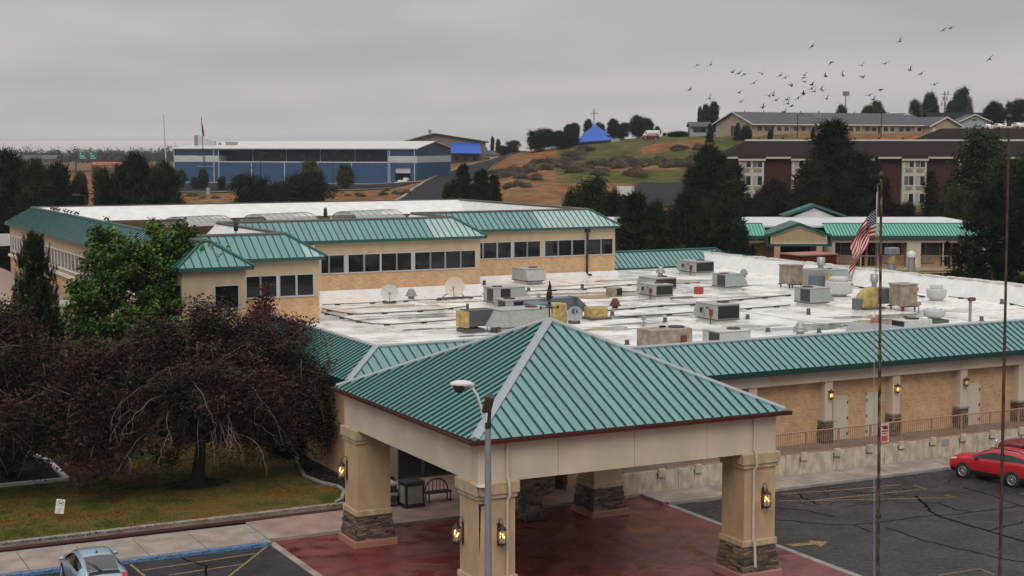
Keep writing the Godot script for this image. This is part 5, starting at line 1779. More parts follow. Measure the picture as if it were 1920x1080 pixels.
	blobs(lot,"dark_patch",M.asphalt_wet,.0025,[[50.2,-52.6,1.1,.5],[45.5,-55.9,2.2,.35],[40.6,-54.9,1.3,.5],[48.4,-48.6,1.8,.5],[42.5,-46.2,1.4,.6],[53.5,-47.2,1.6,.7],[15.6,-53.6,1.0,.6],[17.4,-56.9,.7,.4]],17)
	# poured crack seals
	var cracks := [[[38.6,-53.4],[39.7,-52.4],[40.5,-51.5],[41.3,-50.6],[42.1,-50.15],[43.2,-50.0],[44.8,-50.03],[46.2,-49.9]],[[48.07,-53.07],[47.4,-51.8],[46.4,-50.1],[46.35,-49.1],[46.33,-47.95],[46.35,-46.6],[46.35,-44.9],[46.5,-41]],
		[[47.6,-52.0],[48.0,-51.5],[47.8,-50.2],[48.2,-49.6],[49.4,-49.5],[50.9,-49.4],[54,-48.6]],[[46.2,-49.9],[47,-49.6],[48.15,-49.6]],[[41.98,-50.1],[41.98,-48.96],[42.14,-48.6]],
		[[43,-49.25],[42.9,-47.0],[43.24,-45.35],[43.7,-43.5],[44.1,-42.6],[45,-39]],[[46.4,-46.8],[48.8,-47.25],[51,-47.0]],[[43.8,-56.25],[43.3,-55.2],[43.1,-53.7]],[[51.3,-53.4],[51.2,-51.5],[50.9,-49.4],[51.4,-46]],
		[[45.5,-56.4],[46.2,-54.9],[47.4,-53.6],[48.1,-53.0]],[[40.2,-56.4],[40.6,-54.6],[41.9,-53.2],[42.2,-51.6]],[[15.5,-58],[16.0,-56.4],[15.4,-54.2],[16.6,-51]]]
	for i in cracks.size():
		var pts := []
		for p in cracks[i]: pts.append(Vector2(p[0],p[1]))
		line_on(lot,"crack_seal",pts,.09 if i != 1 else .15,.004 + .0006 * (i % 3),M.tar,.06,i + 3)
	var r := RandomNumberGenerator.new()
	r.seed = 5
	for i in 26:
		# fine unsealed cracks near the kerb
		var p := Vector2(r.randf_range(38.5,53),r.randf_range(-56.3,-52.6))
		var pts := [p]
		var an := r.randf() * TAU
		for k in 5:
			an += r.randf_range(-.7,.7)
			p += Vector2(cos(an),sin(an) * .6) * .45
			pts.append(p)
		line_on(lot,"crack",pts,.035,.004,M.tar,.03,i)
	# porch: pavement below,retaining wall,raised walk and railing
	b = MB.new()
	b.bb(36.9,90,-.05,.13,-58.8,-56.85)
	var pw := struct("porch_pavement",b,M.concrete)
	b = MB.new()
	b.cbox(Vector3(63.6,.07,-56.78),Vector3(53,.14,.16),.02)
	struct("kerb",b,M.concrete_grey)
	x = 38.6
	while x < 80:
		line_on(pw,"joint",[Vector2(x,-56.88),Vector2(x,-58.74)],.03,.134,M.pipe_dark)
		x += 1.9
	b = MB.new()
	b.bb(36.3,90,.0,1.05,-61.2,-58.95)
	var pf := struct("porch_walk",b,M.porch_floor)
	x = 38.0
	while x < 80:
		line_on(pf,"joint",[Vector2(x,-59.0),Vector2(x + .9,-60.9)],.03,1.055,M.pipe_dark)
		x += 3.05
	t = thing("retaining_wall","stained cream concrete retaining wall below the porch railing","wall",Vector3(50,0,-58.85))
	x = 35.9
	var i := 0
	while x < 86:
		b = MB.new()
		var nx := x + 3.05
		b.bb(x + .012,nx - .012,.1,1.09 + .006 * i,-58.97,-58.75)
		part(t,"concrete_panel",b,M.concrete_wall)
		x = nx
		i += 1
	x = 38.0
	i = 0
	while x < 86:
		b = MB.new()
		b.cbox(Vector3(x,.99 + .003 * i,-58.72),Vector3(.34,.38,.14),.015)
		part(t,"bracket_block",b,M.concrete_wall)
		b = MB.new()
		var st := RandomNumberGenerator.new(); st.seed = i + 2
		b.prism([Vector3(x - .24,.98,-58.745),Vector3(x - .18,.98,-58.745),Vector3(x - .21,.98 - .3 - st.randf() * .45,-58.745)],Vector3(0,0,.003))
		b.prism([Vector3(x - .24,.80,-58.745),Vector3(x + .16,.80,-58.745),Vector3(x + .1,.765,-58.745),Vector3(x - .2,.77,-58.745)],Vector3(0,0,.003))
		part(t,"stain",b,M.bark)
		x += 2.03
		i += 1
	b = MB.new()
	b.bb(54.9,55.35,.72,1.02,-58.74,-58.72)
	part(t,"patched_hole",b,M.dish_grey)
	t = thing("porch_railing","tan-pink metal railing with thin balusters along the raised porch","railing",Vector3(50,1.1,-58.83))
	for y in [2.16,1.16]:
		b = MB.new()
		if y < 1.5: b.bb(37.9,80,y - .025,y + .025,-58.86,-58.81)
		else: b.path([Vector3(38.4,y,-58.83),Vector3(80,y + .03,-58.83)],[.035,.035],6)
		part(t,"top_rail" if y > 1.5 else "bottom_rail",b,M.rail_paint)
	x = 38.4
	while x < 80:
		b = MB.new()
		b.bb(x - .028,x + .028,1.05,2.16,-58.86,-58.80)
		part(t,"post",b,M.rail_paint)
		x += 1.98
	x = 38.6
	var shared := MB.new()
	shared.bb(-.010,.010,-.5,.5,-.010,.010)
	org = Vector3.ZERO
	var bm := mesh_of([[shared,M.rail_paint]])
	while x < 74:
		piece(t,"baluster",bm,null,Transform3D(Basis.IDENTITY,Vector3(x - 50,.56,0)))
		x += .132
	org = Vector3.ZERO
	# notice on the railing
	t = thing("railing_notice","white notice with red lettering and an orange block hung on the porch railing","notice",Vector3(51.15,1.68,-58.78))
	org = Vector3.ZERO
	b = MB.new()
	b.bb(-.27,.27,-.48,.48,-.01,.01)
	part(t,"board",b,M.sign_pink)
	b = MB.new()
	for q in [[-.2,.12,.33,.045],[-.12,.2,.24,.045],[-.2,.2,.10,.03],[-.18,.16,-.02,.02]]: b.bb(q[0],q[1],q[2] - q[3],q[2] + q[3],.01,.016)
	for k in 9: b.bb(-.19 + k * .043,-.17 + k * .043,.30 - .02 * (k % 3),.37,.016,.019)
	part(t,"lettering",b,M.board_red)
	b = MB.new()
	b.bb(-.22,.18,-.40,-.12,.01,.016)
	part(t,"orange_block",b,M.sign_red)
	sconce(Vector3(49.02,3.5,-60.5),Vector3(0,0,1),"glowing wall lamp left of the first cream porch door",.03)
	sconce(Vector3(53.30,3.5,-60.5),Vector3(0,0,1),"brightest glowing wall lamp, just right of the rusty flagpole",.06)
	sconce(Vector3(57.95,3.5,-60.5),Vector3(0,0,1),"dim wall lamp beside the porch door nearest the right flagpole",.01)
	# entrance: stone pillar,curved stone planter,low stone wall with concrete cap,dark bin
	r.seed = 8
	t = thing("stone_pillar","slim stacked-stone pillar standing under the canopy's back beam","pillar",Vector3(30.4,.1,-57.2))
	b = MB.new()
	b.bb(30.05,30.75,.05,4.72,-57.55,-56.85)
	part(t,"core",b,M.stone_3)
	var oo := org
	ledgestone(t,Vector3(30.0,.06,-56.84) - oo,Vector3(1,0,0),.8,.8,Vector3.UP,2.2,Vector3(0,0,1),r,.12,.3)
	ledgestone(t,Vector3(30.04,.06,-57.55) - oo,Vector3(0,0,1),.7,.7,Vector3.UP,2.2,Vector3(-1,0,0),r,.12,.3)
	t = thing("stone_planter","rounded stone planter by the entrance behind the slim pillar","planter",Vector3(32.6,.1,-61.6))
	b = MB.new()
	b.lathe([Vector2(1.5,.1),Vector2(1.5,1.3),Vector2(1.2,1.32),Vector2(0,1.25)],Vector3(32.4,0,-61.9),20)
	part(t,"core",b,M.stone_3)
	oo = org
	for k in 10:
		var an := -.3 + k * .33
		var c := Vector3(32.4 + cos(an) * 1.52,.12,-61.9 + sin(an) * 1.52)
		var tn := Vector3(-sin(an),0,cos(an))
		ledgestone(t,c - tn * .25 - oo,tn,.5,.5,Vector3.UP,1.15,Vector3(cos(an),0,sin(an)),r,.14,.3)
	t = thing("entrance_pier","tan brick pier with dark foot beside the stone planter","wall",Vector3(34.9,.1,-61.4))
	b = MB.new()
	b.bb(34.3,36.3,.35,4.2,-61.9,-60.9)
	part(t,"brick_face",b,M.brick_tan)
	b = MB.new()
	b.bb(34.2,36.35,.1,.36,-61.95,-60.82)
	part(t,"foot",b,M.concrete_grey)
	t = thing("stone_garden_wall","low stacked-stone garden wall with pale concrete caps left of the entrance","wall",Vector3(25.9,.3,-63.4))
	b = MB.new()
	b.bb(25.6,26.1,.2,1.05,-66.2,-61.6)
	b.bb(23.9,26.1,.2,.62,-62.0,-61.6)
	part(t,"core",b,M.stone_3)
	b = MB.new()
	b.cbox(Vector3(25.85,1.11,-63.9),Vector3(.66,.12,4.7),.03)
	b.cbox(Vector3(25.0,.68,-61.8),Vector3(2.3,.12,.6),.03)
	b.cbox(Vector3(26.35,.78,-63.9),Vector3(.3,.10,4.5),.03)
	part(t,"cap_stone",b,M.concrete_grey)
	oo = org
	ledgestone(t,Vector3(23.9,.2,-61.58) - oo,Vector3(1,0,0),2.2,2.2,Vector3.UP,.42,Vector3(0,0,1),r,.1,.4)
	ledgestone(t,Vector3(26.5,.2,-61.6) - oo,Vector3(0,0,-1),4.5,4.5,Vector3.UP,.55,Vector3(1,0,0),r,.11,.4)
	t = thing("litter_bin","square dark litter bin with pale side panels at the end of the garden wall","litter bin",Vector3(26.7,.13,-61.35))
	org = Vector3.ZERO
	b = MB.new()
	b.cbox(Vector3(0,.09,0),Vector3(.94,.18,.84),.03)
	b.cbox(Vector3(0,1.06,0),Vector3(.94,.2,.84),.04)
	for q in [[-.4,-.35],[.4,-.35],[-.4,.35],[.4,.35]]: b.bb(q[0] - .05,q[0] + .05,.18,.96,q[1] - .05,q[1] + .05)
	part(t,"frame",b,M.iron)
	for q in [[-.35,.35,.37,.41],[-.35,.35,-.41,-.37]]:
		b = MB.new()
		b.bb(q[0],q[1],.18,.96,q[2],q[3])
		part(t,"side_panel",b,M.concrete_grey)
	for s in [-1.0,1.0]:
		b = MB.new()
		b.bb(s * .44 - .02,s * .44 + .02,.18,.96,-.3,.3)
		part(t,"side_panel",b,M.concrete_grey)
	t = thing("entrance_bench","dark bench with rounded back in the shade beside the litter bin","bench",Vector3(28.1,.13,-61.6))
	org = Vector3.ZERO
	b = MB.new()
	b.cbox(Vector3(0,.44,0),Vector3(1.2,.06,.45),.02)
	part(t,"seat",b,M.iron)
	b = MB.new()
	var pts := []; var rs := []
	for k in 9:
		var an := PI * k / 8.0
		pts.append(Vector3(cos(an) * .55,.5 + sin(an) * .5,-.2)); rs.append(.035)
	b.path(pts,rs,6)
	for k in 5: b.tube(Vector3(-.36 + k * .18,.46,-.2),Vector3(-.36 + k * .18,.5 + .5 * sqrt(1.0 - pow((-.36 + k * .18) / .55,2)),-.2),.018,5)
	part(t,"backrest",b,M.iron)
	for q in [[-.52,-.18],[.52,-.18],[-.52,.18],[.52,.18]]:
		b = MB.new()
		b.tube(Vector3(q[0],0,q[1]),Vector3(q[0],.42,q[1]),.03,6)
		part(t,"leg",b,M.iron)
	lamp_post()
	flagpoles()
	# notice on the lawn
	t = thing("lawn_sign","tilted white no-dogs sign on the lawn near the blue car","sign",Vector3(12.2,.3,-64.9))
	org = Vector3.ZERO
	t.rotation = Vector3(-.25,-.15,-.16)
	b = MB.new()
	b.cbox(Vector3(0,.62,0),Vector3(.36,.60,.025),.012,Basis.IDENTITY)
	part(t,"board",b,M.sign_white)
	b = MB.new()
	for k in 20:
		var an := TAU * k / 20.0
		b.box(Vector3(cos(an) * .125,.75 + sin(an) * .125,.016),Vector3(.042,.013,.006),Basis(Vector3(0,0,1),an + PI / 2))
	b.box(Vector3(0,.75,.016),Vector3(.25,.010,.006),Basis(Vector3(0,0,1),-.75))
	# dog: body,neck,head,legs,tail
	b.box(Vector3(0,.76,.015),Vector3(.11,.035,.006)); b.box(Vector3(.065,.785,.015),Vector3(.035,.05,.006),Basis(Vector3(0,0,1),-.5)); b.box(Vector3(.088,.80,.015),Vector3(.04,.024,.006))
	for q in [-.05,-.035,.035,.05]: b.box(Vector3(q,.72,.015),Vector3(.011,.06,.006),Basis(Vector3(0,0,1),q * 5))
	b.box(Vector3(-.07,.79,.015),Vector3(.05,.01,.006),Basis(Vector3(0,0,1),-.7))
	part(t,"dog_symbol",b,M.sign_ink)
	b = MB.new()
	for k in 5: b.bb(-.12 + .03 * (k % 2),.12 - .02 * k,.53 - k * .042,.545 - k * .042,.0126,.017)
	part(t,"lettering",b,M.pole_grey)
	b = MB.new()
	b.bb(-.02,.02,-.05,.6,-.035,-.014)
	part(t,"stake",b,M.iron)
func blobs_into(b: MB,list: Array,y: float,sd: int):
	var r := RandomNumberGenerator.new()
	r.seed = sd
	for q in list:
		var pts := []
		for k in 24:
			var an := TAU * k / 24.0
			var s := 1.0 + r.randf_range(-.12,.12)
			pts.append(Vector2(q[0] + cos(an) * q[2] * s,q[1] + sin(an) * q[3] * s))
		b.sheet(pts,y)
func lamp_post():
	var t := thing("lamp_post","grey lamp post with white cobra head and brown floodlight before the canopy","lamp post",Vector3(20.2,0,-40.7))
	org = Vector3.ZERO
	var b := MB.new()
	b.path([Vector3(0,0,0),Vector3(0,7.6,0)],[.125,.088],14)
	part(t,"pole",b,M.pole_grey)
	b = MB.new()
	b.tube(Vector3(.02,7.6,0),Vector3(.06,8.05,0),.055,10)
	b.tube(Vector3(.0,7.55,0),Vector3(.0,7.72,0),.10,12)
	part(t,"tenon",b,M.iron)
	# direction to the left in the view
	var L := -RIGHT; var A := L * .8 + FWD * .6 * .0
	b = MB.new()
	b.path([L * .06 + Vector3(0,7.45,0),L * .10 + Vector3(0,7.75,0),L * .20 + Vector3(0,8.2,0),L * .32 + Vector3(0,8.55,0),L * .46 + Vector3(0,8.76,0),L * .62 + Vector3(0,8.84,0)],[.045,.045,.043,.042,.04,.04],10)
	part(t,"arm",b,M.lamp_white)
	var c := L * .78 + Vector3(0,8.86,0)
	var bs := Basis(L,Vector3.UP,L.cross(Vector3.UP))
	b = MB.new()
	b.ball(c + Vector3(0,.02,0),Vector3(.36,.12,.19),18,bs)
	b.ball(c - L * .17 + Vector3(0,.0,0),Vector3(.22,.10,.13),14,bs)
	var hd := part(t,"lamp_head",b,M.lamp_white)
	b = MB.new()
	b.lathe([Vector2(.05,-.26),Vector2(.13,-.20),Vector2(.19,-.10),Vector2(.21,-.03)],c + L * .06,16)
	part(hd,"refractor",b,M.glass_grey)
	b = MB.new()
	b.lathe([Vector2(.215,-.055),Vector2(.225,-.03),Vector2(.215,.0)],c + L * .06,16)
	part(hd,"rim",b,M.iron)
	b = MB.new()
	var fb := Basis.from_euler(Vector3(.25,1.0,.14))
	b.cbox(Vector3(.02,8.30,.0) ,Vector3(.30,.50,.26),.02,fb)
	b.box(Vector3(.02,8.30,.0) + fb * Vector3(-.16,0,0),Vector3(.03,.44,.2),fb)
	for k in 6: b.box(Vector3(.02,8.30,.0) + fb * Vector3(-.17,-.18 + k * .07,0),Vector3(.05,.02,.2),fb)
	part(t,"floodlight",b,M.lamp_brown)
func flagpoles():
	# rusty pole with halyard
	var at := Vector3(33.0,0,-38.05)
	var TP := Vector3(.58,14.85,-.98)
	var t := thing("flagpole","rust-stained pale flagpole with a halyard and drooping flag","flagpole",at)
	org = Vector3.ZERO
	var L := -RIGHT
	var b := MB.new()
	b.path([Vector3.ZERO,TP * .4,TP],[.056,.052,.042],14)
	part(t,"pole",b,M.rusty_pole)
	b = MB.new()
	b.tube(TP * .262,TP * .27,.085,12)
	b.tube(TP * .61,TP * .617,.075,12)
	part(t,"collar",b,M.rust_pole_dark)
	b = MB.new()
	b.ball(TP * 1.008,Vector3(.09,.13,.09),10)
	b.tube(TP * .99,TP * .985 + L * .16,.03,6)
	part(t,"finial",b,M.iron)
	b = MB.new()
	b.path([TP * .985 + L * .12,TP * .87 + L * .15,TP * .55 + L * .16,TP * .08 + L * .10],[.006,.006,.006,.006],5)
	b.path([TP * .985 + L * .10,TP * .87 + L * .09,TP * .70 + L * .20,TP * .08 + L * .13],[.006,.006,.006,.006],5)
	part(t,"halyard",b,M.rope)
	b = MB.new()
	b.ball(TP * .70 + L * .20,Vector3(.05,.08,.05),8)
	part(t,"counterweight",b,M.lamp_white)
	# flag
	t = thing("flag","drooping striped flag with white stars on blue, hung at half mast","flag",at + TP * .936 + L * .15)
	org = Vector3.ZERO
	var F := FWD
	b = MB.new()
	var S := 26; var T := 14
	var P := []
	for i in S + 1:
		var s := i / float(S) * 1.52
		var row := []
		for j in T + 1:
			var v := j / float(T)
			var yt := -.34 * s - .42 * s * s * .72
			var yb := -.92 - .16 * minf(s,.36) - 1.02 * maxf(0.0,s - .36)
			yb = minf(yb,yt - .30)
			var y := lerpf(yt,yb,v)
			var xx := .52 * s + .03 * sin(v * 4.0 + s * 2.0) * s
			if s < .4: xx += .10 * v * s / .4
			var zz := .13 * sin(v * 7.0 + s * 5.5) * minf(1.0,s * 2.0) + .10 * sin(s * 9.0) * minf(1.0,s)
			row.append(L * xx + Vector3(0,y,0) + F * zz)
		P.append(row)
	for i in S:
		for j in T:
			var q := [P[i][j],P[i + 1][j],P[i + 1][j + 1],P[i][j + 1]]
			var nn: Vector3 = (q[3] - q[0]).cross(q[1] - q[0]).normalized()
			var u := [Vector2(i / float(S),j / float(T)),Vector2((i + 1) / float(S),j / float(T)),Vector2((i + 1) / float(S),(j + 1) / float(T)),Vector2(i / float(S),(j + 1) / float(T))]
			for k in [0,1,2,0,2,3]:
				b.v.append(q[k]); b.n.append(nn); b.uv.append(u[k])
	part(t,"cloth",b,M.flag_print)
	b = MB.new()
	b.box(L * -.012 + Vector3(0,-.2,0),Vector3(.03,1.45,.012),Basis(L,Vector3.UP,L.cross(Vector3.UP)))
	part(t,"header_band",b,M.lamp_white)
	# brown pole at the right
	t = thing("flagpole","bare dark rust-brown flagpole near the right edge, leaning slightly","flagpole",Vector3(32.55,0,-32.3))
	org = Vector3.ZERO
	var top := Vector3(1.08,16.75,-1.29)
	b = MB.new()
	b.path([Vector3.ZERO,top * .4,top * .62],[.052,.048,.046],14)
	b.path([top * .62,top * .98],[.040,.032],14)
	part(t,"pole",b,M.rust_pole_dark)
	b = MB.new()
	b.ball(top,Vector3(.10,.10,.10),12)
	b.tube(top * .985,top,.07,10)
	part(t,"finial",b,M.iron)
# --- vehicles: a body lofted through stations [z,top y,top half width,belt y,belt half width,bottom y]; front is -z
func ring_at(st: Array,i: float) -> Array:
	var k := mini(int(i),st.size() - 2)
	var f := i - k
	var s := []
	for q in 6: s.append(lerpf(st[k][q],st[k + 1][q],f))
	var z: float = s[0]; var yt: float = s[1]; var wt: float = s[2]; var yb: float = s[3]; var wb: float = s[4]; var y0: float = s[5]
	return [Vector3(0,y0,z),Vector3(wb * .84,y0,z),Vector3(wb * .97,y0 + .14,z),Vector3(wb,lerpf(y0,yb,.62),z),Vector3(wb * .985,yb,z),Vector3(lerpf(wt,wb,.08),maxf(yt - .07,yb + .01),z),Vector3(wt * .86,yt - .008,z),Vector3(0,yt + .018,z)]
func surf(st: Array,i: float,j: float,side: float) -> Vector3:
	var r := ring_at(st,i)
	var k := mini(int(j),6)
	var p: Vector3 = (r[k] as Vector3).lerp(r[k + 1],j - k)
	p.x *= side
	return p
func body_patch(b: MB,st: Array,i0: float,i1: float,ja: float,jb: float,jc: float,jd: float,side: float,off: float,n := 10,m := 4):
	# from station i0 (rows ja..jb) to i1 (rows jc..jd),set off the body by off
	var rows := []
	for s in n + 1:
		var f := s / float(n)
		var row := []
		var i := lerpf(i0,i1,f)
		for q in m + 1:
			var j := lerpf(lerpf(ja,jc,f),lerpf(jb,jd,f),q / float(m))
			var p := surf(st,i,j,side)
			var du := surf(st,minf(i + .05,st.size() - 1.01),j,side) - surf(st,maxf(i - .05,0),j,side)
			var dv := surf(st,i,minf(j + .05,6.99),side) - surf(st,i,maxf(j - .05,0),side)
			var nn := du.cross(dv).normalized()
			if nn.dot(p - Vector3(0,.75,p.z)) < 0: nn = -nn
			row.append(p + nn * off)
		rows.append(row)
	if side > 0:
		for r in rows: r.reverse()
	b.grid(rows)
func car(t: Node3D,st: Array,paint: Material,wheels: Array,wr: float,rim: Material):
	# wheels: [z front,z rear,half track]
	org = Vector3.ZERO
	var b := MB.new()
	for side in [-1.0,1.0]:
		body_patch(b,st,0,st.size() - 1.001,0,7,0,7,side,0.0,(st.size() - 1) * 4,14)
	for e in [0,st.size() - 1]:
		var r := ring_at(st,minf(e,st.size() - 1.001))
		for k in 7:
			for sd in [-1.0,1.0]:
				b.trih(Vector3(0,.6,r[0].z),r[k] * Vector3(sd,1,1),r[k + 1] * Vector3(sd,1,1),Vector3(0,0,-1 if e == 0 else 1))
	var body := part(t,"body",b,paint)
	for w in 2:
		for side in [-1.0,1.0]:
			var c := Vector3(wheels[2] * side,wr,wheels[w])
			var bs := Basis(Vector3(0,0,1),-PI / 2 * side)
			b = MB.new()
			b.lathe([Vector2(wr * 1.16,-.02),Vector2(wr * 1.16,.015),Vector2(wr * 1.02,.022),Vector2(0,.018)],c + Vector3(side * .055,.02,0),26,bs)
			part(body,"wheel_arch",b,M.plastic_black)
			b = MB.new()
			b.lathe([Vector2(wr * .6,-.2),Vector2(wr * .95,-.19),Vector2(wr,-.13),Vector2(wr,.02),Vector2(wr * .94,.075),Vector2(wr * .68,.085),Vector2(wr * .64,.05),Vector2(0,.045)],c + Vector3(side * .015,0,0),26,bs)
			var wh := part(t,"wheel",b,M.rubber)
			b = MB.new()
			b.lathe([Vector2(wr * .66,.05),Vector2(wr * .66,.095),Vector2(wr * .58,.09),Vector2(wr * .56,.06)],c + Vector3(side * .015,0,0),26,bs)
			b.lathe([Vector2(wr * .16,.05),Vector2(wr * .15,.095),Vector2(0,.1)],c + Vector3(side * .015,0,0),12,bs)
			for k in 8:
				var an := TAU * k / 8.0 + .2
				b.box(c + Vector3(side * .085,0,0) + Vector3(0,cos(an),sin(an)) * wr * .38,Vector3(.025,wr * .5,.03 if k % 2 else .055),Basis(Vector3(1,0,0),an))
			part(wh,"rim",b,rim)
	return body
func glass(t: Node,st: Array,i0: float,i1: float,ja: float,jb: float,jc: float,jd: float,sides: Array,called := "side_window",m: Material = null):
	for s in sides:
		var b := MB.new()
		body_patch(b,st,i0,i1,ja,jb,jc,jd,s,.008,14,5)
		part(t,called,b,m if m else M.glass_dark)
func vehicles():
	# silver-blue hatchback at the bottom left
	var st := [[-2.24,.66,.50,.58,.66,.32],[-2.1,.82,.66,.70,.80,.22],[-1.6,.95,.70,.83,.86,.2],[-1.15,1.04,.70,.92,.872,.2],[-.55,1.33,.60,.95,.872,.2],[-.05,1.46,.57,.96,.872,.2],[.35,1.49,.565,.97,.872,.2],[.95,1.445,.555,.99,.872,.2],[1.55,1.29,.55,1.01,.862,.21],[2.02,1.13,.57,1.0,.835,.24],[2.09,1.0,.62,.94,.83,.27],[2.20,.86,.68,.78,.81,.3],[2.24,.62,.68,.58,.79,.34]]
	var t := thing("hatchback_car","silver-blue hatchback with black rear wiper parked at the blue kerb","car",Vector3(11.62,0,-55.55),-.03)
	car(t,st,M.car_blue,[-1.38,1.32,.80],.315,M.alloy)
	glass(t,st,3.3,8.35,4.12,4.2,4.2,4.25,[-1.0,1.0])
	glass(t,st,3.25,7.9,4.10,4.86,4.14,4.80,[-1.0,1.0])
	glass(t,st,3.08,4.75,5.35,7.0,5.5,7.0,[-1.0,1.0],"windscreen")
	glass(t,st,7.15,8.95,5.75,7.0,5.55,7.0,[-1.0,1.0],"rear_window",M.glass_grey)
	glass(t,st,9.05,9.95,5.45,7.0,5.4,7.0,[-1.0,1.0],"rear_lower_window")
	var b := MB.new()
	b.path([Vector3(-.15,1.15,2.04),Vector3(-.30,1.25,1.72),Vector3(-.44,1.345,1.42)],[.028,.02,.012],6)
	b.path([Vector3(-.10,1.17,1.98),Vector3(-.28,1.30,1.62)],[.012,.012],6)
	b.ball(Vector3(-.10,1.15,2.03),Vector3(.06,.04,.06),8)
	part(t,"rear_wiper",b,M.plastic_black)
	b = MB.new()
	b.ball(Vector3(0,1.49,.78),Vector3(.045,.035,.06),8)
	b.path([Vector3(0,1.50,.76),Vector3(.0,1.62,.88)],[.008,.004],5)
	part(t,"aerial",b,M.plastic_black)
	for s in [-1.0,1.0]:
		b = MB.new()
		body_patch(b,st,9.2,11.4,4.15,5.05,3.7,4.6,s,.012,6,4)
		body_patch(b,st,10.0,11.6,4.9,5.3,4.4,5.1,s,.012,6,4)
		part(t,"tail_light",b,M.tail_red)
		b = MB.new()
		b.ball(Vector3(s * .96,1.0,-.72),Vector3(.11,.07,.06),10)
		part(t,"mirror",b,M.car_blue)
		b = MB.new()
		body_patch(b,st,.7,1.9,4.3,5.2,4.2,4.9,s,.01,6,4)
		part(t,"headlight",b,M.lens_white)
		b = MB.new()
		for i in [4.55,6.55]: body_patch(b,st,i,i + .03,1.9,4.08,1.9,4.08,s,.004,1,6)
		body_patch(b,st,3.4,8.6,5.42,5.50,5.42,5.5,s,.006,10,1)
		part(t,"panel_gap",b,M.plastic_black)
		for i in [5.9,7.6]:
			b = MB.new()
			body_patch(b,st,i,i + .35,3.72,3.84,3.72,3.84,s,.025,3,2)
			part(t,"door_handle",b,M.car_blue)
	b = MB.new()
	var r := RandomNumberGenerator.new()
	r.seed = 3
	for k in 12: body_patch(b,st,5.1 + k * .16,5.1 + k * .16 + .11,3.42 - k * .012,3.5 + .08 * r.randf(),3.42 - k * .012,3.5 + .08 * r.randf(),-1.0,.006,1,1)
	part(t,"door_lettering",b,M.kerb_blue)
	b = MB.new()
	body_patch(b,st,11.2,11.9,1.3,3.2,1.3,3.2,-1.0,.01,3,3)
	body_patch(b,st,11.2,11.9,1.3,3.2,1.3,3.2,1.0,.01,3,3)
	part(t,"bumper_trim",b,M.plastic_black)
	# red crossover
	st = [[-2.22,.80,.52,.70,.70,.36],[-2.08,.96,.70,.82,.86,.28],[-1.6,1.04,.76,.92,.90,.26],[-.98,1.13,.76,1.02,.905,.26],[-.45,1.42,.64,1.04,.905,.26],[0.0,1.56,.60,1.05,.905,.26],[.45,1.60,.60,1.06,.905,.26],[1.05,1.585,.59,1.08,.905,.26],[1.6,1.52,.58,1.11,.90,.27],[1.86,1.44,.58,1.12,.89,.28],[2.12,1.16,.68,1.08,.87,.30],[2.2,.95,.74,.90,.86,.34],[2.25,.72,.72,.66,.82,.38]]
	t = thing("crossover_car","red crossover with black wheel arches parked nose-in below the porch wall","car",Vector3(53.88,0,-53.85),.215)
	car(t,st,M.car_red,[-1.34,1.325,.84],.35,M.alloy)
	glass(t,st,3.2,9.15,4.12,4.84,4.2,4.80,[-1.0,1.0])
	glass(t,st,3.08,4.85,5.4,7.0,5.5,7.0,[-1.0,1.0],"windscreen")
	glass(t,st,9.1,9.95,5.3,7.0,5.2,7.0,[-1.0,1.0],"rear_window")
	for s in [-1.0,1.0]:
		b = MB.new()
		b.ball(Vector3(s * 1.0,1.08,-.58),Vector3(.12,.08,.07),10)
		part(t,"mirror",b,M.plastic_black)
		b = MB.new()
		b.path([Vector3(s * .60,1.60,-.1),Vector3(s * .60,1.66,.1),Vector3(s * .585,1.66,1.45),Vector3(s * .57,1.56,1.7)],[.02,.025,.025,.02],6)
		part(t,"roof_rail",b,M.plastic_black)
		b = MB.new()
		body_patch(b,st,.6,1.7,4.2,5.1,4.1,4.9,s,.01,6,4)
		part(t,"headlight",b,M.lens_white)
		b = MB.new()
		body_patch(b,st,10.1,11.3,3.9,5.0,3.8,4.8,s,.012,6,4)
		part(t,"tail_light",b,M.tail_red)
		b = MB.new()
		body_patch(b,st,1.0,11.4,1.2,2.25,1.2,2.25,s,.012,24,3)
		body_patch(b,st,.05,.9,1.0,3.4,1.0,2.6,s,.012,4,4)
		part(t,"sill_cladding",b,M.plastic_black)
		b = MB.new()
		for i in [4.6,6.5]: body_patch(b,st,i,i + .03,2.3,4.08,2.3,4.08,s,.004,1,6)
		body_patch(b,st,6.42,6.55,4.1,4.86,4.1,4.86,s,.014,1,4)
		part(t,"panel_gap",b,M.plastic_black)
		for i in [5.9,7.6]:
			b = MB.new()
			body_patch(b,st,i,i + .35,3.72,3.84,3.72,3.84,s,.025,3,2)
			part(t,"door_handle",b,M.car_red)
	b = MB.new()
	body_patch(b,st,.02,.5,2.6,4.2,2.6,4.0,-1.0,.012,3,3)
	body_patch(b,st,.02,.5,2.6,4.2,2.6,4.0,1.0,.012,3,3)
	part(t,"grille",b,M.plastic_black)
	# red pickup beyond it
	st = [[-2.85,1.02,.80,.92,.92,.48],[-2.76,1.24,.86,1.06,.99,.4],[-1.55,1.34,.88,1.16,1.0,.38],[-1.3,1.36,.86,1.22,1.0,.38],[-.62,1.86,.70,1.26,1.0,.38],[-.2,1.92,.70,1.27,1.0,.38],[.95,1.90,.70,1.29,1.0,.38],[1.25,1.40,.84,1.29,1.0,.38],[1.3,1.33,.95,1.29,1.0,.38],[2.75,1.33,.95,1.29,1.0,.40],[2.85,1.28,.93,1.2,.97,.5]]
	t = thing("pickup_truck","red pickup with chrome grille beyond the red crossover at the right edge","pickup",Vector3(57.6,0,-53.7),.12)
	car(t,st,M.car_red_dark,[-1.85,1.75,.92],.40,M.alloy)
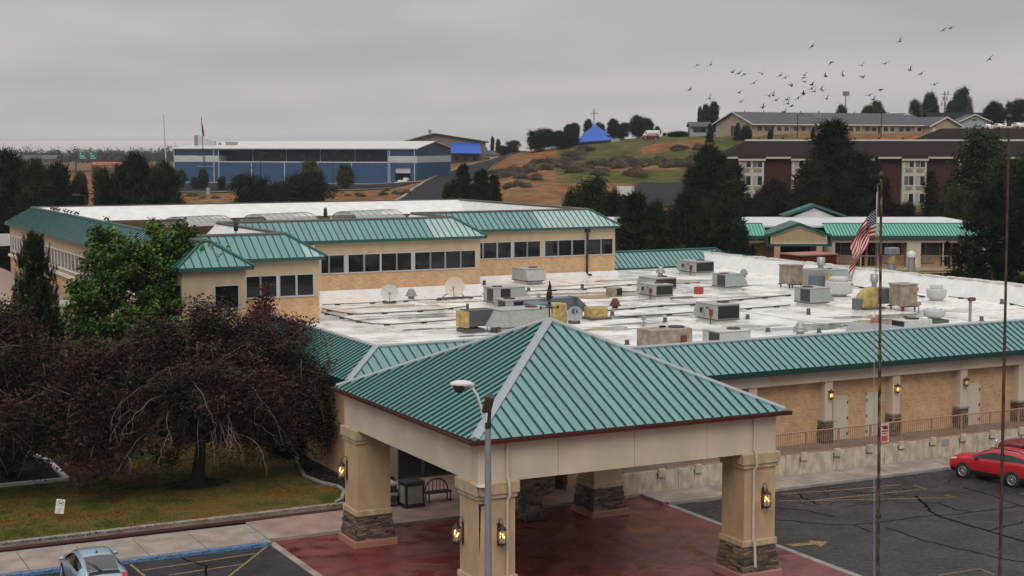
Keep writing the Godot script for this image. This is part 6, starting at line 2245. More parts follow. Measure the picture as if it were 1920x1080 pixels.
	glass(t,st,3.3,6.7,4.15,4.85,4.15,4.85,[-1.0,1.0])
	glass(t,st,3.1,3.92,5.3,7.0,5.4,7.0,[-1.0,1.0],"windscreen")
	b = MB.new()
	b.cbox(Vector3(0,.92,-2.88),Vector3(1.5,.5,.1),.03)
	b.path([Vector3(-.98,.62,-2.86),Vector3(-.98,1.22,-2.9),Vector3(-.8,1.27,-2.93),Vector3(.8,1.27,-2.93),Vector3(.98,1.22,-2.9),Vector3(.98,.62,-2.86)],[.035,.035,.035,.035,.035,.035],8)
	part(t,"chrome_grille",b,M.chrome)
	b = MB.new()
	b.bb(-.95,.95,.5,.7,-2.98,-2.84)
	part(t,"bumper",b,M.chrome)
	for s in [-1.0,1.0]:
		b = MB.new()
		b.cbox(Vector3(s * 1.16,1.42,-.95),Vector3(.22,.28,.12),.03)
		part(t,"mirror",b,M.plastic_black)
		b = MB.new()
		b.box(Vector3(s * 1.16,1.42,-.885),Vector3(.17,.22,.012))
		part(t,"mirror_glass",b,M.chrome)
	# on the hill
	t = thing("parked_suv","dark red parked car on the crest of the grassy hill","car",cf(37.83,425,ground(37.83,425)),-YAW + PI / 2)
	st = [[-2.3,.9,.6,.8,.8,.35],[-2.1,1.1,.8,.95,.95,.3],[-1.1,1.2,.8,1.1,.97,.3],[-.3,1.75,.66,1.1,.97,.3],[1.5,1.75,.66,1.12,.97,.3],[2.1,1.6,.66,1.12,.95,.3],[2.35,1.1,.8,1.0,.92,.35],[2.4,.7,.8,.6,.9,.4]]
	car(t,st,M.car_red_dark,[-1.45,1.45,.88],.36,M.alloy)
	glass(t,st,2.2,5.3,4.15,4.85,4.15,4.8,[-1.0,1.0])
	t = thing("parked_van","white van roof showing behind the dark red car on the hill","van",cf(38.84,433,ground(38.84,433) - .1),-YAW + PI / 2)
	st = [[-2.3,1.2,.7,.9,.9,.4],[-2.0,1.5,.8,1.2,1.0,.35],[-1.4,2.3,.78,1.3,1.0,.35],[2.2,2.35,.8,1.3,1.0,.35],[2.35,1.6,.8,1.2,.98,.4]]
	car(t,st,M.car_white,[-1.4,1.4,.9],.35,M.alloy)
	glass(t,st,1.2,2.0,4.15,4.8,4.15,4.8,[-1.0,1.0])
	# trailer on the upper lot
	t = thing("box_trailer","small white box trailer parked at the edge of the upper asphalt lot","trailer",cf(19.71,268,ground(19.71,268)),-YAW - .35)
	org = Vector3.ZERO
	b = MB.new()
	b.cbox(Vector3(0,1.25,0),Vector3(2.7,1.7,1.7),.06)
	part(t,"box_body",b,M.car_white)
	b = MB.new()
	b.bb(-1.37,1.37,.36,.44,-.86,.86)
	b.bb(-1.37,1.37,2.04,2.1,-.87,.87)
	part(t,"edge_trim",b,M.galv)
	for s in [-1.0,1.0]:
		b = MB.new()
		b.lathe([Vector2(0,-.1),Vector2(.32,-.1),Vector2(.33,.1),Vector2(0,.1)],Vector3(-.2,.33,s * .9),16,Basis(Vector3(1,0,0),PI / 2))
		part(t,"wheel",b,M.rubber)
	b = MB.new()
	b.tube(Vector3(-1.3,.42,.5),Vector3(-2.3,.42,0),.05,6)
	b.tube(Vector3(-1.3,.42,-.5),Vector3(-2.3,.42,0),.05,6)
	b.tube(Vector3(-2.2,0,0),Vector3(-2.2,.5,0),.05,6)
	part(t,"drawbar",b,M.iron)
	# white cars in a row at the upper right
	for k in 4:
		var px: float = [1848.0,1868.0,1884.0,1903.0][k]
		var d := 405.0
		var a := (px - 960.0) / 2900.0 * d
		t = thing("parked_car","small white parked car in the row above the brown roof at the right","car",cf(a,d,ground(a,d)),-YAW + PI + .3 * (k % 2),"white cars parked at upper right")
		st = [[-2.1,.8,.6,.7,.75,.3],[-1.9,1.0,.7,.85,.88,.25],[-1.0,1.1,.7,.95,.9,.25],[-.3,1.45,.6,1.0,.9,.25],[.9,1.45,.6,1.0,.9,.25],[1.7,1.15,.66,1.0,.88,.25],[2.1,.9,.7,.8,.84,.3]]
		car(t,st,M.car_white,[-1.3,1.3,.8],.32,M.alloy)
		glass(t,st,2.2,4.8,4.15,4.85,4.15,4.8,[-1.0,1.0])
# --- the far country: things laid out in the turned frame; local x to the side,-z away,y above the thing's base
func far(called: String,label: String,cat: String,a: float,d: float,h: float,turn := 0.0,group := "") -> Node3D:
	var t := thing(called,label,cat,cf(a,d,h),-YAW + turn,group)
	org = Vector3.ZERO
	return t
func gable_prism(b: MB,x0: float,x1: float,z0: float,z1: float,y0: float,ridge: float,along_x: bool,thick := .25):
	# two roof slopes as slabs; ridge along x or along z
	if along_x:
		var zm := (z0 + z1) * .5
		for z in [z0,z1]: b.prism([Vector3(x0,y0,z),Vector3(x0,ridge,zm),Vector3(x0,ridge + thick,zm),Vector3(x0,y0 + thick,z)],Vector3(x1 - x0,0,0))
	else:
		var xm := (x0 + x1) * .5
		for x in [x0,x1]: b.prism([Vector3(x,y0,z0),Vector3(xm,ridge,z0),Vector3(xm,ridge + thick,z0),Vector3(x,y0 + thick,z0)],Vector3(0,0,z1 - z0))
func guest_building():
	# two-storey guest block with green roof,at d = 145: 20 pixels to the metre there
	var d := 145.0
	var t := far("guest_room_block","two-storey guest block with bright green roof, balcony and central gabled entrance","building",20.0,d,1.4)
	var b := MB.new()
	var X := func(px: float) -> float: return (px - 960.0) / 2900.0 * 145.7 - 20.0
	var Y := func(py: float) -> float: return 16.0 - 1.4 - (py - 267.6) / 2900.0 * 145.6
	var xa: float = X.call(1228.0); var xb: float = X.call(1872.0)
	# flat white roof,seam-metal skirt,fascia
	b.bb(xa - 4,xb,6.62,6.8,-19.5,-2.0)
	part(t,"flat_roof",b,M.membrane_back)
	var n := 0
	var xl := xa
	for seg in [[xa,X.call(1434.0)],[X.call(1547.0),xb]]:
		seam_roof(t,[Vector3(seg[0],6.02,.9),Vector3(seg[1],6.02,.9),Vector3(seg[1],7.02,-1.9),Vector3(seg[0],7.02,-1.9)],.31,"mint_roof_panel",[],.06,0.0,.04)
		b = MB.new()
		b.bb(seg[0],seg[1],5.72,6.0,.82,.94)
		part(t,"fascia",b,M.teal_trim)
		b = MB.new()
		b.bb(seg[0],seg[1],6.95,7.06,-2.1,-1.85)
		part(t,"ridge_trim",b,M.teal_dark)
	b = MB.new()
	b.bb(xa,xb,5.35,5.74,.3,.62)
	part(t,"cornice_band",b,M.stucco_pale)
	# walls: pillars between the open bays; recessed room fronts behind
	for seg in [[X.call(1541.0),X.call(1562.0)],[X.call(1696.0),X.call(1722.0)],[X.call(1838.0),X.call(1864.0)],[X.call(1398.0),X.call(1408.0)],[X.call(1228.0),X.call(1250.0)]]:
		b = MB.new()
		b.bb(seg[0],seg[1],-1.4,5.4,.1,.6)
		part(t,"wall_pier",b,M.stucco_pale)
	b = MB.new()
	b.bb(xa,xb,-1.4,5.6,-1.5,-1.2)
	part(t,"back_wall",b,M.brick_tan)
	b = MB.new()
	b.bb(xa,xb,2.72,3.02,-1.2,.7)
	part(t,"balcony_slab",b,M.stucco)
	b = MB.new()
	b.bb(xa,xb,2.50,2.62,.55,.68)
	part(t,"slab_edge",b,M.trim_tan)
	# room fronts,upper floor and lower floor
	for fl in 2:
		var y0: float = [3.02,0.0][fl]
		for bay in [[1562.0,1],[1629.0,-1],[1722.0,1],[1789.0,-1],[1330.0,1]]:
			var x0: float = X.call(bay[0] + 2.0); var w := 3.2
			var win := MB.new()
			var g0: float = x0 + (0.0 if bay[1] > 0 else 1.05); var g1: float = g0 + 2.1
			win.bb(g0 - .05,g1 + .05,y0 + 2.25,y0 + 2.35,-1.2,-1.12); win.bb(g0 - .05,g1 + .05,y0 + .78,y0 + .86,-1.2,-1.12)
			for gx in [g0 - .05,g0 + .78,g1]: win.bb(gx,gx + .05,y0 + .8,y0 + 2.3,-1.2,-1.12)
			var wn := part(t,"window",win,M.frame_cream)
			win = MB.new()
			win.bb(g0,g1,y0 + .86,y0 + 2.25,-1.18,-1.15)
			part(wn,"curtain",win,M.curtain_grey)
			win = MB.new()
			win.bb(g0 + .4,g1 - .5,y0 + .3,y0 + .75,-1.2,-1.05)
			part(wn,"room_cooler",win,M.unit_tan)
			win = MB.new()
			var dx: float = g1 + .12 if bay[1] > 0 else g0 - 1.05
			win.bb(dx,dx + .92,y0 + .02,y0 + 2.2,-1.2,-1.14)
			var dr := part(t,"door",win,M.dark_inside)
			win = MB.new()
			win.bb(dx + .42,dx + .5,y0 + 1.5,y0 + 1.6,-1.14,-1.12)
			part(dr,"door_number",win,M.sign_white)
	# balcony rails
	for seg in [[X.call(1562.0),X.call(1696.0)],[X.call(1722.0),X.call(1838.0)],[X.call(1300.0),X.call(1398.0)]]:
		b = MB.new()
		b.bb(seg[0],seg[1],4.06,4.13,.5,.56); b.bb(seg[0],seg[1],3.10,3.14,.5,.56)
		part(t,"balcony_rail",b,M.rail_paint)
		var x: float = seg[0] + .1
		while x < seg[1]:
			b = MB.new()
			b.bb(x - .014,x + .014,3.1,4.08,.515,.545)
			part(t,"baluster",b,M.rail_paint)
			x += .30
		for f in [.36,.64]:
			b = MB.new()
			var xx := lerpf(seg[0],seg[1],f)
			b.bb(xx - .06,xx + .06,-1.4,5.4,.45,.57)
			part(t,"balcony_post",b,M.trim_tan)
	# entrance gable
	b = MB.new()
	var gx0: float = X.call(1437.0); var gx1: float = X.call(1541.0); var gm := (gx0 + gx1) * .5
	b.prism([Vector3(gx0,5.3,1.9),Vector3(gx1,5.3,1.9),Vector3(gx1,6.05,1.9),Vector3(gm,6.95,1.9),Vector3(gx0,6.05,1.9)],Vector3(0,0,-.3))
	part(t,"gable_wall",b,M.column_tan)
	b = MB.new()
	for s in [[gx0,gm],[gx1,gm]]:
		b.prism([Vector3(s[0],5.98,1.93),Vector3(s[1],6.86,1.93),Vector3(s[1],7.0,1.93),Vector3(s[0],6.12,1.93)],Vector3(0,0,.07))
	b.bb(gx0,gx1,5.3,5.42,1.91,2.0); b.bb(gx0,gx0 + .12,5.42,6.05,1.91,1.99); b.bb(gx1 - .12,gx1,5.42,6.05,1.91,1.99)
	part(t,"gable_moulding",b,M.frame_cream)
	b = MB.new()
	for s in [-1.0,1.0]:
		b.prism([Vector3(gm + s * 2.98,5.95,2.1),Vector3(gm,7.05,2.1),Vector3(gm,7.3,2.1),Vector3(gm + s * 2.98,6.2,2.1)],Vector3(0,0,-4.5))
		b.bb(gm + s * 2.98 - .08,gm + s * 2.98 + .08,5.1,6.15,1.4,2.1)
	b.bb(gx0 - .3,gx1 + .3,5.08,5.29,1.4,2.0)
	part(t,"gable_roof",b,M.teal_trim)
	for px in [1449.5,1527.5]:
		b = MB.new()
		var cx: float = X.call(px)
		b.bb(cx - .28,cx + .28,-1.4,5.1,1.5,2.0)
		part(t,"entrance_column",b,M.column_tan)
	b = MB.new()
	b.bb(X.call(1456.0),X.call(1522.0),0,5.0,-1.19,-1.05)
	part(t,"dark_entrance",b,M.dark_inside)
	# rear gable peeping over the flat roof
	b = MB.new()
	var rm: float = X.call(1533.0) * 1.13 + 2.1
	b.prism([Vector3(rm - 2.3,6.8,-19),Vector3(rm + 2.3,6.8,-19),Vector3(rm,7.75,-19)],Vector3(0,0,-.3))
	part(t,"rear_gable_wall",b,M.membrane_back)
	b = MB.new()
	for s in [-1.0,1.0]: b.prism([Vector3(rm + s * 3.4,6.75,-18.6),Vector3(rm,7.9,-18.6),Vector3(rm,8.2,-18.6),Vector3(rm + s * 3.4,7.0,-18.6)],Vector3(0,0,-2.5))
	part(t,"rear_gable_roof",b,M.teal_trim)
	# lit lamps
	var lampspots := [[1449.5,491.0,2.0,"small glowing lamp at the foot of the left entrance column of the guest block"],[1527.5,492.0,2.0,"small glowing lamp at the foot of the right entrance column of the guest block"],[1549.0,487.0,.6,"small glowing lamp on the tan pier right of the guest block's gable"],[1708.0,487.0,.6,"small glowing lamp on the tan pier above the flues"]]
	for k in lampspots:
		var p := cf((k[0] - 960.0) / 2900.0 * 145.7,d - k[2],16.0 - (k[1] - 267.6) / 2900.0 * 145.6)
		sconce(p,-FWD,k[3],.12,"wall_lamp","small wall lamps on the guest block")
func brick_hotel():
	var d := 245.0
	var t := far("brick_lodge","three-storey dark red brick building with brown roof and white window bays","building",60.0,d,5.7)
	var s := d / 2900.0 * 1.004
	var X := func(px: float) -> float: return (px - 960.0) * s - 60.0
	var Y := func(py: float) -> float: return 16.0 - 5.7 - (py - 267.6) * s
	var b := MB.new()
	var xl: float = X.call(1362.0); var xr: float = X.call(2080.0)
	b.bb(xl,xr,-1,Y.call(294.0),-14,0)
	part(t,"brick_wall",b,M.brick_red)
	b = MB.new()
	var ye: float = Y.call(292.0); var yr: float = Y.call(263.0)
	b.prism([Vector3(xl - .5,ye,.8),Vector3(xr,ye,.8),Vector3(xr,yr,-6.5),Vector3(X.call(1408.0),yr,-6.5)],Vector3(0,-.3,-.02))
	b.prism([Vector3(xl - .5,ye,-14.5),Vector3(xl - .5,ye,.8),Vector3(X.call(1408.0),yr,-6.5),Vector3(X.call(1408.0),yr,-7.5)],Vector3(0,-.3,-.02))
	b.prism([Vector3(xl - .5,ye,-14.5),Vector3(xr,ye,-14.5),Vector3(xr,yr,-7.5),Vector3(X.call(1408.0),yr,-7.5)],Vector3(0,-.3,.02))
	part(t,"roof",b,M.shingle_brown)
	b = MB.new()
	b.bb(X.call(1406.0),xr,yr - .02,yr + .22,-7.6,-6.4)
	part(t,"ridge_cap",b,M.membrane_back)
	for k in 8:
		b = MB.new()
		b.bb(X.call(1430.0 + k * 46),X.call(1430.0 + k * 46) + .35,yr + .1,yr + .55,-7.3,-6.9)
		part(t,"roof_vent",b,M.iron)
	# eaves boards between the bays
	for q in [[1356.0,1380.0],[1431.0,1478.0],[1534.0,1560.0],[1640.0,1683.0],[1732.0,1786.0],[1856.0,1960.0]]:
		b = MB.new()
		b.bb(X.call(q[0]),X.call(q[1]),ye - .34,ye - .06,.55,.85)
		part(t,"eaves_board",b,M.frame_cream)
	# window bays
	for q in [[1382.0,1428.0],[1480.0,1526.0],[1584.0,1630.0],[1685.0,1730.0],[1790.0,1836.0]]:
		var x0: float = X.call(q[0]); var x1: float = X.call(q[1]); var xm := (x0 + x1) * .5
		b = MB.new()
		b.bb(x0,x1,-.3,ye - .34,.02,.9)
		var bay := part(t,"window_bay",b,M.frame_cream)
		b = MB.new()
		b.bb(x0 - .2,x1 + .2,ye - .62,ye - .3,.4,1.2)
		b.prism([Vector3(x0 - .2,ye - .3,1.2),Vector3(x1 + .2,ye - .3,1.2),Vector3(x1 + .2,ye + .4,-.2),Vector3(x0 - .2,ye + .4,-.2)],Vector3(0,-.1,0))
		part(bay,"bay_roof",b,M.shingle_brown)
		b = MB.new()
		b.bb(x0 - .2,x1 + .2,ye - .66,ye - .36,1.16,1.24)
		part(bay,"bay_eaves",b,M.frame_cream)
		for fl in 3:
			var yb: float = [Y.call(312.0),Y.call(345.0),Y.call(378.0)][fl]
			for k in 2:
				var w0: float = (x0 + .28) if k == 0 else (xm + .12); var w1: float = (xm - .12) if k == 0 else (x1 - .28)
				b = MB.new()
				b.bb(w0,w1,yb,yb + 1.42,.88,.91)
				part(bay,"window_pane",b,M.glass_dark)
				b = MB.new()
				b.bb(w0 + .02,lerpf(w0,w1,.48),yb + .02,yb + 1.4,.905,.925)
				part(bay,"curtain",b,M.curtain if (k + fl) % 3 != 1 else M.curtain_grey)
				b = MB.new()
				b.bb(w0 - .08,w1 + .08,yb - .09,yb,.9,.98); b.bb(w0 - .08,w0,yb,yb + 1.42,.9,.96); b.bb(w1,w1 + .08,yb,yb + 1.42,.9,.96); b.bb((w0 + w1) * .5 - .03,(w0 + w1) * .5 + .03,yb,yb + 1.42,.9,.94)
				part(bay,"window_frame",b,M.frame_white)
				b = MB.new()
				b.bb(w0 + .18,w1 - .18,yb - .72,yb - .22,.9,1.0)
				for z in 4: b.bb(w0 + .22,w1 - .22,yb - .66 + z * .11,yb - .62 + z * .11,1.0,1.02)
				part(bay,"wall_cooler",b,M.unit_tan)
	# right-hand wing with a lower eave and its own hipped roof
	b = MB.new()
	var xw: float = X.call(1845.0)
	b.prism([Vector3(X.call(1778.0),Y.call(266.0),-8),Vector3(xr + 10,Y.call(266.0),-8),Vector3(xr + 10,Y.call(238.0),-18),Vector3(X.call(1816.0),Y.call(238.0),-18)],Vector3(0,-.3,-.02))
	b.prism([Vector3(X.call(1778.0),Y.call(266.0),-8),Vector3(X.call(1778.0),Y.call(266.0),-28),Vector3(X.call(1816.0),Y.call(238.0),-18)],Vector3(.02,-.3,0))
	part(t,"hip_roof",b,M.shingle_brown)
	b = MB.new()
	b.bb(xw,xr,Y.call(353.0),Y.call(350.0),.3,1.2)
	part(t,"porch_eaves",b,M.frame_cream)
	b = MB.new()
	b.bb(X.call(1778.0),xr + 10,4,Y.call(266.0),-27,-9)
	part(t,"wing_wall",b,M.brick_red)
func hill_building():
	# long grey-roofed single-storey building on the crest,turned so that its left gable shows
	var d0 := 395.0
	var a0 := 61.16
	var t := far("long_grey_roofed_house","long beige single-storey building with grey roof along the hill crest","building",a0,d0,18.2,.489)
	var L := 59.6; var W := 16.0
	var b := MB.new()
	b.bb(0,L,-1,2.8,-W,0)
	b.prism([Vector3(0.01,2.8,0),Vector3(0.01,2.8,-W),Vector3(0.01,5.65,-W * .5)],Vector3(.3,0,0))
	b.prism([Vector3(L,2.8,0),Vector3(L,2.8,-W),Vector3(L,5.65,-W * .5)],Vector3(-.3,0,0))
	part(t,"wall",b,M.siding_beige)
	b = MB.new()
	b.prism([Vector3(-.7,2.62,.9),Vector3(L + .3,2.62,.9),Vector3(L + .3,5.75,-W * .5),Vector3(-.7,5.75,-W * .5)],Vector3(0,.16,0))
	b.prism([Vector3(-.7,2.62,-W - .9),Vector3(L + .3,2.62,-W - .9),Vector3(L + .3,5.75,-W * .5),Vector3(-.7,5.75,-W * .5)],Vector3(0,.16,0))
	part(t,"roof",b,M.shingle_grey)
	b = MB.new()
	b.bb(-.7,L + .3,2.45,2.72,.88,1.0)
	for s in [.9,-W - .9]:
		b.prism([Vector3(-.72,2.5,s),Vector3(-.72,5.72,-W * .5),Vector3(-.72,5.98,-W * .5),Vector3(-.72,2.8,s)],Vector3(-.08,0,0))
	part(t,"fascia",b,M.trim_white)
	# recessed and projecting stretches of front,each with windows
	var x := 1.2
	for k in 10:
		var pr := .5 if k % 2 == 1 else .0
		if pr > 0:
			b = MB.new()
			b.bb(x - .6,x + 4.6,-.5,2.6,0,.5)
			part(t,"front_bay",b,M.siding_beige)
		for w in 2:
			b = MB.new()
			var wx := x + .3 + w * 2.3
			b.bb(wx - .08,wx + 1.48,.92,2.18,pr + .01,pr + .06)
			var fr := part(t,"window",b,M.frame_cream)
			for p in 2:
				b = MB.new()
				b.bb(wx + p * .72,wx + p * .72 + .66,1.0,2.1,pr + .05,pr + .08)
				part(fr,"pane",b,M.glass_dark)
		if k % 3 == 0:
			b = MB.new()
			b.bb(x + 4.75,x + 5.5,0,2.1,.01,.07)
			part(t,"door",b,M.tan_dark)
		x += 5.9
	# gable end door with surround
	b = MB.new()
	b.bb(-.06,0,-.2,2.3,-W * .52 - .9,-W * .52 + .9)
	part(t,"end_door",b,M.tan_dark)
	b = MB.new()
	b.bb(-.1,-.05,-.2,2.1,-W * .52 - .15,-W * .52 + .6)
	part(t,"door_glass",b,M.glass_grey)
	for k in 9:
		b = MB.new()
		b.tube(Vector3(4 + k * 6.1,5.7,-W * .55),Vector3(4 + k * 6.1,6.35,-W * .55),.12,6)
		part(t,"roof_pipe",b,M.iron)
	b = MB.new()
	for k in 5: b.tube(Vector3(22 + k * .6,4.4,-3.2),Vector3(22 + k * .6,5.3 + .3 * (k % 3),-3.2),.12,6)
	b.bb(21.8,24.8,5.3,5.5,-3.3,-3.1)
	part(t,"roof_aerials",b,M.galv)
	# garage with its own gable at the right end
	b = MB.new()
	var gx := L - 3.0; var gw := 11.0
	b.bb(gx,gx + gw,-1,2.5,-6,3.2)
	b.prism([Vector3(gx,2.5,3.2),Vector3(gx + gw,2.5,3.2),Vector3(gx + gw * .5,4.7,3.2)],Vector3(0,0,-.3))
	part(t,"garage_wall",b,M.siding_beige)
	b = MB.new()
	gable_prism(b,gx - .6,gx + gw + .6,3.8,-8,2.2,4.75,false,.2)
	part(t,"garage_roof",b,M.shingle_grey)
	b = MB.new()
	for s in [[gx - .6,gx + gw * .5],[gx + gw + .6,gx + gw * .5]]:
		b.prism([Vector3(s[0],2.1,3.82),Vector3(s[1],4.65,3.82),Vector3(s[1],4.98,3.82),Vector3(s[0],2.42,3.82)],Vector3(0,0,.1))
	b.bb(gx + 1.0,gx + 2.0,-.3,1.9,3.2,3.26)
	part(t,"garage_trim",b,M.trim_white)
	b = MB.new()
	gable_prism(b,L - 9,L + 5,-7,-W - 1,2.7,5.9,false,.2)
	part(t,"cross_roof",b,M.shingle_grey)
	b = MB.new()
	b.prism([Vector3(L - 8.6,2.6,-6.9),Vector3(L + 4.6,2.6,-6.9),Vector3(L - 2,5.75,-6.9)],Vector3(0,0,-.3))
	part(t,"cross_gable",b,M.siding_beige)
	b = MB.new()
	for s in [[L - 9.0,L - 2],[L + 5.0,L - 2]]:
		b.prism([Vector3(s[0],2.6,-6.95),Vector3(s[1],5.8,-6.95),Vector3(s[1],6.12,-6.95),Vector3(s[0],2.92,-6.95)],Vector3(0,0,.1))
	part(t,"cross_trim",b,M.trim_white)
	# grey-blue house farther right
	t = far("blue_grey_house","pale blue-grey gabled house beside the garage on the crest","house",127.98,430,19.73)
	b = MB.new()
	b.bb(-4.2,4.2,-2,2.2,-8,0)
	b.prism([Vector3(-4.2,2.2,0),Vector3(4.2,2.2,0),Vector3(0,4.0,0)],Vector3(0,0,-8))
	part(t,"wall",b,M.siding_blue)
	b = MB.new()
	gable_prism(b,-4.8,4.8,.6,-8.4,2.0,4.1,false,.2)
	part(t,"roof",b,M.shingle_grey)
	b = MB.new()
	for s in [-4.8,4.8]: b.prism([Vector3(s,1.95,.62),Vector3(0,4.05,.62),Vector3(0,4.32,.62),Vector3(s,2.22,.62)],Vector3(0,0,.1))
	part(t,"barge_board",b,M.trim_white)
	b = MB.new()
	b.prism([Vector3(-.7,2.5,.02),Vector3(.7,2.5,.02),Vector3(.5,2.9,.02),Vector3(-.5,2.9,.02)],Vector3(0,0,.05))
	b.bb(-.5,.4,-.5,1.0,.02,.08)
	part(t,"vent_and_door",b,M.tan_dark)
	t = far("dark_roofed_house","low house with long dark roof behind the pale blue-grey gable","house",130.76,445,20.32)
	b = MB.new()
	b.bb(-11,9,-2,2.1,-8,0)
	part(t,"wall",b,M.siding_blue)
	b = MB.new()
	gable_prism(b,-11.6,9.6,.8,-8.8,2.0,4.3,true,.2)
	part(t,"roof",b,M.shingle_navy)
	# small buildings at the left end of the crest
	t = far("shed_house","small grey-roofed house peeping out left of the long grey-roofed building","house",51.41,425,18.67)
	b = MB.new()
	b.bb(-2.6,2.8,-2,1.9,-6,0)
	part(t,"wall",b,M.siding_blue)
	b = MB.new()
	gable_prism(b,-3.0,3.2,.7,-6.6,1.8,3.0,true,.2)
	part(t,"roof",b,M.shingle_grey)
	b = MB.new()
	b.bb(-1.8,1.6,.3,1.5,.01,.06)
	part(t,"window",b,M.glass_dark)
func blue_building():
	# frame: x grows to the right along the front,origin at the right front corner
	var t := far("blue_metal_building","long dark blue metal building with white stripe and white roof","building",-25.29,412.0,5.3,-.314)
	var L := 73.0; var W := 25.8
	var e := 9.2
	var b := MB.new()
	var RB := -8.2   # right bay from RB to 0
	var LB := -L; var LE := -L + 14.2
	# front wall pieces
	for q in [[LB,LE,0.0],[RB,0.0,0.0]]:
		for y in [[-1.0,5.55,"metal_blue"],[5.55,7.3,"metal_white"],[7.3,e,"metal_blue_dark"]]:
			b = MB.new()
			if q[0] == RB and y[0] == -1.0:
				b.bb(q[0],-6.2,-1,5.55,-W,0); b.bb(-1.9,0,-1,5.55,-W,0); b.bb(-6.2,-1.9,4.25,5.55,-W,0); b.bb(-6.2,-1.9,-1,4.25,-W,-3.0)
			else: b.bb(q[0],q[1],y[0],y[1],-W,q[2])
			part(t,"wall_panel",b,M[y[2]])
	b = MB.new()
	b.bb(LE,RB,-1,5.5,-W,.02)
	part(t,"lower_wall",b,M.metal_blue)
	b = MB.new()
	b.bb(LE,RB,5.5,e + .2,-W,-4.5)
	part(t,"upper_wall",b,M.metal_blue_dark)
	b = MB.new()
	b.bb(LE,RB,5.45,5.75,-.1,.15)
	part(t,"ledge_trim",b,M.metal_white)
	b = MB.new()
	b.bb(LE,RB,5.46,5.56,-4.5,-.1)
	part(t,"setback_roof",b,M.shingle_grey)
	# ribs and downpipes
	for x in [LB + .1,LB + 12.6,LE - .1,LE + 10.0,LE + 20.0,LE + 30.0,LE + 40.0,RB,RB + .5,-.6]:
		b = MB.new()
		b.bb(x - .09,x + .09,-.6,5.45 if x > LE and x < RB - .1 else e,.03,.16)
		part(t,"downpipe",b,M.metal_white)
	for k in 4:
		b = MB.new()
		b.bb(LE + 8.0 + k * 10.3,LE + 8.2 + k * 10.3,5.6,e,-4.48,-4.36)
		part(t,"downpipe",b,M.metal_white)
	for k in 6:
		b = MB.new()
		var x := LE + 10.6 + k * 6.45
		b.bb(x - .95,x + .95,6.35,8.35,-4.49,-4.4)
		var w := part(t,"window",b,M.tan_dark)
		b = MB.new()
		for p in 3: b.bb(x - .85 + p * .58,x - .33 + p * .58,6.45,8.25,-4.4,-4.37)
		part(w,"pane",b,M.curtain_grey)
	# right gable end with its stripe
	for y in [[-1.0,5.55,"metal_blue"],[5.55,7.3,"metal_white"],[7.3,e,"metal_blue_dark"]]:
		b = MB.new()
		b.bb(0.0,.06,y[0],y[1],-W,0)
		part(t,"gable_panel",b,M[y[2]])
	b = MB.new()
	b.prism([Vector3(.05,e,0),Vector3(.05,e,-W),Vector3(.05,11.1,-W * .5)],Vector3(-.3,0,0))
	part(t,"gable_top",b,M.metal_blue_dark)
	b = MB.new()
	gable_prism(b,LE - 1.0,.5,.4,-W - .4,e,11.1,true,.2)
	b.prism([Vector3(LB - .5,e,.4),Vector3(LE,e,.4),Vector3(LE,11.0,-W * .5),Vector3(LB + 6,10.8,-W * .5)],Vector3(0,.2,0))
	part(t,"roof",b,M.metal_roof_white)
	b = MB.new()
	b.bb(LB - .5,.5,e - .12,e + .12,.38,.5)
	part(t,"eaves_trim",b,M.metal_white)
	# garage door,half raised
	b = MB.new()
	b.bb(-6.2,-1.9,2.75,4.25,-.5,-.38)
	part(t,"roller_door",b,M.metal_white)
	b = MB.new()
	b.bb(-6.2,-1.9,-.6,2.75,-2.9,-2.8)
	part(t,"dark_bay",b,M.black)
	b = MB.new()
	b.cbox(Vector3(-3.4,.5,1.4),Vector3(2.6,.9,1.6),.1)
	b.cbox(Vector3(-2.6,1.2,1.2),Vector3(1.4,.7,1.2),.1)
	b.cbox(Vector3(-4.6,.2,2.2),Vector3(1.6,.5,1.2),.1)
	part(t,"stacked_goods",b,M.car_white)
	b = MB.new()
	b.bb(LB + 8.3,LB + 10.8,-.6,2.4,.03,.1)
	part(t,"entrance_door",b,M.glass_grey)
	for k in 5:
		b = MB.new()
		b.bb(LB + 7.6 + k * 1.05,LB + 8.2 + k * 1.05,4.2,4.35,.1,.5)
		part(t,"wall_light",b,M.metal_white)
	# slanted sign wall on the roof
	b = MB.new()
	b.prism([Vector3(LB + 5.4,e,-5),Vector3(LB + 10.0,e,-5),Vector3(LB + 10.0,e + 2.2,-5),Vector3(LB + 4.7,e + 3.7,-5),Vector3(LB + 4.7,e,-5)],Vector3(0,0,-1.2))
	part(t,"roof_sign_wall",b,M.metal_white)
	b = MB.new()
	b.bb(LB + 3.9,LB + 4.75,e,e + 3.75,-6.6,-4.6)
	part(t,"sign_wall_end",b,M.concrete_grey)
	for k in 2:
		b = MB.new()
		if k == 0: b.tube(Vector3(LB + 11.2,e,-6),Vector3(LB + 11.2,e + 1.7,-6),.45,10)
		else: b.bb(LB + 13.5,LB + 16.4,e + .4,e + 1.9,-7,-5)
		part(t,"roof_vent_unit",b,M.galv)
	# pole with flag on the roof,tall white pole
	t = far("flagpole","short pole with a dark drooping flag behind the blue building's slanted sign wall","flagpole",-85.56,430,16.94)
	b = MB.new()
	b.tube(Vector3(0,-6,0),Vector3(-.35,6.3,0),.10,8)
	part(t,"pole",b,M.iron)
	b = MB.new()
	b.prism([Vector3(-.25,5.4,0),Vector3(.0,4.0,0),Vector3(.35,2.2,0),Vector3(.45,.8,0),Vector3(.05,1.0,0),Vector3(-.2,3.0,0)],Vector3(0,0,.12))
	part(t,"drooping_flag",b,M.board_red)
	t = far("tall_pole","tall thin white pole left of the blue metal building","pole",-92.42,415,ground(-92.42,415))
	b = MB.new()
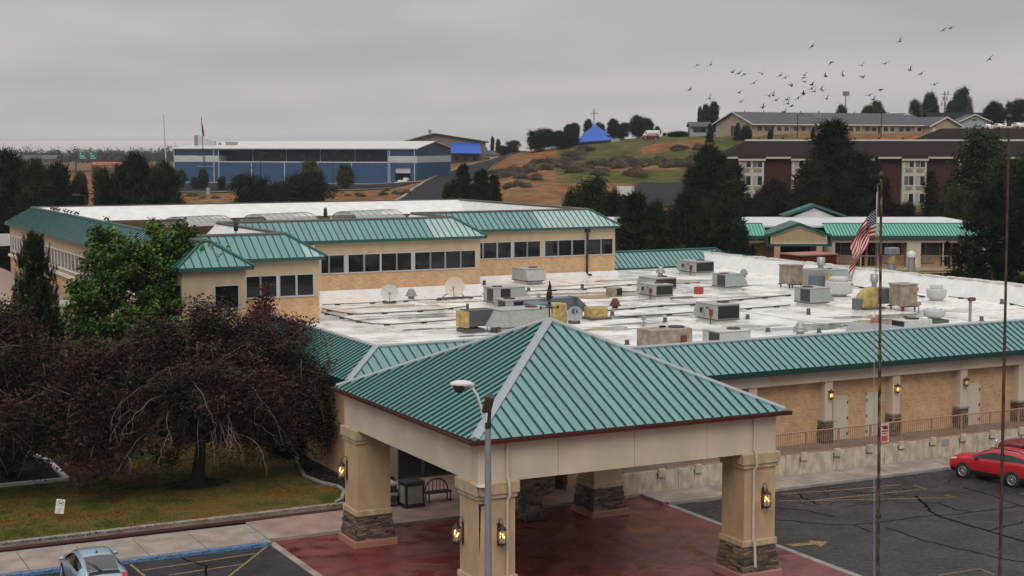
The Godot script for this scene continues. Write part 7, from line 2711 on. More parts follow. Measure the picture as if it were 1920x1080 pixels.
	b.path([Vector3(0,0,0),Vector3(-.6,18.6,0)],[.22,.12],8)
	part(t,"pole",b,M.metal_white)
func church_and_houses():
	var t := far("church","church with blue two-tier hipped roof and thin cross on the hill","church",24.23,452,15.14)
	var b := MB.new()
	b.bb(-5.2,7.2,-3,2.0,-9,0)
	part(t,"wall",b,M.siding_beige)
	b = MB.new()
	b.prism([Vector3(-6.0,1.0,2.0),Vector3(4.2,1.7,2.0),Vector3(2.6,3.6,-3.2),Vector3(-2.6,3.6,-3.2)],Vector3(0,.15,0))
	b.prism([Vector3(-6.0,1.0,2.0),Vector3(-6.0,1.0,-9),Vector3(-2.6,3.6,-6),Vector3(-2.6,3.6,-3.2)],Vector3(0,.15,0))
	b.prism([Vector3(4.2,1.7,2.0),Vector3(6.4,1.9,-9),Vector3(2.6,3.6,-6),Vector3(2.6,3.6,-3.2)],Vector3(0,.15,0))
	part(t,"lower_roof",b,M.tarp_blue)
	b = MB.new()
	var ap := Vector3(.2,6.2,-4.6)
	var q := [Vector3(-3.6,3.3,-2.4),Vector3(4.6,3.1,-2.4),Vector3(4.6,3.1,-7),Vector3(-3.6,3.3,-7)]
	for i in 4: b.prism([q[i],q[(i + 1) % 4],ap],Vector3(0,.12,0))
	part(t,"upper_roof",b,M.tarp_blue)
	b = MB.new()
	b.bb(-.3,-.0,6.1,10.9,-4.7,-4.5); b.bb(-1.2,1.0,9.5,9.75,-4.7,-4.5)
	part(t,"cross",b,M.concrete_grey)
	b = MB.new()
	gable_prism(b,-5.4,-1.8,4.2,0,-.4,1.3,false,.15)
	part(t,"porch_roof",b,M.tarp_blue)
	b = MB.new()
	b.bb(-4.8,-2.4,-3,-.3,.2,3.6)
	part(t,"porch_wall",b,M.tan_dark)
	# tan hall behind the road
	t = far("tan_hall","tan gabled hall with bright blue lean-to roof behind the blue metal building","building",-21.80,520,9.85,.12)
	b = MB.new()
	b.bb(-13,13,-3,6.6,-22,0)
	b.prism([Vector3(-13,6.6,0),Vector3(13,6.6,0),Vector3(-4,9.0,0)],Vector3(0,0,-22))
	part(t,"wall",b,M.tan_wall)
	b = MB.new()
	for s in [[-13.8,6.4],[14.0,6.3]]:
		b.prism([Vector3(s[0],s[1],.8),Vector3(-4,9.1,.8),Vector3(-4,9.5,.8),Vector3(s[0],s[1] + .4,.8)],Vector3(0,0,-24))
	part(t,"roof",b,M.tan_dark)
	b = MB.new()
	b.tube(Vector3(-5.5,8.6,-3),Vector3(-5.5,10.3,-3),.35,8)
	b.tube(Vector3(-5.5,10.0,-3),Vector3(-5.5,10.7,-3),.6,8)
	part(t,"roof_ventilator",b,M.galv)
	b = MB.new()
	b.prism([Vector3(1.0,2.8,4.6),Vector3(11.2,2.6,4.6),Vector3(11.0,6.0,.2),Vector3(1.2,6.3,.2)],Vector3(0,.2,0))
	part(t,"lean_to_roof",b,M.tarp_blue)
	b = MB.new()
	b.bb(1.6,10.6,-2,2.7,.0,3.6)
	part(t,"lean_to_wall",b,M.tan_dark)
	for k in 3:
		b = MB.new()
		b.bb(2.4 + k * 3,3.6 + k * 3,.4,1.8,3.6,3.66)
		part(t,"window",b,M.glass_dark)
	# small white houses near the bend of the road
	for k in 2:
		var px: float = [923.0,971.0][k]; var py: float = [300.0,297.0][k]; var dd: float = [540.0,520.0][k]
		t = far("white_house",["white house with grey roof just beyond the bend of the road","tiny white shed under the dark trees beside the road bend"][k],"house",(px - 960.0) / 2900.0 * dd,dd,16.0 - (py - 267.6) / 2900.0 * dd)
		var w: float = [4.4,2.6][k]; var hh: float = [2.0,1.3][k]
		b = MB.new()
		b.bb(-w,w,-2.5,hh,-6,0)
		part(t,"wall",b,M.frame_white)
		b = MB.new()
		gable_prism(b,-w - .5,w + .5,.6,-6.6,hh - .1,hh + 1.3,true,.15)
		part(t,"roof",b,M.shingle_grey)
		b = MB.new()
		b.bb(-w * .6,-w * .2,0,1.0,.01,.06); b.bb(w * .2,w * .5,0,1.0,.01,.06)
		part(t,"window",b,M.glass_dark)
func roads():
	var l := []; var r := []
	for p in [Vector2(-24.2,322.0),Vector2(-23.6,343.0),Vector2(-23.0,377.0),Vector2(-22.0,405.0),Vector2(-20.0,430.0),Vector2(-16.0,458.0),Vector2(-9.0,486.0),Vector2(0.0,515.0)]: l.append(p)
	for p in [Vector2(-12.2,305.0),Vector2(-11.5,321.0),Vector2(-10.6,342.0),Vector2(-9.6,365.0),Vector2(-8.0,392.0),Vector2(-5.5,420.0),Vector2(-2.0,445.0),Vector2(5.0,478.0)]: r.append(p)
	struct("road",lay(l,r,.10,8),M.asphalt_far)
	var l2 := []
	for i in l.size(): l2.append(l[i] + (l[i] - r[i]).normalized() * 1.7)
	var kb := lay(l2,l,.22,2)
	struct("road_pavement",kb,M.concrete_grey)
	var r2 := []
	for i in range(2,r.size()): r2.append(r[i] + (r[i] - l[i]).normalized() * .8)
	var r3 := []
	for i in range(2,r.size()): r3.append(r[i])
	struct("road_kerb",lay(r3,r2,.22,2),M.concrete_grey)
	# forecourt of the blue building
	struct("forecourt",lay([Vector2(-98.0,418.0),Vector2(-60.0,414.0),Vector2(-23.0,399.0)],[Vector2(-90.0,378.0),Vector2(-60.0,380.0),Vector2(-30.0,384.0)],.10,8),M.asphalt_far)
	struct("forecourt_kerb",lay([Vector2(-90.0,378.0),Vector2(-60.0,380.0),Vector2(-30.0,384.0)],[Vector2(-89.5,376.5),Vector2(-60.0,378.5),Vector2(-30.0,382.5)],.2,2),M.concrete_grey)
	struct("pavement",lay([Vector2(-96.0,424.0),Vector2(-60.0,420.0),Vector2(-24.0,404.0)],[Vector2(-98.0,418.0),Vector2(-60.0,414.0),Vector2(-23.0,399.0)],.16,2),M.concrete_grey)
	# upper parking lot on the hillside
	struct("upper_lot",lay([Vector2(15.8,242.0),Vector2(18.3,266.0),Vector2(22.9,302.0),Vector2(26.9,322.0)],[Vector2(28.5,243.0),Vector2(31.6,270.0),Vector2(35.4,304.0),Vector2(37.7,326.0)],.14,10),M.asphalt_far)
	# highway across the plain
	struct("highway",lay([Vector2(-700,690),Vector2(-170,690),Vector2(-60,700)],[Vector2(-700,712),Vector2(-170,712),Vector2(-60,722)],.3,3),M.asphalt_far)
	struct("grass",lay([Vector2(57.0,205.0),Vector2(62.0,242.0)],[Vector2(100.0,205.0),Vector2(100.0,242.0)],.12,6),M.lawn)
func plain_things():
	# signs and lamps on the plain at the left
	var t := far("highway_gantry","overhead highway gantry with two green signs and a yellow exit tab","road sign",-174.42,640,ground(-174.42,640))
	var b := MB.new()
	for x in [-5.6,5.9]: b.bb(x - .22,x + .22,-1,8.6,-.3,.3)
	for y in [6.3,8.2]: b.bb(-5.6,5.9,y - .12,y + .12,-.2,.2)
	part(t,"gantry_frame",b,M.iron)
	for k in 2:
		b = MB.new()
		var x0: float = [-4.1,.2][k]
		b.bb(x0,x0 + 3.1,5.8,8.9,.3,.4)
		var p := part(t,"green_sign",b,M.highway_green)
		b = MB.new()
		for q in 3: b.bb(x0 + .3,x0 + 2.7 - q * .4,6.2 + q * .55,6.38 + q * .55,.4,.42)
		b.bb(x0 + .4,x0 + .9,8.0,8.5,.4,.42)
		part(p,"lettering",b,M.sign_white)
	b = MB.new()
	b.bb(-4.1,-2.2,8.95,10.1,.3,.4)
	part(t,"exit_tab",b,M.exit_yellow)
	t = far("sign_board","wide red roadside board with a cream lettered band near the highway gantry","sign board",-109.41,420,ground(-109.41,420))
	var yb: float = 9.16 - ground(-109.41,420)
	b = MB.new()
	b.bb(-4.4,4.4,yb,yb + 2.15,-.2,.2)
	part(t,"board",b,M.board_red)
	b = MB.new()
	b.bb(-3.9,3.9,yb + .98,yb + 1.75,.2,.25)
	for s in [-3.9,3.9]: b.lathe([Vector2(.385,0),Vector2(.385,.05),Vector2(0,.05)],Vector3(s,yb + 1.365,.2),14,Basis(Vector3(1,0,0),PI / 2))
	part(t,"cream_band",b,M.board_cream)
	b = MB.new()
	var r := RandomNumberGenerator.new()
	r.seed = 2
	var x := -3.2
	while x < 3.0:
		var w := r.randf_range(.12,.26)
		b.bb(x,x + w,yb + 1.2,yb + 1.2 + r.randf_range(.2,.34),.25,.27)
		x += w + .07
	part(t,"lettering",b,M.board_red)
	b = MB.new()
	x = -2.2
	while x < 1.9:
		var w := r.randf_range(.14,.3)
		b.bb(x,x + w,yb + .35,yb + .35 + r.randf_range(.22,.36),.2,.23)
		x += w + .08
	part(t,"lower_lettering",b,M.board_cream)
	b = MB.new()
	for s in [-3.9,3.9]: b.bb(s - .14,s + .14,-1,yb,-.12,.12)
	b.bb(-.5,.5,-1,yb,-.15,.15)
	part(t,"posts",b,M.pole_grey)
	# street lamps: pole with one arm
	var lamps := [[11.0,281.0,560.0,1,"tall highway lamp at the far left with its arm to the right"],[50.0,275.0,600.0,1,"tall highway lamp second from the left edge"],[100.0,302.0,380.0,-1,"dark twin-box car park lamp left of the red board"],[57.0,316.0,330.0,-1,"low dark box lamp above the dark trees at far left"],[78.0,311.0,330.0,1,"low dark box lamp second from the left above the dark trees"],
		[214.0,290.0,430.0,-1,"dark street lamp standing before the red board"],[277.0,286.0,430.0,-1,"dark street lamp between the red board and the tall white pole"],[387.0,291.0,400.0,-1,"dark street lamp in front of the blue building's left bay"],[425.0,324.0,385.0,1,"small dark lamp by the blue building's entrance"],
		[468.0,314.0,330.0,1,"dark box lamp over the left round tree before the blue building"],[491.0,287.0,400.0,1,"dark street lamp before the blue building, third window from its left"],[570.0,303.0,340.0,1,"dark box lamp over the right round tree before the blue building"],[626.0,285.0,400.0,1,"dark street lamp before the right half of the blue building"],[163.0,366.0,178.0,-1,"thin pale lamp pole rising behind the upper roof near the perched birds"],
		[1292.0,285.0,330.0,1,"dark lamp pole on the grassy slope beside the upper lot"],[1491.0,214.0,392.0,1,"thin grey lamp pole before the long grey-roofed building's left half"],[1647.0,211.0,392.0,1,"thin grey lamp pole before the long grey-roofed building's right half"],[1852.0,217.0,405.0,-1,"thin lamp pole before the dark tree at upper right"]]
	for k in lamps:
		var a: float = (k[0] - 960.0) / 2900.0 * k[2] * 1.003
		var g := ground(a,k[2])
		var top: float = 16.0 - (k[1] - 267.6) / 2900.0 * k[2]
		t = far("street_lamp",k[4],"street lamp",a,k[2],g)
		var hh := top - g
		b = MB.new()
		b.path([Vector3(0,-.3,0),Vector3(0,hh,0)],[.13,.08],7)
		part(t,"pole",b,M.iron if k[2] < 500.0 else M.pole_grey)
		b = MB.new()
		if k[2] > 500.0:
			b.path([Vector3(0,hh - .1,0),Vector3(.9 * k[3],hh + .5,0),Vector3(2.6 * k[3],hh + .9,0)],[.06,.06,.06],6)
			b.cbox(Vector3(3.0 * k[3],hh + .95,0),Vector3(.9,.16,.35),.04)
		else:
			b.tube(Vector3(0,hh,0),Vector3(.9 * k[3],hh + .1,0),.05,6)
			b.cbox(Vector3(1.1 * k[3],hh + .12,0),Vector3(.9,.22,.4),.04)
		part(t,"lamp_arm",b,M.iron if k[2] < 500.0 else M.pole_grey)
	# aerial masts on the skyline
	for k in 2:
		t = far("aerial_mast",["antenna mast rising behind the long grey roof's middle","lattice antenna mast between the two big tree groups at right"][k],"mast",[100.79,130.67][k],470,19)
		b = MB.new()
		b.tube(Vector3(0,-1,0),Vector3(0,[12.6,12.4][k],0),.18,7)
		for q in 6: b.bb(-.9 + .35 * q,-.7 + .35 * q,[11.2,8.2 + (q % 3) * 1.6][k],[12.6,9.4 + (q % 3) * 1.6][k],-.3,.3)
		b.bb(-1.0,1.2,11.6,11.75,-.1,.1)
		part(t,"mast",b,M.pole_grey)
	# boxes and small fixtures
	t = far("utility_cabinet","pale grey utility cabinet on the forecourt kerb before the blue building","cabinet",-73.00,372,ground(-73.00,372))
	b = MB.new()
	b.cbox(Vector3(0,.6,0),Vector3(.8,1.9,.6),.05)
	part(t,"cabinet",b,M.galv)
	t = far("dark_block_building","small dark grey block building at the far left edge behind the trees","building",-170.13,520,ground(-170.13,520))
	b = MB.new()
	b.bb(-3.0,3.2,-2,12.87 - ground(-170.13,520),-6,0)
	part(t,"wall",b,M.dish_grey)
	b = MB.new()
	b.bb(-2.0,-.6,1.5,2.6,.01,.06)
	part(t,"window",b,M.glass_dark)
	t = far("plain_house","low pale house among hazy trees on the plain","house",-274.04,900,ground(-274.04,900))
	b = MB.new()
	b.bb(-9,9,-1,4.5,-8,0)
	part(t,"wall",b,M.tan_wall)
	b = MB.new()
	gable_prism(b,-9.6,9.6,.8,-8.8,4.3,6.6,true,.3)
	part(t,"roof",b,M.shingle_grey)
# --- plants
func leaf_mesh(n: int,spread: float,size: float,sd: int,flat := .6) -> ArrayMesh:
	var r := RandomNumberGenerator.new()
	r.seed = sd
	var b := MB.new()
	for k in n:
		var p := Vector3(r.randfn(),r.randfn(),r.randfn()) * spread * .5
		var u := Vector3(r.randf_range(-1,1),r.randf_range(-.5,.5),r.randf_range(-1,1)).normalized()
		var nn := Vector3(r.randf_range(-1,1) * flat,1,r.randf_range(-1,1) * flat).normalized()
		var w := nn.cross(u).normalized()
		var s := size * r.randf_range(.7,1.3)
		b.quad(p,p + u * s * .5 + w * s * .36,p + u * s,p + u * s * .5 - w * s * .36,nn)
	return _leafy(b)
func needle_mesh(n: int,length: float,width: float,sd: int,lift := .5) -> ArrayMesh:
	var r := RandomNumberGenerator.new()
	r.seed = sd
	var b := MB.new()
	for k in n:
		var d := Vector3(r.randfn(),r.randfn() * .6 + lift,r.randfn()).normalized()
		var w := d.cross(Vector3(r.randfn(),r.randfn(),r.randfn())).normalized()
		var s := length * r.randf_range(.6,1.2)
		b.trih(w * width,d * s,-w * width,d.cross(w))
	return _leafy(b)
func _leafy(b: MB) -> ArrayMesh:
	org = Vector3.ZERO
	return mesh_of([[b,M.leaf]])
func scatter(parent: Node,called: String,mesh: Mesh,ts: Array,cs: Array) -> MultiMeshInstance3D:
	var mm := MultiMesh.new()
	mm.transform_format = MultiMesh.TRANSFORM_3D
	mm.use_colors = true
	mm.mesh = mesh
	mm.instance_count = ts.size()
	for i in ts.size():
		mm.set_instance_transform(i,ts[i])
		mm.set_instance_color(i,cs[i])
	var o := MultiMeshInstance3D.new()
	o.multimesh = mm
	o.name = called
	parent.add_child(o,true)
	o.set_meta("kind","stuff")
	return o
func rot(r: RandomNumberGenerator) -> Basis:
	return Basis.from_euler(Vector3(r.randf_range(-.5,.5),r.randf() * TAU,r.randf_range(-.5,.5)))
# a broad tree of height 1 units as given: lobes [centre x,y,z,radius x,y,z] in metres
func broad_tree(t: Node3D,lobes: Array,trunk: Array,clumps: int,per: int,mesh: Mesh,spread: float,cols: Array,sd: int,weep := 0.0,bark: Material = null,twig_share := .5,twig_m: Material = null):
	var r := RandomNumberGenerator.new()
	r.seed = sd
	org = Vector3.ZERO
	if bark == null: bark = M.bark
	var b := MB.new()
	var th: float = trunk[0]; var tr: float = trunk[1]
	var pts := []; var rs := []
	for k in 5:
		var f := k / 4.0
		pts.append(Vector3(trunk[2] * f * f + .06 * th * sin(f * 3.0),th * f - .15,trunk[3] * f * f)); rs.append(tr * (1.35 if k == 0 else 1.0 - .35 * f))
	b.path(pts,rs,9)
	part(t,"trunk",b,bark)
	var top: Vector3 = pts[4]
	var total := 0.0
	for l in lobes: total += pow(l[3] * l[4] * l[5],.667)
	var ts := []; var cs := []
	var limbs := MB.new(); var twigs := MB.new()
	for l in lobes:
		var c := Vector3(l[0],l[1],l[2]); var R := Vector3(l[3],l[4],l[5])
		var hub := c - Vector3(0,R.y * .25,0)
		var midp := top.lerp(hub,.5) + Vector3(r.randf_range(-.3,.3),.12 * R.y,r.randf_range(-.3,.3))
		limbs.path([top - Vector3(0,.2,0),midp,hub],[tr * .55,tr * .38,tr * .22],6)
		var n := int(clumps * pow(l[3] * l[4] * l[5],.667) / total)
		for k in n:
			var d := Vector3(r.randfn(),r.randfn() * .9 + .12,r.randfn()).normalized()
			var rad := pow(r.randf(),.30)
			if r.randf() < .12: rad *= 1.12
			var p := c + d * R * rad
			var col: Color = cols[r.randi() % cols.size()]
			col = col * r.randf_range(.72,1.3)
			if r.randf() < twig_share:
				var q := hub.lerp(p,.55) + Vector3(0,.15 * R.y * r.randf(),0)
				var droop := Vector3(0,-weep * R.y * .5 * r.randf(),0)
				twigs.path([hub,q,p,p + droop + (p - hub).normalized() * .3],[tr * .12 + .01,tr * .07 + .008,.014,.006],4,false)
			var drop := weep * r.randf() * (1.0 + R.y * .35) * clampf(rad,0,1)
			var scl := spread * r.randf_range(.6,1.3)
			for i in per:
				var o := Vector3(r.randfn(),r.randfn() * .75,r.randfn()) * scl
				o.y -= drop * r.randf()
				ts.append(Transform3D(rot(r).scaled(Vector3.ONE * r.randf_range(.75,1.25)),p + o))
				cs.append(col * r.randf_range(.8,1.2))
	part(t,"limb",limbs,bark)
	if twigs.v.size() > 0: part(t,"twigs",twigs,twig_m if twig_m else bark)
	scatter(t,"crown",mesh,ts,cs)
func spruce(t: Node3D,H: float,R: float,levels: int,per_level: int,mesh: Mesh,cols: Array,sd: int,tip := .8,foot := .06,rag := .25):
	var r := RandomNumberGenerator.new()
	r.seed = sd
	org = Vector3.ZERO
	var b := MB.new()
	b.path([Vector3(0,-.2,0),Vector3(.02 * H,H * .5,0),Vector3(0,H * .97,0)],[H * .018 + .08,H * .012 + .04,.02],7)
	part(t,"trunk",b,M.bark)
	var ts := []; var cs := []
	b = MB.new()
	for l in levels:
		var f := (l + .5) / levels
		var y := lerpf(foot,1.0,f) * H
		var rr := R * pow(1.0 - f,tip) * r.randf_range(1.0 - rag,1.0 + rag * .6) + .12
		var n := maxi(3,int(per_level * (1.0 - f * .6)))
		var ph := r.randf() * TAU
		for k in n:
			var an := ph + TAU * k / n + r.randf_range(-.25,.25)
			var len := rr * r.randf_range(.65,1.15)
			var d := Vector3(cos(an),0,sin(an))
			var tipp := d * len + Vector3(0,y - len * .18 + r.randf_range(-.2,.2),0)
			if r.randf() < .4: b.path([Vector3(0,y,0),tipp],[.04,.012],4,false)
			var m := maxi(2,int(len / (.10 * R + .25)))
			var col: Color = cols[r.randi() % cols.size()] * r.randf_range(.7,1.3)
			for i in m:
				var g := (i + 1.0) / m
				var s := R * .16 + .18
				for q in 2:
					ts.append(Transform3D(Basis(Vector3.UP,r.randf() * TAU).scaled(Vector3.ONE * s * r.randf_range(.8,1.35)),Vector3(0,y,0).lerp(tipp,g) + Vector3(r.randfn(),r.randfn() * .6,r.randfn()) * s * .35))
					cs.append(col * r.randf_range(.8,1.25))
	part(t,"branches",b,M.bark)
	scatter(t,"crown",mesh,ts,cs)
var proto := {}
func protos():
	var lf := leaf_mesh(9,.55,.34,3)
	var lf2 := leaf_mesh(9,.55,.30,4)
	var nd := needle_mesh(16,1.25,.085,5,.35)
	var dark := [Color(.012,.018,.009),Color(.018,.027,.011),Color(.009,.012,.008),Color(.026,.036,.014)]
	var pine := [Color(.014,.024,.010),Color(.022,.034,.012),Color(.010,.015,.009),Color(.032,.045,.016)]
	var mid := [Color(.022,.040,.012),Color(.030,.050,.014),Color(.016,.028,.011)]
	var deep := [Color(.012,.020,.010),Color(.016,.026,.011),Color(.009,.014,.008)]
	var oliv := [Color(.034,.050,.016),Color(.026,.040,.014),Color(.044,.058,.018)]
	var lime := [Color(.070,.105,.016),Color(.055,.085,.014)]
	var purp := [Color(.022,.012,.012),Color(.030,.014,.013),Color(.014,.011,.009)]
	var grey := [Color(.150,.125,.080),Color(.115,.098,.065),Color(.185,.145,.090)]
	var defs := [
		["spruce",14.0,5.6,34,14,nd,dark,11],["spruce",14.0,6.4,30,13,nd,pine,12]]
	for k in defs.size():
		var t := Node3D.new()
		t.name = "conifer"
		spruce(t,defs[k][1],defs[k][2],defs[k][3],defs[k][4],defs[k][5],defs[k][6],defs[k][7],.75,.03,.35)
		proto["spruce%d" % k] = [t,14.0,9.0]
	var tc := Node3D.new()
	tc.name = "conifer"
	spruce(tc,14.0,2.4,30,10,nd,dark,17,.45,.0,.15)
	proto["columnar"] = [tc,14.0,4.6]
	var kinds := {
		"round": [[[0,2.0,0,3.6,2.0,3.2],[0,6.2,0,3.6,2.6,3.4],[-2.4,4.4,.6,2.6,2.0,2.4],[2.6,4.6,-.4,2.7,2.1,2.4],[.4,3.6,1.8,2.6,1.7,2.2],[-.6,7.6,-.4,2.2,1.5,2.2]],deep,10.0,10.4],
		"green": [[[0,2.0,0,3.0,1.9,2.8],[0,6.6,0,3.2,2.8,3.0],[-2.2,4.6,.6,2.5,2.2,2.4],[2.4,5.0,-.4,2.6,2.2,2.4],[.4,3.4,1.6,2.6,1.7,2.2],[-.9,8.3,-.4,1.7,1.5,1.8],[1.3,7.9,.2,1.5,1.6,1.6]],mid,10.0,9.6],
		"olive": [[[0,6.6,0,3.3,3.0,3.0],[-2.6,4.6,.6,2.4,2.4,2.4],[2.8,5.2,-.4,2.6,2.4,2.4],[.4,3.0,1.6,3.0,2.0,2.4],[-1.4,8.3,-.4,1.8,1.6,1.8],[1.6,8.2,.2,1.7,1.7,1.6]],oliv,10.0,10.6],
		"poplar": [[[0,2.6,0,1.3,2.2,1.3],[.2,5.0,.1,1.4,2.2,1.4],[-.3,7.4,0,1.15,1.8,1.15],[.1,9.0,0,.7,1.3,.7]],mid,10.2,3.0],
		"purple": [[[0,5.6,0,3.0,2.8,3.0],[-2.0,4.0,.6,2.3,2.2,2.2],[2.0,4.2,-.4,2.3,2.2,2.2],[.4,2.8,1.4,2.4,1.8,2.0]],purp,8.6,8.2],
		"lime": [[[0,4.6,0,1.9,2.6,1.9],[-.6,6.6,0,1.2,1.6,1.2],[.5,2.8,.2,1.7,1.6,1.7]],lime,8.0,4.2],
		"bush": [[[0,1.2,0,1.7,1.2,1.5],[-1.3,.9,.3,1.2,.9,1.1],[1.3,.9,-.2,1.3,.9,1.1]],deep,2.4,5.0],
	}
	var sd := 40
	for k in kinds:
		var q: Array = kinds[k]
		var t := Node3D.new()
		t.name = "tree"
		sd += 3
		broad_tree(t,q[0],[q[2] * .28,.2,.1,.1],230,12 if k != "bush" else 7,lf if k != "poplar" else lf2,.42,q[1],sd,0.0,null,.12)
		proto[k] = [t,q[2],q[3]]
	# broad dark pine: shelves of needles round several heads
	for k in 2:
		var t := Node3D.new()
		t.name = "tree"
		var lb := [[[0,8.6,0,2.0,1.7,1.9],[-1.6,6.8,.4,2.4,1.5,2.2],[1.7,6.4,-.3,2.5,1.6,2.2],[-2.6,4.4,.2,2.8,1.6,2.4],[2.5,4.2,.3,3.0,1.7,2.4],[0,4.6,1.2,3.2,1.9,2.2],[.2,2.2,.6,4.4,1.9,3.2]],[[-1.4,8.4,0,1.6,1.8,1.6],[1.8,7.6,0,1.6,1.9,1.6],[0,6.2,.4,3.0,1.6,2.4],[-2.9,4.6,.2,2.4,1.7,2.2],[2.8,4.4,.3,2.6,1.9,2.2],[0,3.8,1.0,3.6,1.7,2.4],[0,1.8,.6,4.6,1.8,3.2]]]
		broad_tree(t,lb[k],[3.0,.3,.1,.1],420,9,nd,.42,dark if k == 0 else pine,83 + k,0.0,null,.1)
		proto["pine%d" % k] = [t,10.2,10.0]
	# sagebrush: a low grey dome
	for k in 2:
		var t := Node3D.new()
		t.name = "sagebrush"
		var sg := leaf_mesh(10,.34,.16,31 + k,1.2)
		var r := RandomNumberGenerator.new()
		r.seed = 90 + k
		var ts := []; var cs := []
		for i in 330:
			var d := Vector3(r.randfn(),absf(r.randfn()) * .9,r.randfn()).normalized()
			var p := d * Vector3(1.0,.85,.95) * pow(r.randf(),.35) * (1.0 + .25 * sin(d.x * 5.0 + k) * cos(d.z * 4.0))
			ts.append(Transform3D(rot(r),p))
			cs.append((grey[r.randi() % 3] as Color) * r.randf_range(.65,1.25))
		var b := MB.new()
		for i in 7: b.path([Vector3.ZERO,Vector3(cos(i * .9) * .6,.5,sin(i * .9) * .6)],[.05,.02],4)
		org = Vector3.ZERO
		part(t,"stems",b,M.bark)
		scatter(t,"foliage",sg,ts,cs)
		proto["sage%d" % k] = [t,1.0,2.2]
func plant(kind: String,called: String,label: String,cat: String,at: Vector3,high: float,wide: float,sd: int,group := ""):
	var p: Array = proto[kind]
	var t: Node3D = (p[0] as Node3D).duplicate()
	t.name = numbered(called)
	add_child(t)
	t.position = at
	var w: float = wide / p[2]
	t.scale = Vector3(w,high / p[1],w)
	t.rotation.y = sd * 1.7
	tag(t,label,cat,group)
	return t
func big_trees():
	# wide purple-leaved tree over the lawn,weeping at its edge
	var wine := [Color(.042,.022,.019),Color(.056,.028,.023),Color(.080,.038,.031),Color(.026,.019,.015),Color(.040,.036,.020)]
	var cl := leaf_mesh(8,.26,.115,7,1.3)
	var t := thing("purple_leaf_tree","wide weeping purple-leaved tree standing on the lawn in a ring of bare soil","tree",Vector3(19.25,.3,-69.2))
	broad_tree(t,[[0,5.5,0,3.4,2.2,3.0],[-3.0,5.0,.8,2.8,1.9,2.4],[2.9,4.8,-.6,3.0,2.2,2.6],[5.2,3.9,-.2,2.0,2.2,2.0],[-4.8,4.6,.4,1.9,1.8,2.0],[-4.4,3.1,1.0,1.8,1.6,1.8],[-2.6,3.2,2.0,1.9,1.3,1.5],[3.4,3.2,1.4,2.0,1.5,1.6],[5.6,2.6,.2,1.4,1.3,1.4],[.6,4.6,2.4,2.8,1.5,1.8],[-1.5,4.4,-2.8,3.2,2.0,2.2],[1.0,7.2,-.6,1.3,1.4,1.3],[3.0,6.7,-1.0,1.3,1.0,1.2],[4.8,6.0,-1.2,1.7,.9,1.4],[-1.8,6.8,-.4,1.5,1.0,1.4],[-4.2,6.4,.2,1.3,.9,1.3]],[2.4,.34,.25,.1],1250,22,cl,.27,wine,101,1.15,M.bark,.35,M.twig_pale)
	pale_limbs(t,103,5.6,5.5,34)
	t = thing("purple_leaf_tree","purple-leaved tree cut by the left edge, pale twigs showing","tree",Vector3(9.9,.3,-72.0))
	broad_tree(t,[[0,6.2,0,3.0,2.6,2.8],[-2.4,5.2,.8,2.6,2.2,2.4],[2.6,4.6,-.2,2.5,2.3,2.4],[3.6,3.2,.6,1.9,1.7,1.9],[.6,4.0,2.3,2.8,2.1,2.0],[1.2,7.2,-.6,1.7,1.5,1.6],[-1.6,7.6,.2,1.4,1.3,1.4],[-3.8,3.6,0,2.2,1.9,2.0]],[2.0,.3,.2,.1],700,26,cl,.30,wine,111,1.0,M.bark,.35,M.twig_pale)
	pale_limbs(t,113,5.8,4.8,34)
	# loose upright sprays of red leaves against the tan wall
	t = thing("red_leaf_sapling","thin red-leaved young tree growing up in front of the tan wall","tree",Vector3(24.6,.3,-76.5))
	broad_tree(t,[[0,6.2,0,.9,1.6,.8],[.5,7.6,0,.5,1.2,.5],[1.6,6.0,.4,1.5,1.0,1.0],[2.7,5.0,.6,1.6,.9,1.0],[-.6,4.6,.4,1.6,1.5,1.2],[1.2,4.0,.6,1.8,1.2,1.2]],[2.6,.12,.1,.1],230,9,leaf_mesh(6,.22,.14,9,1.2),.20,[Color(.10,.028,.022),Color(.075,.022,.020),Color(.055,.022,.018)],121,.1,M.bark,.6)
	# bright maple
	var lively := [Color(.058,.115,.020),Color(.085,.150,.026),Color(.040,.085,.017),Color(.115,.180,.034),Color(.028,.060,.014)]
	t = thing("maple_tree","bright green leafy tree in front of the hotel's left mansard","tree",Vector3(20.2,.3,-82.6))
	broad_tree(t,[[0,8.2,0,2.0,1.7,1.9],[-2.0,8.9,.3,1.3,1.4,1.3],[1.9,8.7,-.2,1.4,1.5,1.4],[-1.9,10.6,.2,.65,1.0,.6],[-.3,10.0,.2,.9,1.1,.9],[1.1,10.9,0,.6,1.2,.6],[2.4,10.6,0,.7,1.1,.7],[3.0,8.0,.2,1.0,1.4,1.0],[-2.9,7.4,.4,1.1,1.3,1.1],[.5,6.2,.8,2.5,1.5,2.0],[-2.4,5.8,.4,1.7,1.4,1.5],[3.0,6.0,.4,1.2,1.2,1.2],[-.8,4.6,.8,2.8,1.4,2.2],[4.1,5.6,.4,.8,1.0,.8],[3.7,9.0,.2,1.2,1.3,1.1],[3.9,7.3,.3,1.3,1.5,1.2]],[3.2,.24,.1,0],640,15,leaf_mesh(8,.26,.17,13,.9),.20,lively,131,0.0,M.bark,.2)
	# upright pine at the far left
	t = thing("pine_tree","upright pine with candle-like shoots at the left edge","pine",Vector3(15.0,.3,-84.4))
	candle_pine(t,10.8,2.9,141)
	# pine in front of the guest block
	t = thing("pine_tree","dark spreading pine hiding the right end of the guest block","pine",cf(37.51,118,1.0))
	var pn := [Color(.013,.020,.009),Color(.019,.029,.010),Color(.009,.014,.008)]
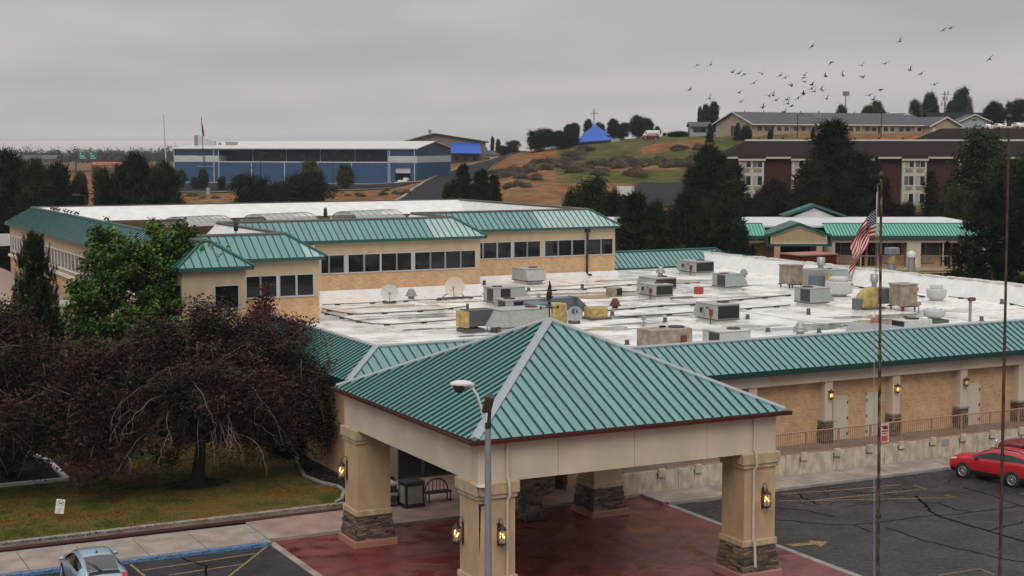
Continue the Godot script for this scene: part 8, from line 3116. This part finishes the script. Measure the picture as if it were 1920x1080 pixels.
	broad_tree(t,[[.6,10.4,0,2.3,1.5,2.2],[-.8,8.6,.4,2.6,1.2,2.2],[1.8,8.0,0,3.2,1.5,2.6],[-1.9,6.6,.2,2.9,1.2,2.2],[1.0,5.8,.6,3.6,1.4,2.6],[-2.2,4.4,.2,3.2,1.3,2.4],[1.4,3.6,.4,3.6,1.5,2.8],[-.4,2.2,.4,4.0,1.4,3.0],[2.4,11.6,0,1.4,1.0,1.4]],[7.5,.3,.3,0],420,9,needle_mesh(18,.55,.030,19,.6),.36,pn,151,0.0,M.bark,.15)
	# clipped and leafy shrubs by the beds
	var shrubby := [Color(.020,.034,.012),Color(.014,.024,.010),Color(.030,.046,.015)]
	var sl := leaf_mesh(9,.26,.12,21,1.0)
	var sh := [[24.9,-77.6,2.9,2.6,"dark round shrub against the tan wall behind the canopy's left column"],[25.1,-73.6,1.5,1.5,"low dark shrub in the mulch bed beside the canopy"],[11.4,-75.2,1.6,2.6,"dark green shrub inside the white-edged bed at left"],[16.0,-80.0,2.0,1.8,"yellow-green bush in the light behind the purple trees"],[8.9,-76.6,1.8,2.6,"dark green shrub at the left edge above the white kerb"],[14.6,-86.0,4.4,3.0,"green bush below the pine and the maple"],[21.6,-80.0,3.0,2.6,"dark bush deep in shade behind the purple tree's trunk"]]
	for k in sh.size():
		var q: Array = sh[k]
		t = thing("shrub",q[4],"shrub",Vector3(q[0],.3,q[1]),0.0)
		var cc: Array = shrubby if not k in [3,5] else [Color(.085,.115,.020),Color(.060,.090,.018)]
		var w: float = q[3]; var hh: float = q[2]
		broad_tree(t,[[0,hh * .55,0,w * .42,hh * .42,w * .4],[-w * .25,hh * .4,.2,w * .3,hh * .33,w * .3],[w * .25,hh * .42,-.1,w * .3,hh * .33,w * .3]],[hh * .2,.08,0,0],90,12,sl,.2,cc,160 + k,0.0,M.bark,.1)
func pale_limbs(t: Node3D,sd: int,high: float,wide: float,n: int):
	# bare silvery branches that show on the outside of the crown,arching over and hanging
	var r := RandomNumberGenerator.new()
	r.seed = sd
	org = Vector3.ZERO
	var b := MB.new()
	for k in n:
		var an := r.randf_range(-.4,2.6)    # the side towards the car park
		var d := Vector3(cos(an),0,sin(an))
		var rr := wide * r.randf_range(.72,1.02)
		var y := high * r.randf_range(.45,.95)
		var p0 := d * rr * .5 + Vector3(0,y,0)
		var side := Vector3(-d.z,0,d.x) * r.randf_range(-1.4,1.4)
		var p1 := d * rr * .95 + side * .4 + Vector3(0,y + r.randf_range(-.2,.35),0)
		var p2 := d * rr * 1.04 + side + Vector3(0,y - r.randf_range(.9,2.0),0)
		var pts := []; var rs := []
		for i in 11:
			var f := i / 10.0
			pts.append(p0.lerp(p1,f).lerp(p1.lerp(p2,f),f) + Vector3(r.randfn(),r.randfn(),r.randfn()) * .035)
			rs.append(lerpf(.020,.005,f))
		b.path(pts,rs,5,false)
		for q in 5:
			var s: Vector3 = pts[3 + r.randi() % 7]
			var e := s + Vector3(r.randf_range(-.5,.5),-r.randf_range(.2,.9),r.randf_range(-.5,.5))
			b.path([s,s.lerp(e,.5) + Vector3(r.randfn(),.6,r.randfn()) * .12,e],[.008,.006,.003],4,false)
	part(t,"bare_branches",b,M.twig_pale)
func candle_pine(t: Node3D,H: float,R: float,sd: int):
	var r := RandomNumberGenerator.new()
	r.seed = sd
	org = Vector3.ZERO
	var b := MB.new()
	b.path([Vector3(0,-.2,0),Vector3(.1,H * .5,0),Vector3(0,H * .95,0)],[.2,.13,.04],8)
	part(t,"trunk",b,M.bark)
	# one shoot: needles set round an upright axis
	var s := MB.new()
	for k in 54:
		var f := r.randf()
		var an := r.randf() * TAU
		var d := Vector3(cos(an),.75,sin(an)).normalized()
		var w := d.cross(Vector3.UP).normalized() * .019
		var p := Vector3(0,f * .75,0)
		s.trih(p - w,p + d * .17,p + w,d.cross(w))
	var sm := _leafy(s)
	var ts := []; var cs := []
	b = MB.new()
	var cols := [Color(.034,.052,.018),Color(.046,.068,.024),Color(.022,.034,.014)]
	for k in 190:
		var f := pow(r.randf(),.8)
		var y := lerpf(.08,.93,f) * H
		var an := r.randf() * TAU
		var len := R * (1.0 - f * .86) * r.randf_range(.5,1.1)
		var d := Vector3(cos(an),0,sin(an))
		var tip := d * len + Vector3(0,y + len * .35,0)
		b.path([Vector3(0,y - .1,0),d * len * .6 + Vector3(0,y,0),tip],[.05,.035,.015],4,false)
		var col: Color = cols[r.randi() % 3] * r.randf_range(.8,1.25)
		var n := int(4 + len * 5)
		for i in n:
			var g := r.randf_range(.25,1.0)
			var p := (d * len * .6 + Vector3(0,y,0)).lerp(tip,g) if g > .5 else Vector3(0,y,0).lerp(d * len * .6 + Vector3(0,y,0),g * 2.0)
			ts.append(Transform3D(Basis.from_euler(Vector3(r.randf_range(-.3,.3),r.randf() * TAU,r.randf_range(-.3,.3))).scaled(Vector3.ONE * r.randf_range(.7,1.35)),p + Vector3(r.randfn(),r.randfn(),r.randfn()) * .12))
			cs.append(col * r.randf_range(.8,1.2))
	for k in 10: ts.append(Transform3D(Basis.IDENTITY.scaled(Vector3(1.1,1.4,1.1)),Vector3(r.randf_range(-.2,.2),H * .85 + r.randf() * 1.0,r.randf_range(-.2,.2)))); cs.append(cols[1])
	part(t,"branches",b,M.bark)
	scatter(t,"crown",sm,ts,cs)
func far_trees():
	var T := [
		["pine0","conifer",-60.4,185.0,14.2,8.3,"tall dark conifer at the far left edge"],
		["pine1","conifer",-55.6,180.0,13.3,5.9,"dark conifer behind the low annex at left"],
		["pine0","conifer",-55.8,190.0,12.7,6.2,"dark conifer left of the thin pale lamp pole"],
		["pine1","conifer",-52.0,186.0,11.4,3.2,"low dark conifer beside the thin pale lamp pole"],
		["pine1","conifer",-46.0,176.0,12.3,4.9,"bushy dark conifer in the left part of the clump behind the upper roof"],
		["pine0","conifer",-43.4,178.0,13.8,7.4,"tallest dark conifer of the clump behind the upper roof"],
		["pine1","conifer",-38.7,172.0,13.1,5.6,"broad dark conifer at the right of the clump behind the upper roof"],
		["round","round_tree",-35.4,165.0,11.7,3.4,"low dark tree tapering off the clump behind the upper roof"],
		["round","round_tree",-50.9,300.0,10.9,10.9,"dark round tree in front of the blue building's left windows"],
		["round","round_tree",-40.7,305.0,11.5,11.8,"dark round tree in front of the blue building's middle"],
		["round","round_tree",-45.1,298.0,9.2,7.2,"low dark tree between the two big round trees"],
		["lime","young_tree",-101.2,380.0,9.9,3.1,"young yellow-green tree under the red board"],
		["green","young_tree",-100.0,360.0,9.6,3.7,"small tree on the orange field left of the red board"],
		["lime","young_tree",-89.0,390.0,10.7,3.5,"young yellow-green tree left of the tall white pole"],
		["purple","dark_tree",-91.9,370.0,11.4,3.3,"dark small tree at the right end of the red board"],
		["purple","dark_tree",-89.9,372.0,11.3,3.1,"dark purplish tree right of the red board"],
		["green","young_tree",-89.1,380.0,10.3,3.4,"small dull tree between the red board and tall pole"],
		["green","young_tree",-86.9,395.0,10.2,2.7,"small tree at the foot of the tall white pole"],
		["green","young_tree",-84.7,396.0,9.3,3.8,"small leafy tree at the blue building's left corner"],
		["green","young_tree",-78.1,392.0,9.5,3.5,"small dark tree before the blue building's left bay"],
		["green","young_tree",-79.7,390.0,7.6,3.0,"short tree before the blue building, left of the entrance"],
		["green","young_tree",-72.7,388.0,7.8,3.2,"short dull tree right of the blue building's entrance"],
		["lime","young_tree",-46.4,360.0,11.7,4.2,"yellow-green treetop rising between the round trees"],
		["lime","young_tree",-41.5,385.0,10.4,4.0,"young light green tree before the blue building's right half"],
		["spruce0","conifer",-6.8,215.0,12.6,4.2,"pointed dark conifer at the left of the group beside the road"],
		["spruce1","conifer",-4.2,212.0,12.0,4.4,"dark conifer in the middle of the group beside the road"],
		["spruce0","conifer",-2.4,208.0,11.3,3.3,"smaller pointed conifer at the right of the group beside the road"],
		["pine1","conifer",-8.0,205.0,10.6,3.5,"low dark conifer at the left foot of the group beside the road"],
		["round","round_tree",8.4,445.0,20.9,11.0,"big dark round tree at the left of the skyline clump by the church"],
		["round","round_tree",13.9,440.0,20.1,10.0,"big dark tree in the middle of the skyline clump by the church"],
		["poplar","poplar_tree",16.7,450.0,21.4,3.1,"dark poplar at the left side of the church"],
		["poplar","poplar_tree",18.2,452.0,21.8,2.5,"slim poplar touching the church roof"],
		["round","round_tree",0.4,520.0,17.5,7.2,"dark round tree above the tiny white shed"],
		["round","round_tree",-2.7,530.0,15.7,5.5,"low dark tree left of the tiny white shed"],
		["poplar","poplar_tree",-5.0,560.0,17.4,1.5,"thin lone poplar by the white house at the road bend"],
		["poplar","poplar_tree",-7.2,570.0,18.4,1.2,"thinnest lone poplar beyond the white house"],
		["poplar","poplar_tree",23.6,480.0,23.3,2.3,"pale slim poplar just left of the cross"],
		["round","round_tree",27.1,480.0,23.1,4.3,"dark treetop just right of the cross"],
		["poplar","poplar_tree",31.2,480.0,23.4,3.0,"dark poplar right of the church roof"],
		["round","round_tree",33.6,470.0,22.8,5.5,"dark tree right of the church, lower than its neighbour"],
		["round","round_tree",37.7,465.0,25.1,7.1,"tall dark tree left of the parked car on the hill"],
		["green","round_tree",40.0,460.0,23.6,5.4,"dark green tree right behind the parked car on the hill"],
		["green","round_tree",42.1,450.0,21.0,2.2,"small dark tree just right of the parked car"],
		["green","bushy_tree",44.2,450.0,19.1,1.6,"tiny bush-like tree right of the parked car"],
		["bush","hedge_shrub",46.1,430.0,19.1,5.3,"low green hedge on the crest left of the long building"],
		["poplar","poplar_tree",56.1,450.0,27.1,2.2,"pale green poplar at the left end of the long building"],
		["poplar","poplar_tree",58.6,452.0,27.9,2.5,"taller green poplar beside the long building's gable"],
		["poplar","poplar_tree",55.0,455.0,26.6,1.1,"bare thin pale poplar left of the two green poplars"],
		["columnar","clipped_evergreen",50.0,393.0,20.9,2.0,"dark clipped evergreen left of the gable door"],
		["columnar","clipped_evergreen",56.8,391.0,21.1,2.0,"dark clipped evergreen right of the gable door"],
		["bush","shrub",58.6,389.0,19.8,3.0,"round dark shrub beside the gable door evergreen"],
		["bush","shrub",64.5,388.0,19.1,1.1,"small round shrub below the long building's first windows"],
		["bush","shrub",75.2,388.0,19.5,1.2,"small round shrub below the long building's middle"],
		["green","treetop",99.7,470.0,27.8,4.5,"treetop behind the long grey roof beside the antenna"],
		["green","treetop",107.4,470.0,27.6,5.8,"low treetop behind the middle of the long grey roof"],
		["lime","treetop",111.1,472.0,28.3,3.6,"light green treetop behind the long grey roof"],
		["round","round_tree",121.8,470.0,30.2,5.5,"dark round tree behind the right part of the long grey roof"],
		["green","round_tree",127.7,475.0,31.8,5.9,"green tree right behind the long grey roof"],
		["green","round_tree",135.7,470.0,33.0,8.4,"largest tree on the skyline, behind the garage gable"],
		["green","round_tree",132.2,468.0,28.8,4.8,"low green tree at the left foot of the largest skyline tree"],
		["purple","round_tree",136.5,440.0,27.8,7.0,"dark purplish tree beyond the pale blue-grey house"],
		["round","round_tree",146.1,450.0,29.6,8.7,"dark round tree at the upper right edge"],
		["pine0","conifer",22.9,180.0,14.9,7.1,"tall dark pine left of the brick building"],
		["spruce1","conifer",24.4,172.0,13.4,5.0,"dark pine overlapping the brick building's left bay"],
		["purple","purple_tree",37.1,218.0,11.0,5.9,"dark purple-leaved tree before the brick wall"],
		["spruce0","conifer",39.2,190.0,18.1,9.8,"huge dark spruce in front of the brick building"],
		["pine0","conifer",41.9,186.0,14.0,7.4,"lower dark spruce at the right of the huge one"],
		["pine1","conifer",35.4,184.0,13.4,6.3,"lower dark spruce at the left of the huge one"],
		["columnar","clipped_evergreen",61.7,228.0,11.9,3.0,"tall clipped dark evergreen against the brick wall"],
		["olive","leafy_tree",57.5,190.0,17.8,10.8,"large dull green leafy tree hiding the brick building's right bay"],
		["olive","leafy_tree",58.5,180.0,15.3,7.4,"dull green leafy tree at the right edge behind the brown pole"],
		["olive","leafy_tree",51.9,182.0,11.2,5.0,"low leafy tree at the foot of the large dull green one"],
		["round","shrub_tree",52.1,205.0,8.7,4.2,"low dark shrub beside the brick building's white bay"],
		["green","bushy_tree",9.8,190.0,12.1,7.2,"mid-green bushy tree left of the white trailer"],
		["green","bushy_tree",7.4,186.0,10.7,3.8,"smaller green bushy tree at the left of the bushes"],
		["round","bushy_tree",11.8,180.0,11.5,3.7,"dark bushy tree touching the white trailer"],
		["spruce1","conifer",11.1,139.0,11.1,4.8,"dark pine directly right of the upper hotel block"],
		["pine1","conifer",13.4,138.0,10.2,5.0,"dark pine behind the small far mansard"],
		["pine0","conifer",16.1,139.0,11.0,5.8,"dark pine left of the guest block"],
		["pine1","conifer",18.6,138.0,10.6,5.5,"broad dark pine hiding the guest block's left end"],
		["pine1","conifer",20.2,136.0,8.7,2.9,"small dark pine at the left end of the guest block's green roof"],
		["round","bushy_tree",10.0,141.0,9.8,2.9,"dark bush filling the gap beside the upper hotel block"],
		["round","bushy_tree",27.7,175.0,11.0,3.6,"dark tree low before the brick building, left of the purple one"],
		["pine0","conifer",29.6,172.0,9.9,5.3,"dark pine below the purple tree"]]
	for i in T.size():
		var q: Array = T[i]
		var g := ground(q[2],q[3]) - .15
		plant(q[0],q[1],q[6],"tree",cf(q[2],q[3],g),q[4] - g,q[5],i)
	var S := [[-1.7,373.0,1.13],[-2.5,377.0,1.13],[4.2,357.0,1.40],[-1.8,361.0,1.04],[-2.3,375.0,0.99],[4.3,356.0,1.43],[3.3,370.0,1.06],[1.7,353.0,1.46],[4.1,374.0,1.28],[2.1,359.0,0.97],[0.4,366.0,1.52],[3.8,362.0,1.06],[4.2,362.0,1.48],[3.7,363.0,1.14],[1.5,360.0,0.95],[-1.0,351.0,0.87],[-3.4,366.0,1.04],[0.9,357.0,1.09],[5.1,373.0,1.14],[-2.0,360.0,1.04],[-0.6,351.0,1.07],[1.1,347.0,0.91],[-3.3,377.0,1.40],[1.6,365.0,1.08],[-2.2,365.0,0.87],[2.3,350.0,1.53],[2.6,350.0,0.85],[-1.2,348.0,1.40],[-0.2,344.0,1.29],[3.4,367.0,0.98],[0.1,364.0,1.12],[4.7,369.0,0.84],[-3.5,379.0,1.41],[-0.6,362.0,0.91],[-2.6,363.0,0.90],[-7.5,411.0,0.87],[-4.1,383.0,0.79],[-5.0,387.0,1.42],[-6.8,390.0,1.27],[-5.1,364.0,1.08],[-6.3,391.0,0.78],[-5.4,390.0,1.35],[-3.3,365.0,0.78],[-6.3,398.0,0.90],[-6.1,375.0,0.85],[-6.9,376.0,1.14],[-2.5,363.0,1.36],[-4.0,362.0,1.26],[-5.1,393.0,0.90],[-3.0,352.0,1.37],[9.4,391.0,1.68],[13.1,390.0,1.44],[13.4,393.0,1.22],[16.5,390.0,1.05],[17.1,390.0,1.57],[5.8,384.0,1.10],[17.3,395.0,1.04],[7.4,390.0,1.48],[14.3,389.0,1.18],[5.3,383.0,1.00],[16.5,405.0,1.69],[14.8,390.0,1.46],[16.5,403.0,1.57],[9.3,386.0,1.66],[11.2,395.0,1.01],[5.8,390.0,1.41],[27.1,365.0,1.19],[15.8,366.0,1.55],[7.8,366.0,1.83],[9.6,372.0,1.42],[25.7,370.0,1.28],[18.3,361.0,1.15],[10.3,371.0,1.89],[19.5,372.0,1.86],[25.7,374.0,1.88],[12.3,377.0,1.84],[17.1,365.0,1.22],[27.7,371.0,1.20],[19.2,374.0,1.57],[27.8,363.0,1.07],[14.8,371.0,1.52],[23.9,368.0,1.13],[13.1,365.0,1.40],[24.4,359.0,1.65],[22.9,366.0,1.36],[28.3,367.0,1.91],[14.4,364.0,1.80],[21.7,370.0,1.19],[25.3,370.0,1.68],[11.0,382.0,1.20],[26.3,372.0,1.90],[16.1,370.0,1.39],[22.2,376.0,1.44],[29.1,371.0,1.67],[15.4,376.0,1.09],[7.9,363.0,1.84],[40.3,355.0,2.09],[27.5,367.0,1.63],[35.6,357.0,1.90],[44.6,361.0,1.79],[37.9,358.0,1.76],[41.6,361.0,2.07],[32.7,364.0,2.03],[39.2,364.0,1.37],[30.9,364.0,2.13],[42.7,358.0,1.54],[41.3,361.0,1.55],[24.9,376.0,1.68],[38.4,359.0,1.50],[43.4,354.0,1.30],[25.1,361.0,2.13],[42.8,355.0,1.45],[26.5,374.0,1.36],[42.5,351.0,1.92],[27.7,373.0,1.44],[44.0,360.0,1.93],[38.4,361.0,2.10],[29.8,367.0,1.30],[26.8,377.0,1.46],[27.3,376.0,2.13],[29.8,360.0,1.84],[39.1,358.0,2.09],[41.8,354.0,1.70],[38.3,358.0,1.69],[35.3,370.0,1.98],[35.0,371.0,1.31],[42.6,361.0,1.53],[37.9,356.0,1.47],[32.5,367.0,1.17],[43.0,364.0,2.10],[1.9,338.0,1.46],[5.2,337.0,1.24],[3.4,330.0,0.97],[5.0,326.0,1.35],[5.5,327.0,1.11],[5.1,328.0,1.27],[1.7,332.0,1.50],[2.6,331.0,1.49],[1.2,314.0,1.18],[-0.7,307.0,1.20],[-0.4,304.0,1.18],[-0.2,304.0,1.35],[2.7,302.0,1.20],[1.7,306.0,1.11],[3.3,309.0,0.81],[1.8,307.0,1.12],[1.2,311.0,0.89],[26.0,342.0,1.77],[28.0,348.0,1.83],[28.0,344.0,0.99],[27.9,343.0,1.53],[25.9,342.0,1.02],[27.5,348.0,1.30],[28.0,342.0,1.69],[15.8,351.0,1.51],[13.6,351.0,1.83],[19.2,342.0,1.25],[18.7,343.0,1.60],[17.2,355.0,1.00],[20.2,341.0,1.23],[19.6,350.0,1.53],[20.4,351.0,1.52],[41.3,385.0,1.09],[41.4,386.0,1.92],[40.9,384.0,1.14],[43.1,386.0,1.15],[46.0,382.0,1.45],[47.2,383.0,1.00],[46.4,384.0,1.70],[19.5,424.0,1.85],[19.0,417.0,1.34],[20.7,418.0,1.91],[18.9,418.0,1.23],[18.0,407.0,1.78],[15.0,408.0,1.10],[15.7,405.0,1.98],[17.2,403.0,1.99],[15.0,408.0,1.95],[-24.0,353.0,1.41],[-29.9,359.0,1.23],[-25.7,353.0,0.83],[-30.1,372.0,1.08],[-27.0,360.0,1.00],[-34.6,355.0,1.14],[-40.5,370.0,0.82],[-38.3,361.0,0.80],[-36.3,365.0,0.90],[-68.4,356.0,0.89],[-71.0,356.0,0.90],[-75.6,367.0,1.31],[-68.2,356.0,1.09],[-75.3,366.0,1.24],[27.8,339.0,1.51],[28.1,338.0,1.59],[26.9,340.0,1.92]]
	for i in S.size():
		var q: Array = S[i]
		plant("sage%d" % (i % 2),"sagebrush","grey-green sagebrush on the dry orange slope","bush",cf(q[0],q[1],ground(q[0],q[1]) - .15),q[2] * .75,q[2] * 2.0,i,"sagebrush on the hillside")
	# hazy wood on the plain,far beyond the highway
	var r := RandomNumberGenerator.new()
	r.seed = 300
	var lf := leaf_mesh(12,2.2,2.0,51,1.0)
	var ts := []; var cs := []
	for k in 620:
		var d := r.randf_range(1150,2000)
		var a := r.randf_range(-.36,-.02) * d
		var g := ground(a,d)
		var h := r.randf_range(5,12) * (1.0 + .4 * noise.get_noise_2d(a * .3,d * .1))
		var w := h * r.randf_range(.4,.8)
		var col := Color(.030,.042,.022) * r.randf_range(.7,1.3)
		for i in 16:
			var e := Vector3(r.randfn(),r.randfn(),r.randfn()) * .5
			ts.append(Transform3D(rot(r),cf(a,d,g) + Vector3(e.x * w,maxf(.4,h * (.5 + e.y * .5)),e.z * w)))
			cs.append(col)
	var o := scatter(self,"treeline",lf,ts,cs)
	tag(o,"hazy belt of far trees across the plain at left","trees","","stuff")
	# grass on the near lawn
	ts = []; cs = []
	var gm := needle_mesh(7,.10,.006,61,1.4)
	for k in 15000:
		var x := r.randf_range(7.0,25.0); var z := -61.9 - 17.0 * pow(r.randf(),1.3)
		if x > 23.8 or (x < 14.2 and z < -72.4): continue
		ts.append(Transform3D(Basis(Vector3.UP,r.randf() * TAU).scaled(Vector3.ONE * r.randf_range(.6,1.3)),Vector3(x,.31,z)))
		var n := noise.get_noise_2d(x * 8.0,z * 8.0) + r.randfn() * .12
		var dry := smoothstep(-.05,.35,n + (.25 if z > -64.5 else -.05))
		cs.append(Color(.075,.082,.020).lerp(Color(.26,.18,.07),dry) * r.randf_range(.7,1.3))
	o = scatter(self,"grass",gm,ts,cs)
	tag(o,"patchy half-dry grass of the lawn","grass","","stuff")
	# leaf litter in the mulch bed
	ts = []; cs = []
	var bl := leaf_mesh(4,.3,.10,62,.5)
	for k in 1500:
		var p := Vector2(r.randf_range(24.3,27.8),r.randf_range(-80,-62.6))
		if p.x > 25.85 and p.y < -66.3: continue
		ts.append(Transform3D(rot(r),Vector3(p.x,.36,p.y)))
		cs.append(Color(.10,.075,.055) * r.randf_range(.4,1.5))
	o = scatter(self,"leaf_litter",bl,ts,cs)
	tag(o,"dead leaves on the mulch bed beside the canopy","leaves","","stuff")
func bird_meshes() -> Array:
	var out := []
	org = Vector3.ZERO
	for k in 5:
		var up: float = [.55,.95,.15,-.35,1.25][k]
		var b := MB.new()
		b.ball(Vector3(0,0,0),Vector3(.055,.05,.15),8)
		b.ball(Vector3(0,.02,-.16),Vector3(.035,.035,.05),6)
		b.tri(Vector3(0,.02,-.20),Vector3(.012,.012,-.19),Vector3(0,.01,-.25))
		b.quad(Vector3(-.03,0,.12),Vector3(.03,0,.12),Vector3(.06,.0,.27),Vector3(-.06,.0,.27),Vector3.UP)
		for s in [-1.0,1.0]:
			var p0 := Vector3(s * .04,.02,-.07); var p1 := Vector3(s * .04,.02,.08)
			var e := Vector3(s * cos(up) * .20,sin(up) * .20 + .02,0)
			var t := e + Vector3(s * cos(up * .5) * .19,sin(up * .5) * .19,.06)
			b.quad(p0,Vector3(e.x,e.y,-.09),Vector3(e.x,e.y,.06),p1,Vector3.UP)
			b.quad(Vector3(e.x,e.y,-.09),t + Vector3(0,0,-.02),t + Vector3(0,0,.02),Vector3(e.x,e.y,.06),Vector3.UP)
		out.append(mesh_of([[b,M.bird]]))
	return out
func birds():
	var meshes := bird_meshes()
	var B := [[18.62,157.0,23.82,3,0.38,-0.31,"curled dark bird, left one of the two darkest in the flock"],[19.48,152.9,23.65,0,0.79,-0.03,"largest dark bird with raised wing near the flock's left"],[23.22,164.2,23.43,0,0.29,0.60,""],[20.68,142.2,22.33,2,0.61,0.40,""],[20.25,135.7,21.99,3,0.39,0.15,""],[24.67,153.6,22.77,1,0.36,-0.39,""],[23.02,148.1,21.72,2,0.57,-0.23,""],[27.00,156.9,22.77,2,0.75,0.29,""],[26.70,152.2,22.38,2,0.40,-0.30,""],[28.33,151.1,22.56,0,0.34,0.13,""],[29.96,160.6,22.69,3,0.53,-0.69,""],[30.41,161.5,22.34,0,0.37,-0.61,""],[27.23,151.5,21.56,1,0.61,-0.81,""],[32.17,159.6,22.79,4,0.81,0.38,""],[28.97,136.4,21.88,4,0.61,0.08,""],[27.53,142.9,21.33,0,0.43,0.69,""],[27.62,143.4,21.01,2,0.53,-0.39,""],[30.29,155.7,21.18,0,0.78,-0.38,""],[29.27,147.5,21.09,0,0.46,0.19,""],[32.45,162.5,21.46,2,0.29,-0.12,""],[28.05,137.4,23.03,3,0.72,-0.84,""],[27.10,141.0,24.70,2,0.82,0.57,"lone bird above the middle of the flock, wings curved down"],[16.12,141.1,20.84,2,0.80,0.90,"leftmost bird of the flock"],[17.18,135.3,19.86,0,0.82,0.04,""],[22.00,150.8,20.86,0,0.31,0.25,""],[22.80,155.0,20.11,2,0.37,0.35,""],[22.63,136.9,20.15,0,0.29,-0.11,""],[23.35,139.1,20.25,0,0.83,0.03,""],[25.53,150.4,20.13,2,0.42,0.16,""],[24.46,138.5,19.87,2,0.62,0.18,""],[23.97,135.2,19.42,0,0.71,0.08,""],[26.54,147.7,19.50,2,0.61,0.83,""],[25.69,139.6,20.04,2,0.57,-0.45,""],[28.85,153.7,20.82,1,0.84,0.90,""],[30.81,152.4,20.33,0,0.60,0.13,""],[22.69,140.8,19.25,0,0.66,0.41,""],[26.42,163.7,19.73,3,0.82,-0.61,""],[24.49,139.8,18.81,2,0.76,0.37,""],[33.89,151.0,23.50,0,0.43,-0.24,""],[37.09,154.9,23.88,2,0.31,-0.48,""],[44.74,161.9,27.70,2,0.75,-0.58,"left bird of the topmost pair"],[38.71,137.9,26.11,2,0.27,-0.89,"right bird of the topmost pair"],[39.98,161.0,26.44,0,0.78,0.33,"lone round-looking bird high at the right of the flock"],[35.85,140.4,22.53,1,0.47,0.26,""],[38.43,146.6,22.47,2,0.51,0.42,""],[32.41,143.7,22.07,0,0.46,-0.82,""],[33.32,140.5,20.82,3,0.25,0.89,""],[34.02,148.0,20.56,2,0.28,-0.50,""],[33.92,146.2,20.08,0,0.46,0.33,""],[36.63,135.0,21.07,2,0.31,-0.22,""],[43.29,141.4,23.60,2,0.81,-0.12,"rightmost bird of all, near the right flagpole"]]
	for i in B.size():
		var q: Array = B[i]
		var o := MeshInstance3D.new()
		o.mesh = meshes[q[3]]
		o.name = numbered("flying_bird")
		add_child(o)
		o.position = cf(q[0],q[1],q[2])
		o.basis = Basis(Vector3.UP,-YAW) * Basis(Vector3(0,0,1),q[4]) * Basis(Vector3.UP,q[5]) * Basis(Vector3(1,0,0),.2)
		o.scale = Vector3.ONE * 1.25
		var lab: String = q[6] if q[6] else "dark bird flying in the loose flock above the hill"
		tag(o,lab,"bird","flock of birds over the hill")
	# birds resting on the ridge of the left mansard
	var P := MB.new()
	P.ball(Vector3(0,.17,0),Vector3(.07,.07,.17),8,Basis(Vector3(1,0,0),-.75))
	P.ball(Vector3(0,.31,-.11),Vector3(.045,.045,.05),8)
	P.tri(Vector3(0,.32,-.15),Vector3(.01,.30,-.15),Vector3(0,.30,-.21))
	P.quad(Vector3(-.03,.10,.10),Vector3(.03,.10,.10),Vector3(.035,.02,.28),Vector3(-.035,.02,.28),Vector3.UP)
	P.tube(Vector3(-.03,0,-.02),Vector3(-.03,.12,0),.01,4)
	P.tube(Vector3(.03,0,-.02),Vector3(.03,.12,0),.01,4)
	org = Vector3.ZERO
	var pm := mesh_of([[P,M.bird]])
	var spots := [[95.5,394.5,"leftmost bird perched on the ridge of the left green mansard"],[99.5,394.5,"second bird from the left, huddled on the mansard ridge"],[102.5,395.5,"third bird from the left on the mansard ridge"],[106.0,396.0,"small perched bird, fourth from the left on the ridge"],[110.5,397.0,"slender perched bird, fifth from the left on the ridge"],[120.0,400.0,"perched bird leaning left, just past the gap in the row"],[126.5,401.5,"perched bird seventh from the left on the ridge"],[133.0,403.0,"perched bird eighth from the left on the ridge"],[141.0,404.0,"left one of two birds touching heads on the ridge"],[145.5,405.0,"right one of two birds touching heads on the ridge"],[197.0,414.0,"left one of a lone pair of birds beside the maple's top"],[202.0,415.0,"right one of a lone pair of birds beside the maple's top"]]
	var zs := [-124.04,-123.18,-122.56,-121.83,-120.90,-118.99,-117.72,-116.47,-114.95,-114.12,-105.30,-104.51]
	for i in spots.size():
		var o := MeshInstance3D.new()
		o.mesh = pm
		o.name = numbered("perched_bird")
		add_child(o)
		o.position = Vector3(23.45,10.78,zs[i])
		o.rotation.y = [.6,2.2,1.2,-.8,.9,-2.0,1.4,.7,1.1,-1.2,.9,-1.0][i]
		o.scale = Vector3.ONE * .95
		tag(o,spots[i][2],"bird","birds perched on the roof ridge")
func _ready():
	noise.seed = 7; noise.frequency = 0.012; noise.fractal_octaves = 3
	noise2.seed = 19; noise2.frequency = 0.012; noise2.fractal_octaves = 4
	world()
	materials()
	for k in [["lantern_glass",Color(.8,.72,.6,.12)],["sconce_glass",Color(.8,.66,.35,.3)]]:
		var g := mt(k[0],k[1],.2)
		g.transparency = BaseMaterial3D.TRANSPARENCY_ALPHA
	for k in [["bulb",4.0],["bulb_dim",.5]]:
		var e := mt(k[0],Color(1,.8,.5),.5)
		e.emission_enabled = true
		e.emission = Color(1.0,.78,.46)
		e.emission_energy_multiplier = k[1]
	stone_meshes()
	terrain()
	roads()
	site()
	low_wing()
	two_storey()
	canopy()
	guest_building()
	brick_hotel()
	hill_building()
	blue_building()
	church_and_houses()
	plain_things()
	rooftop()
	vehicles()
	protos()
	big_trees()
	far_trees()
	for k in proto: proto[k][0].free()
	birds()
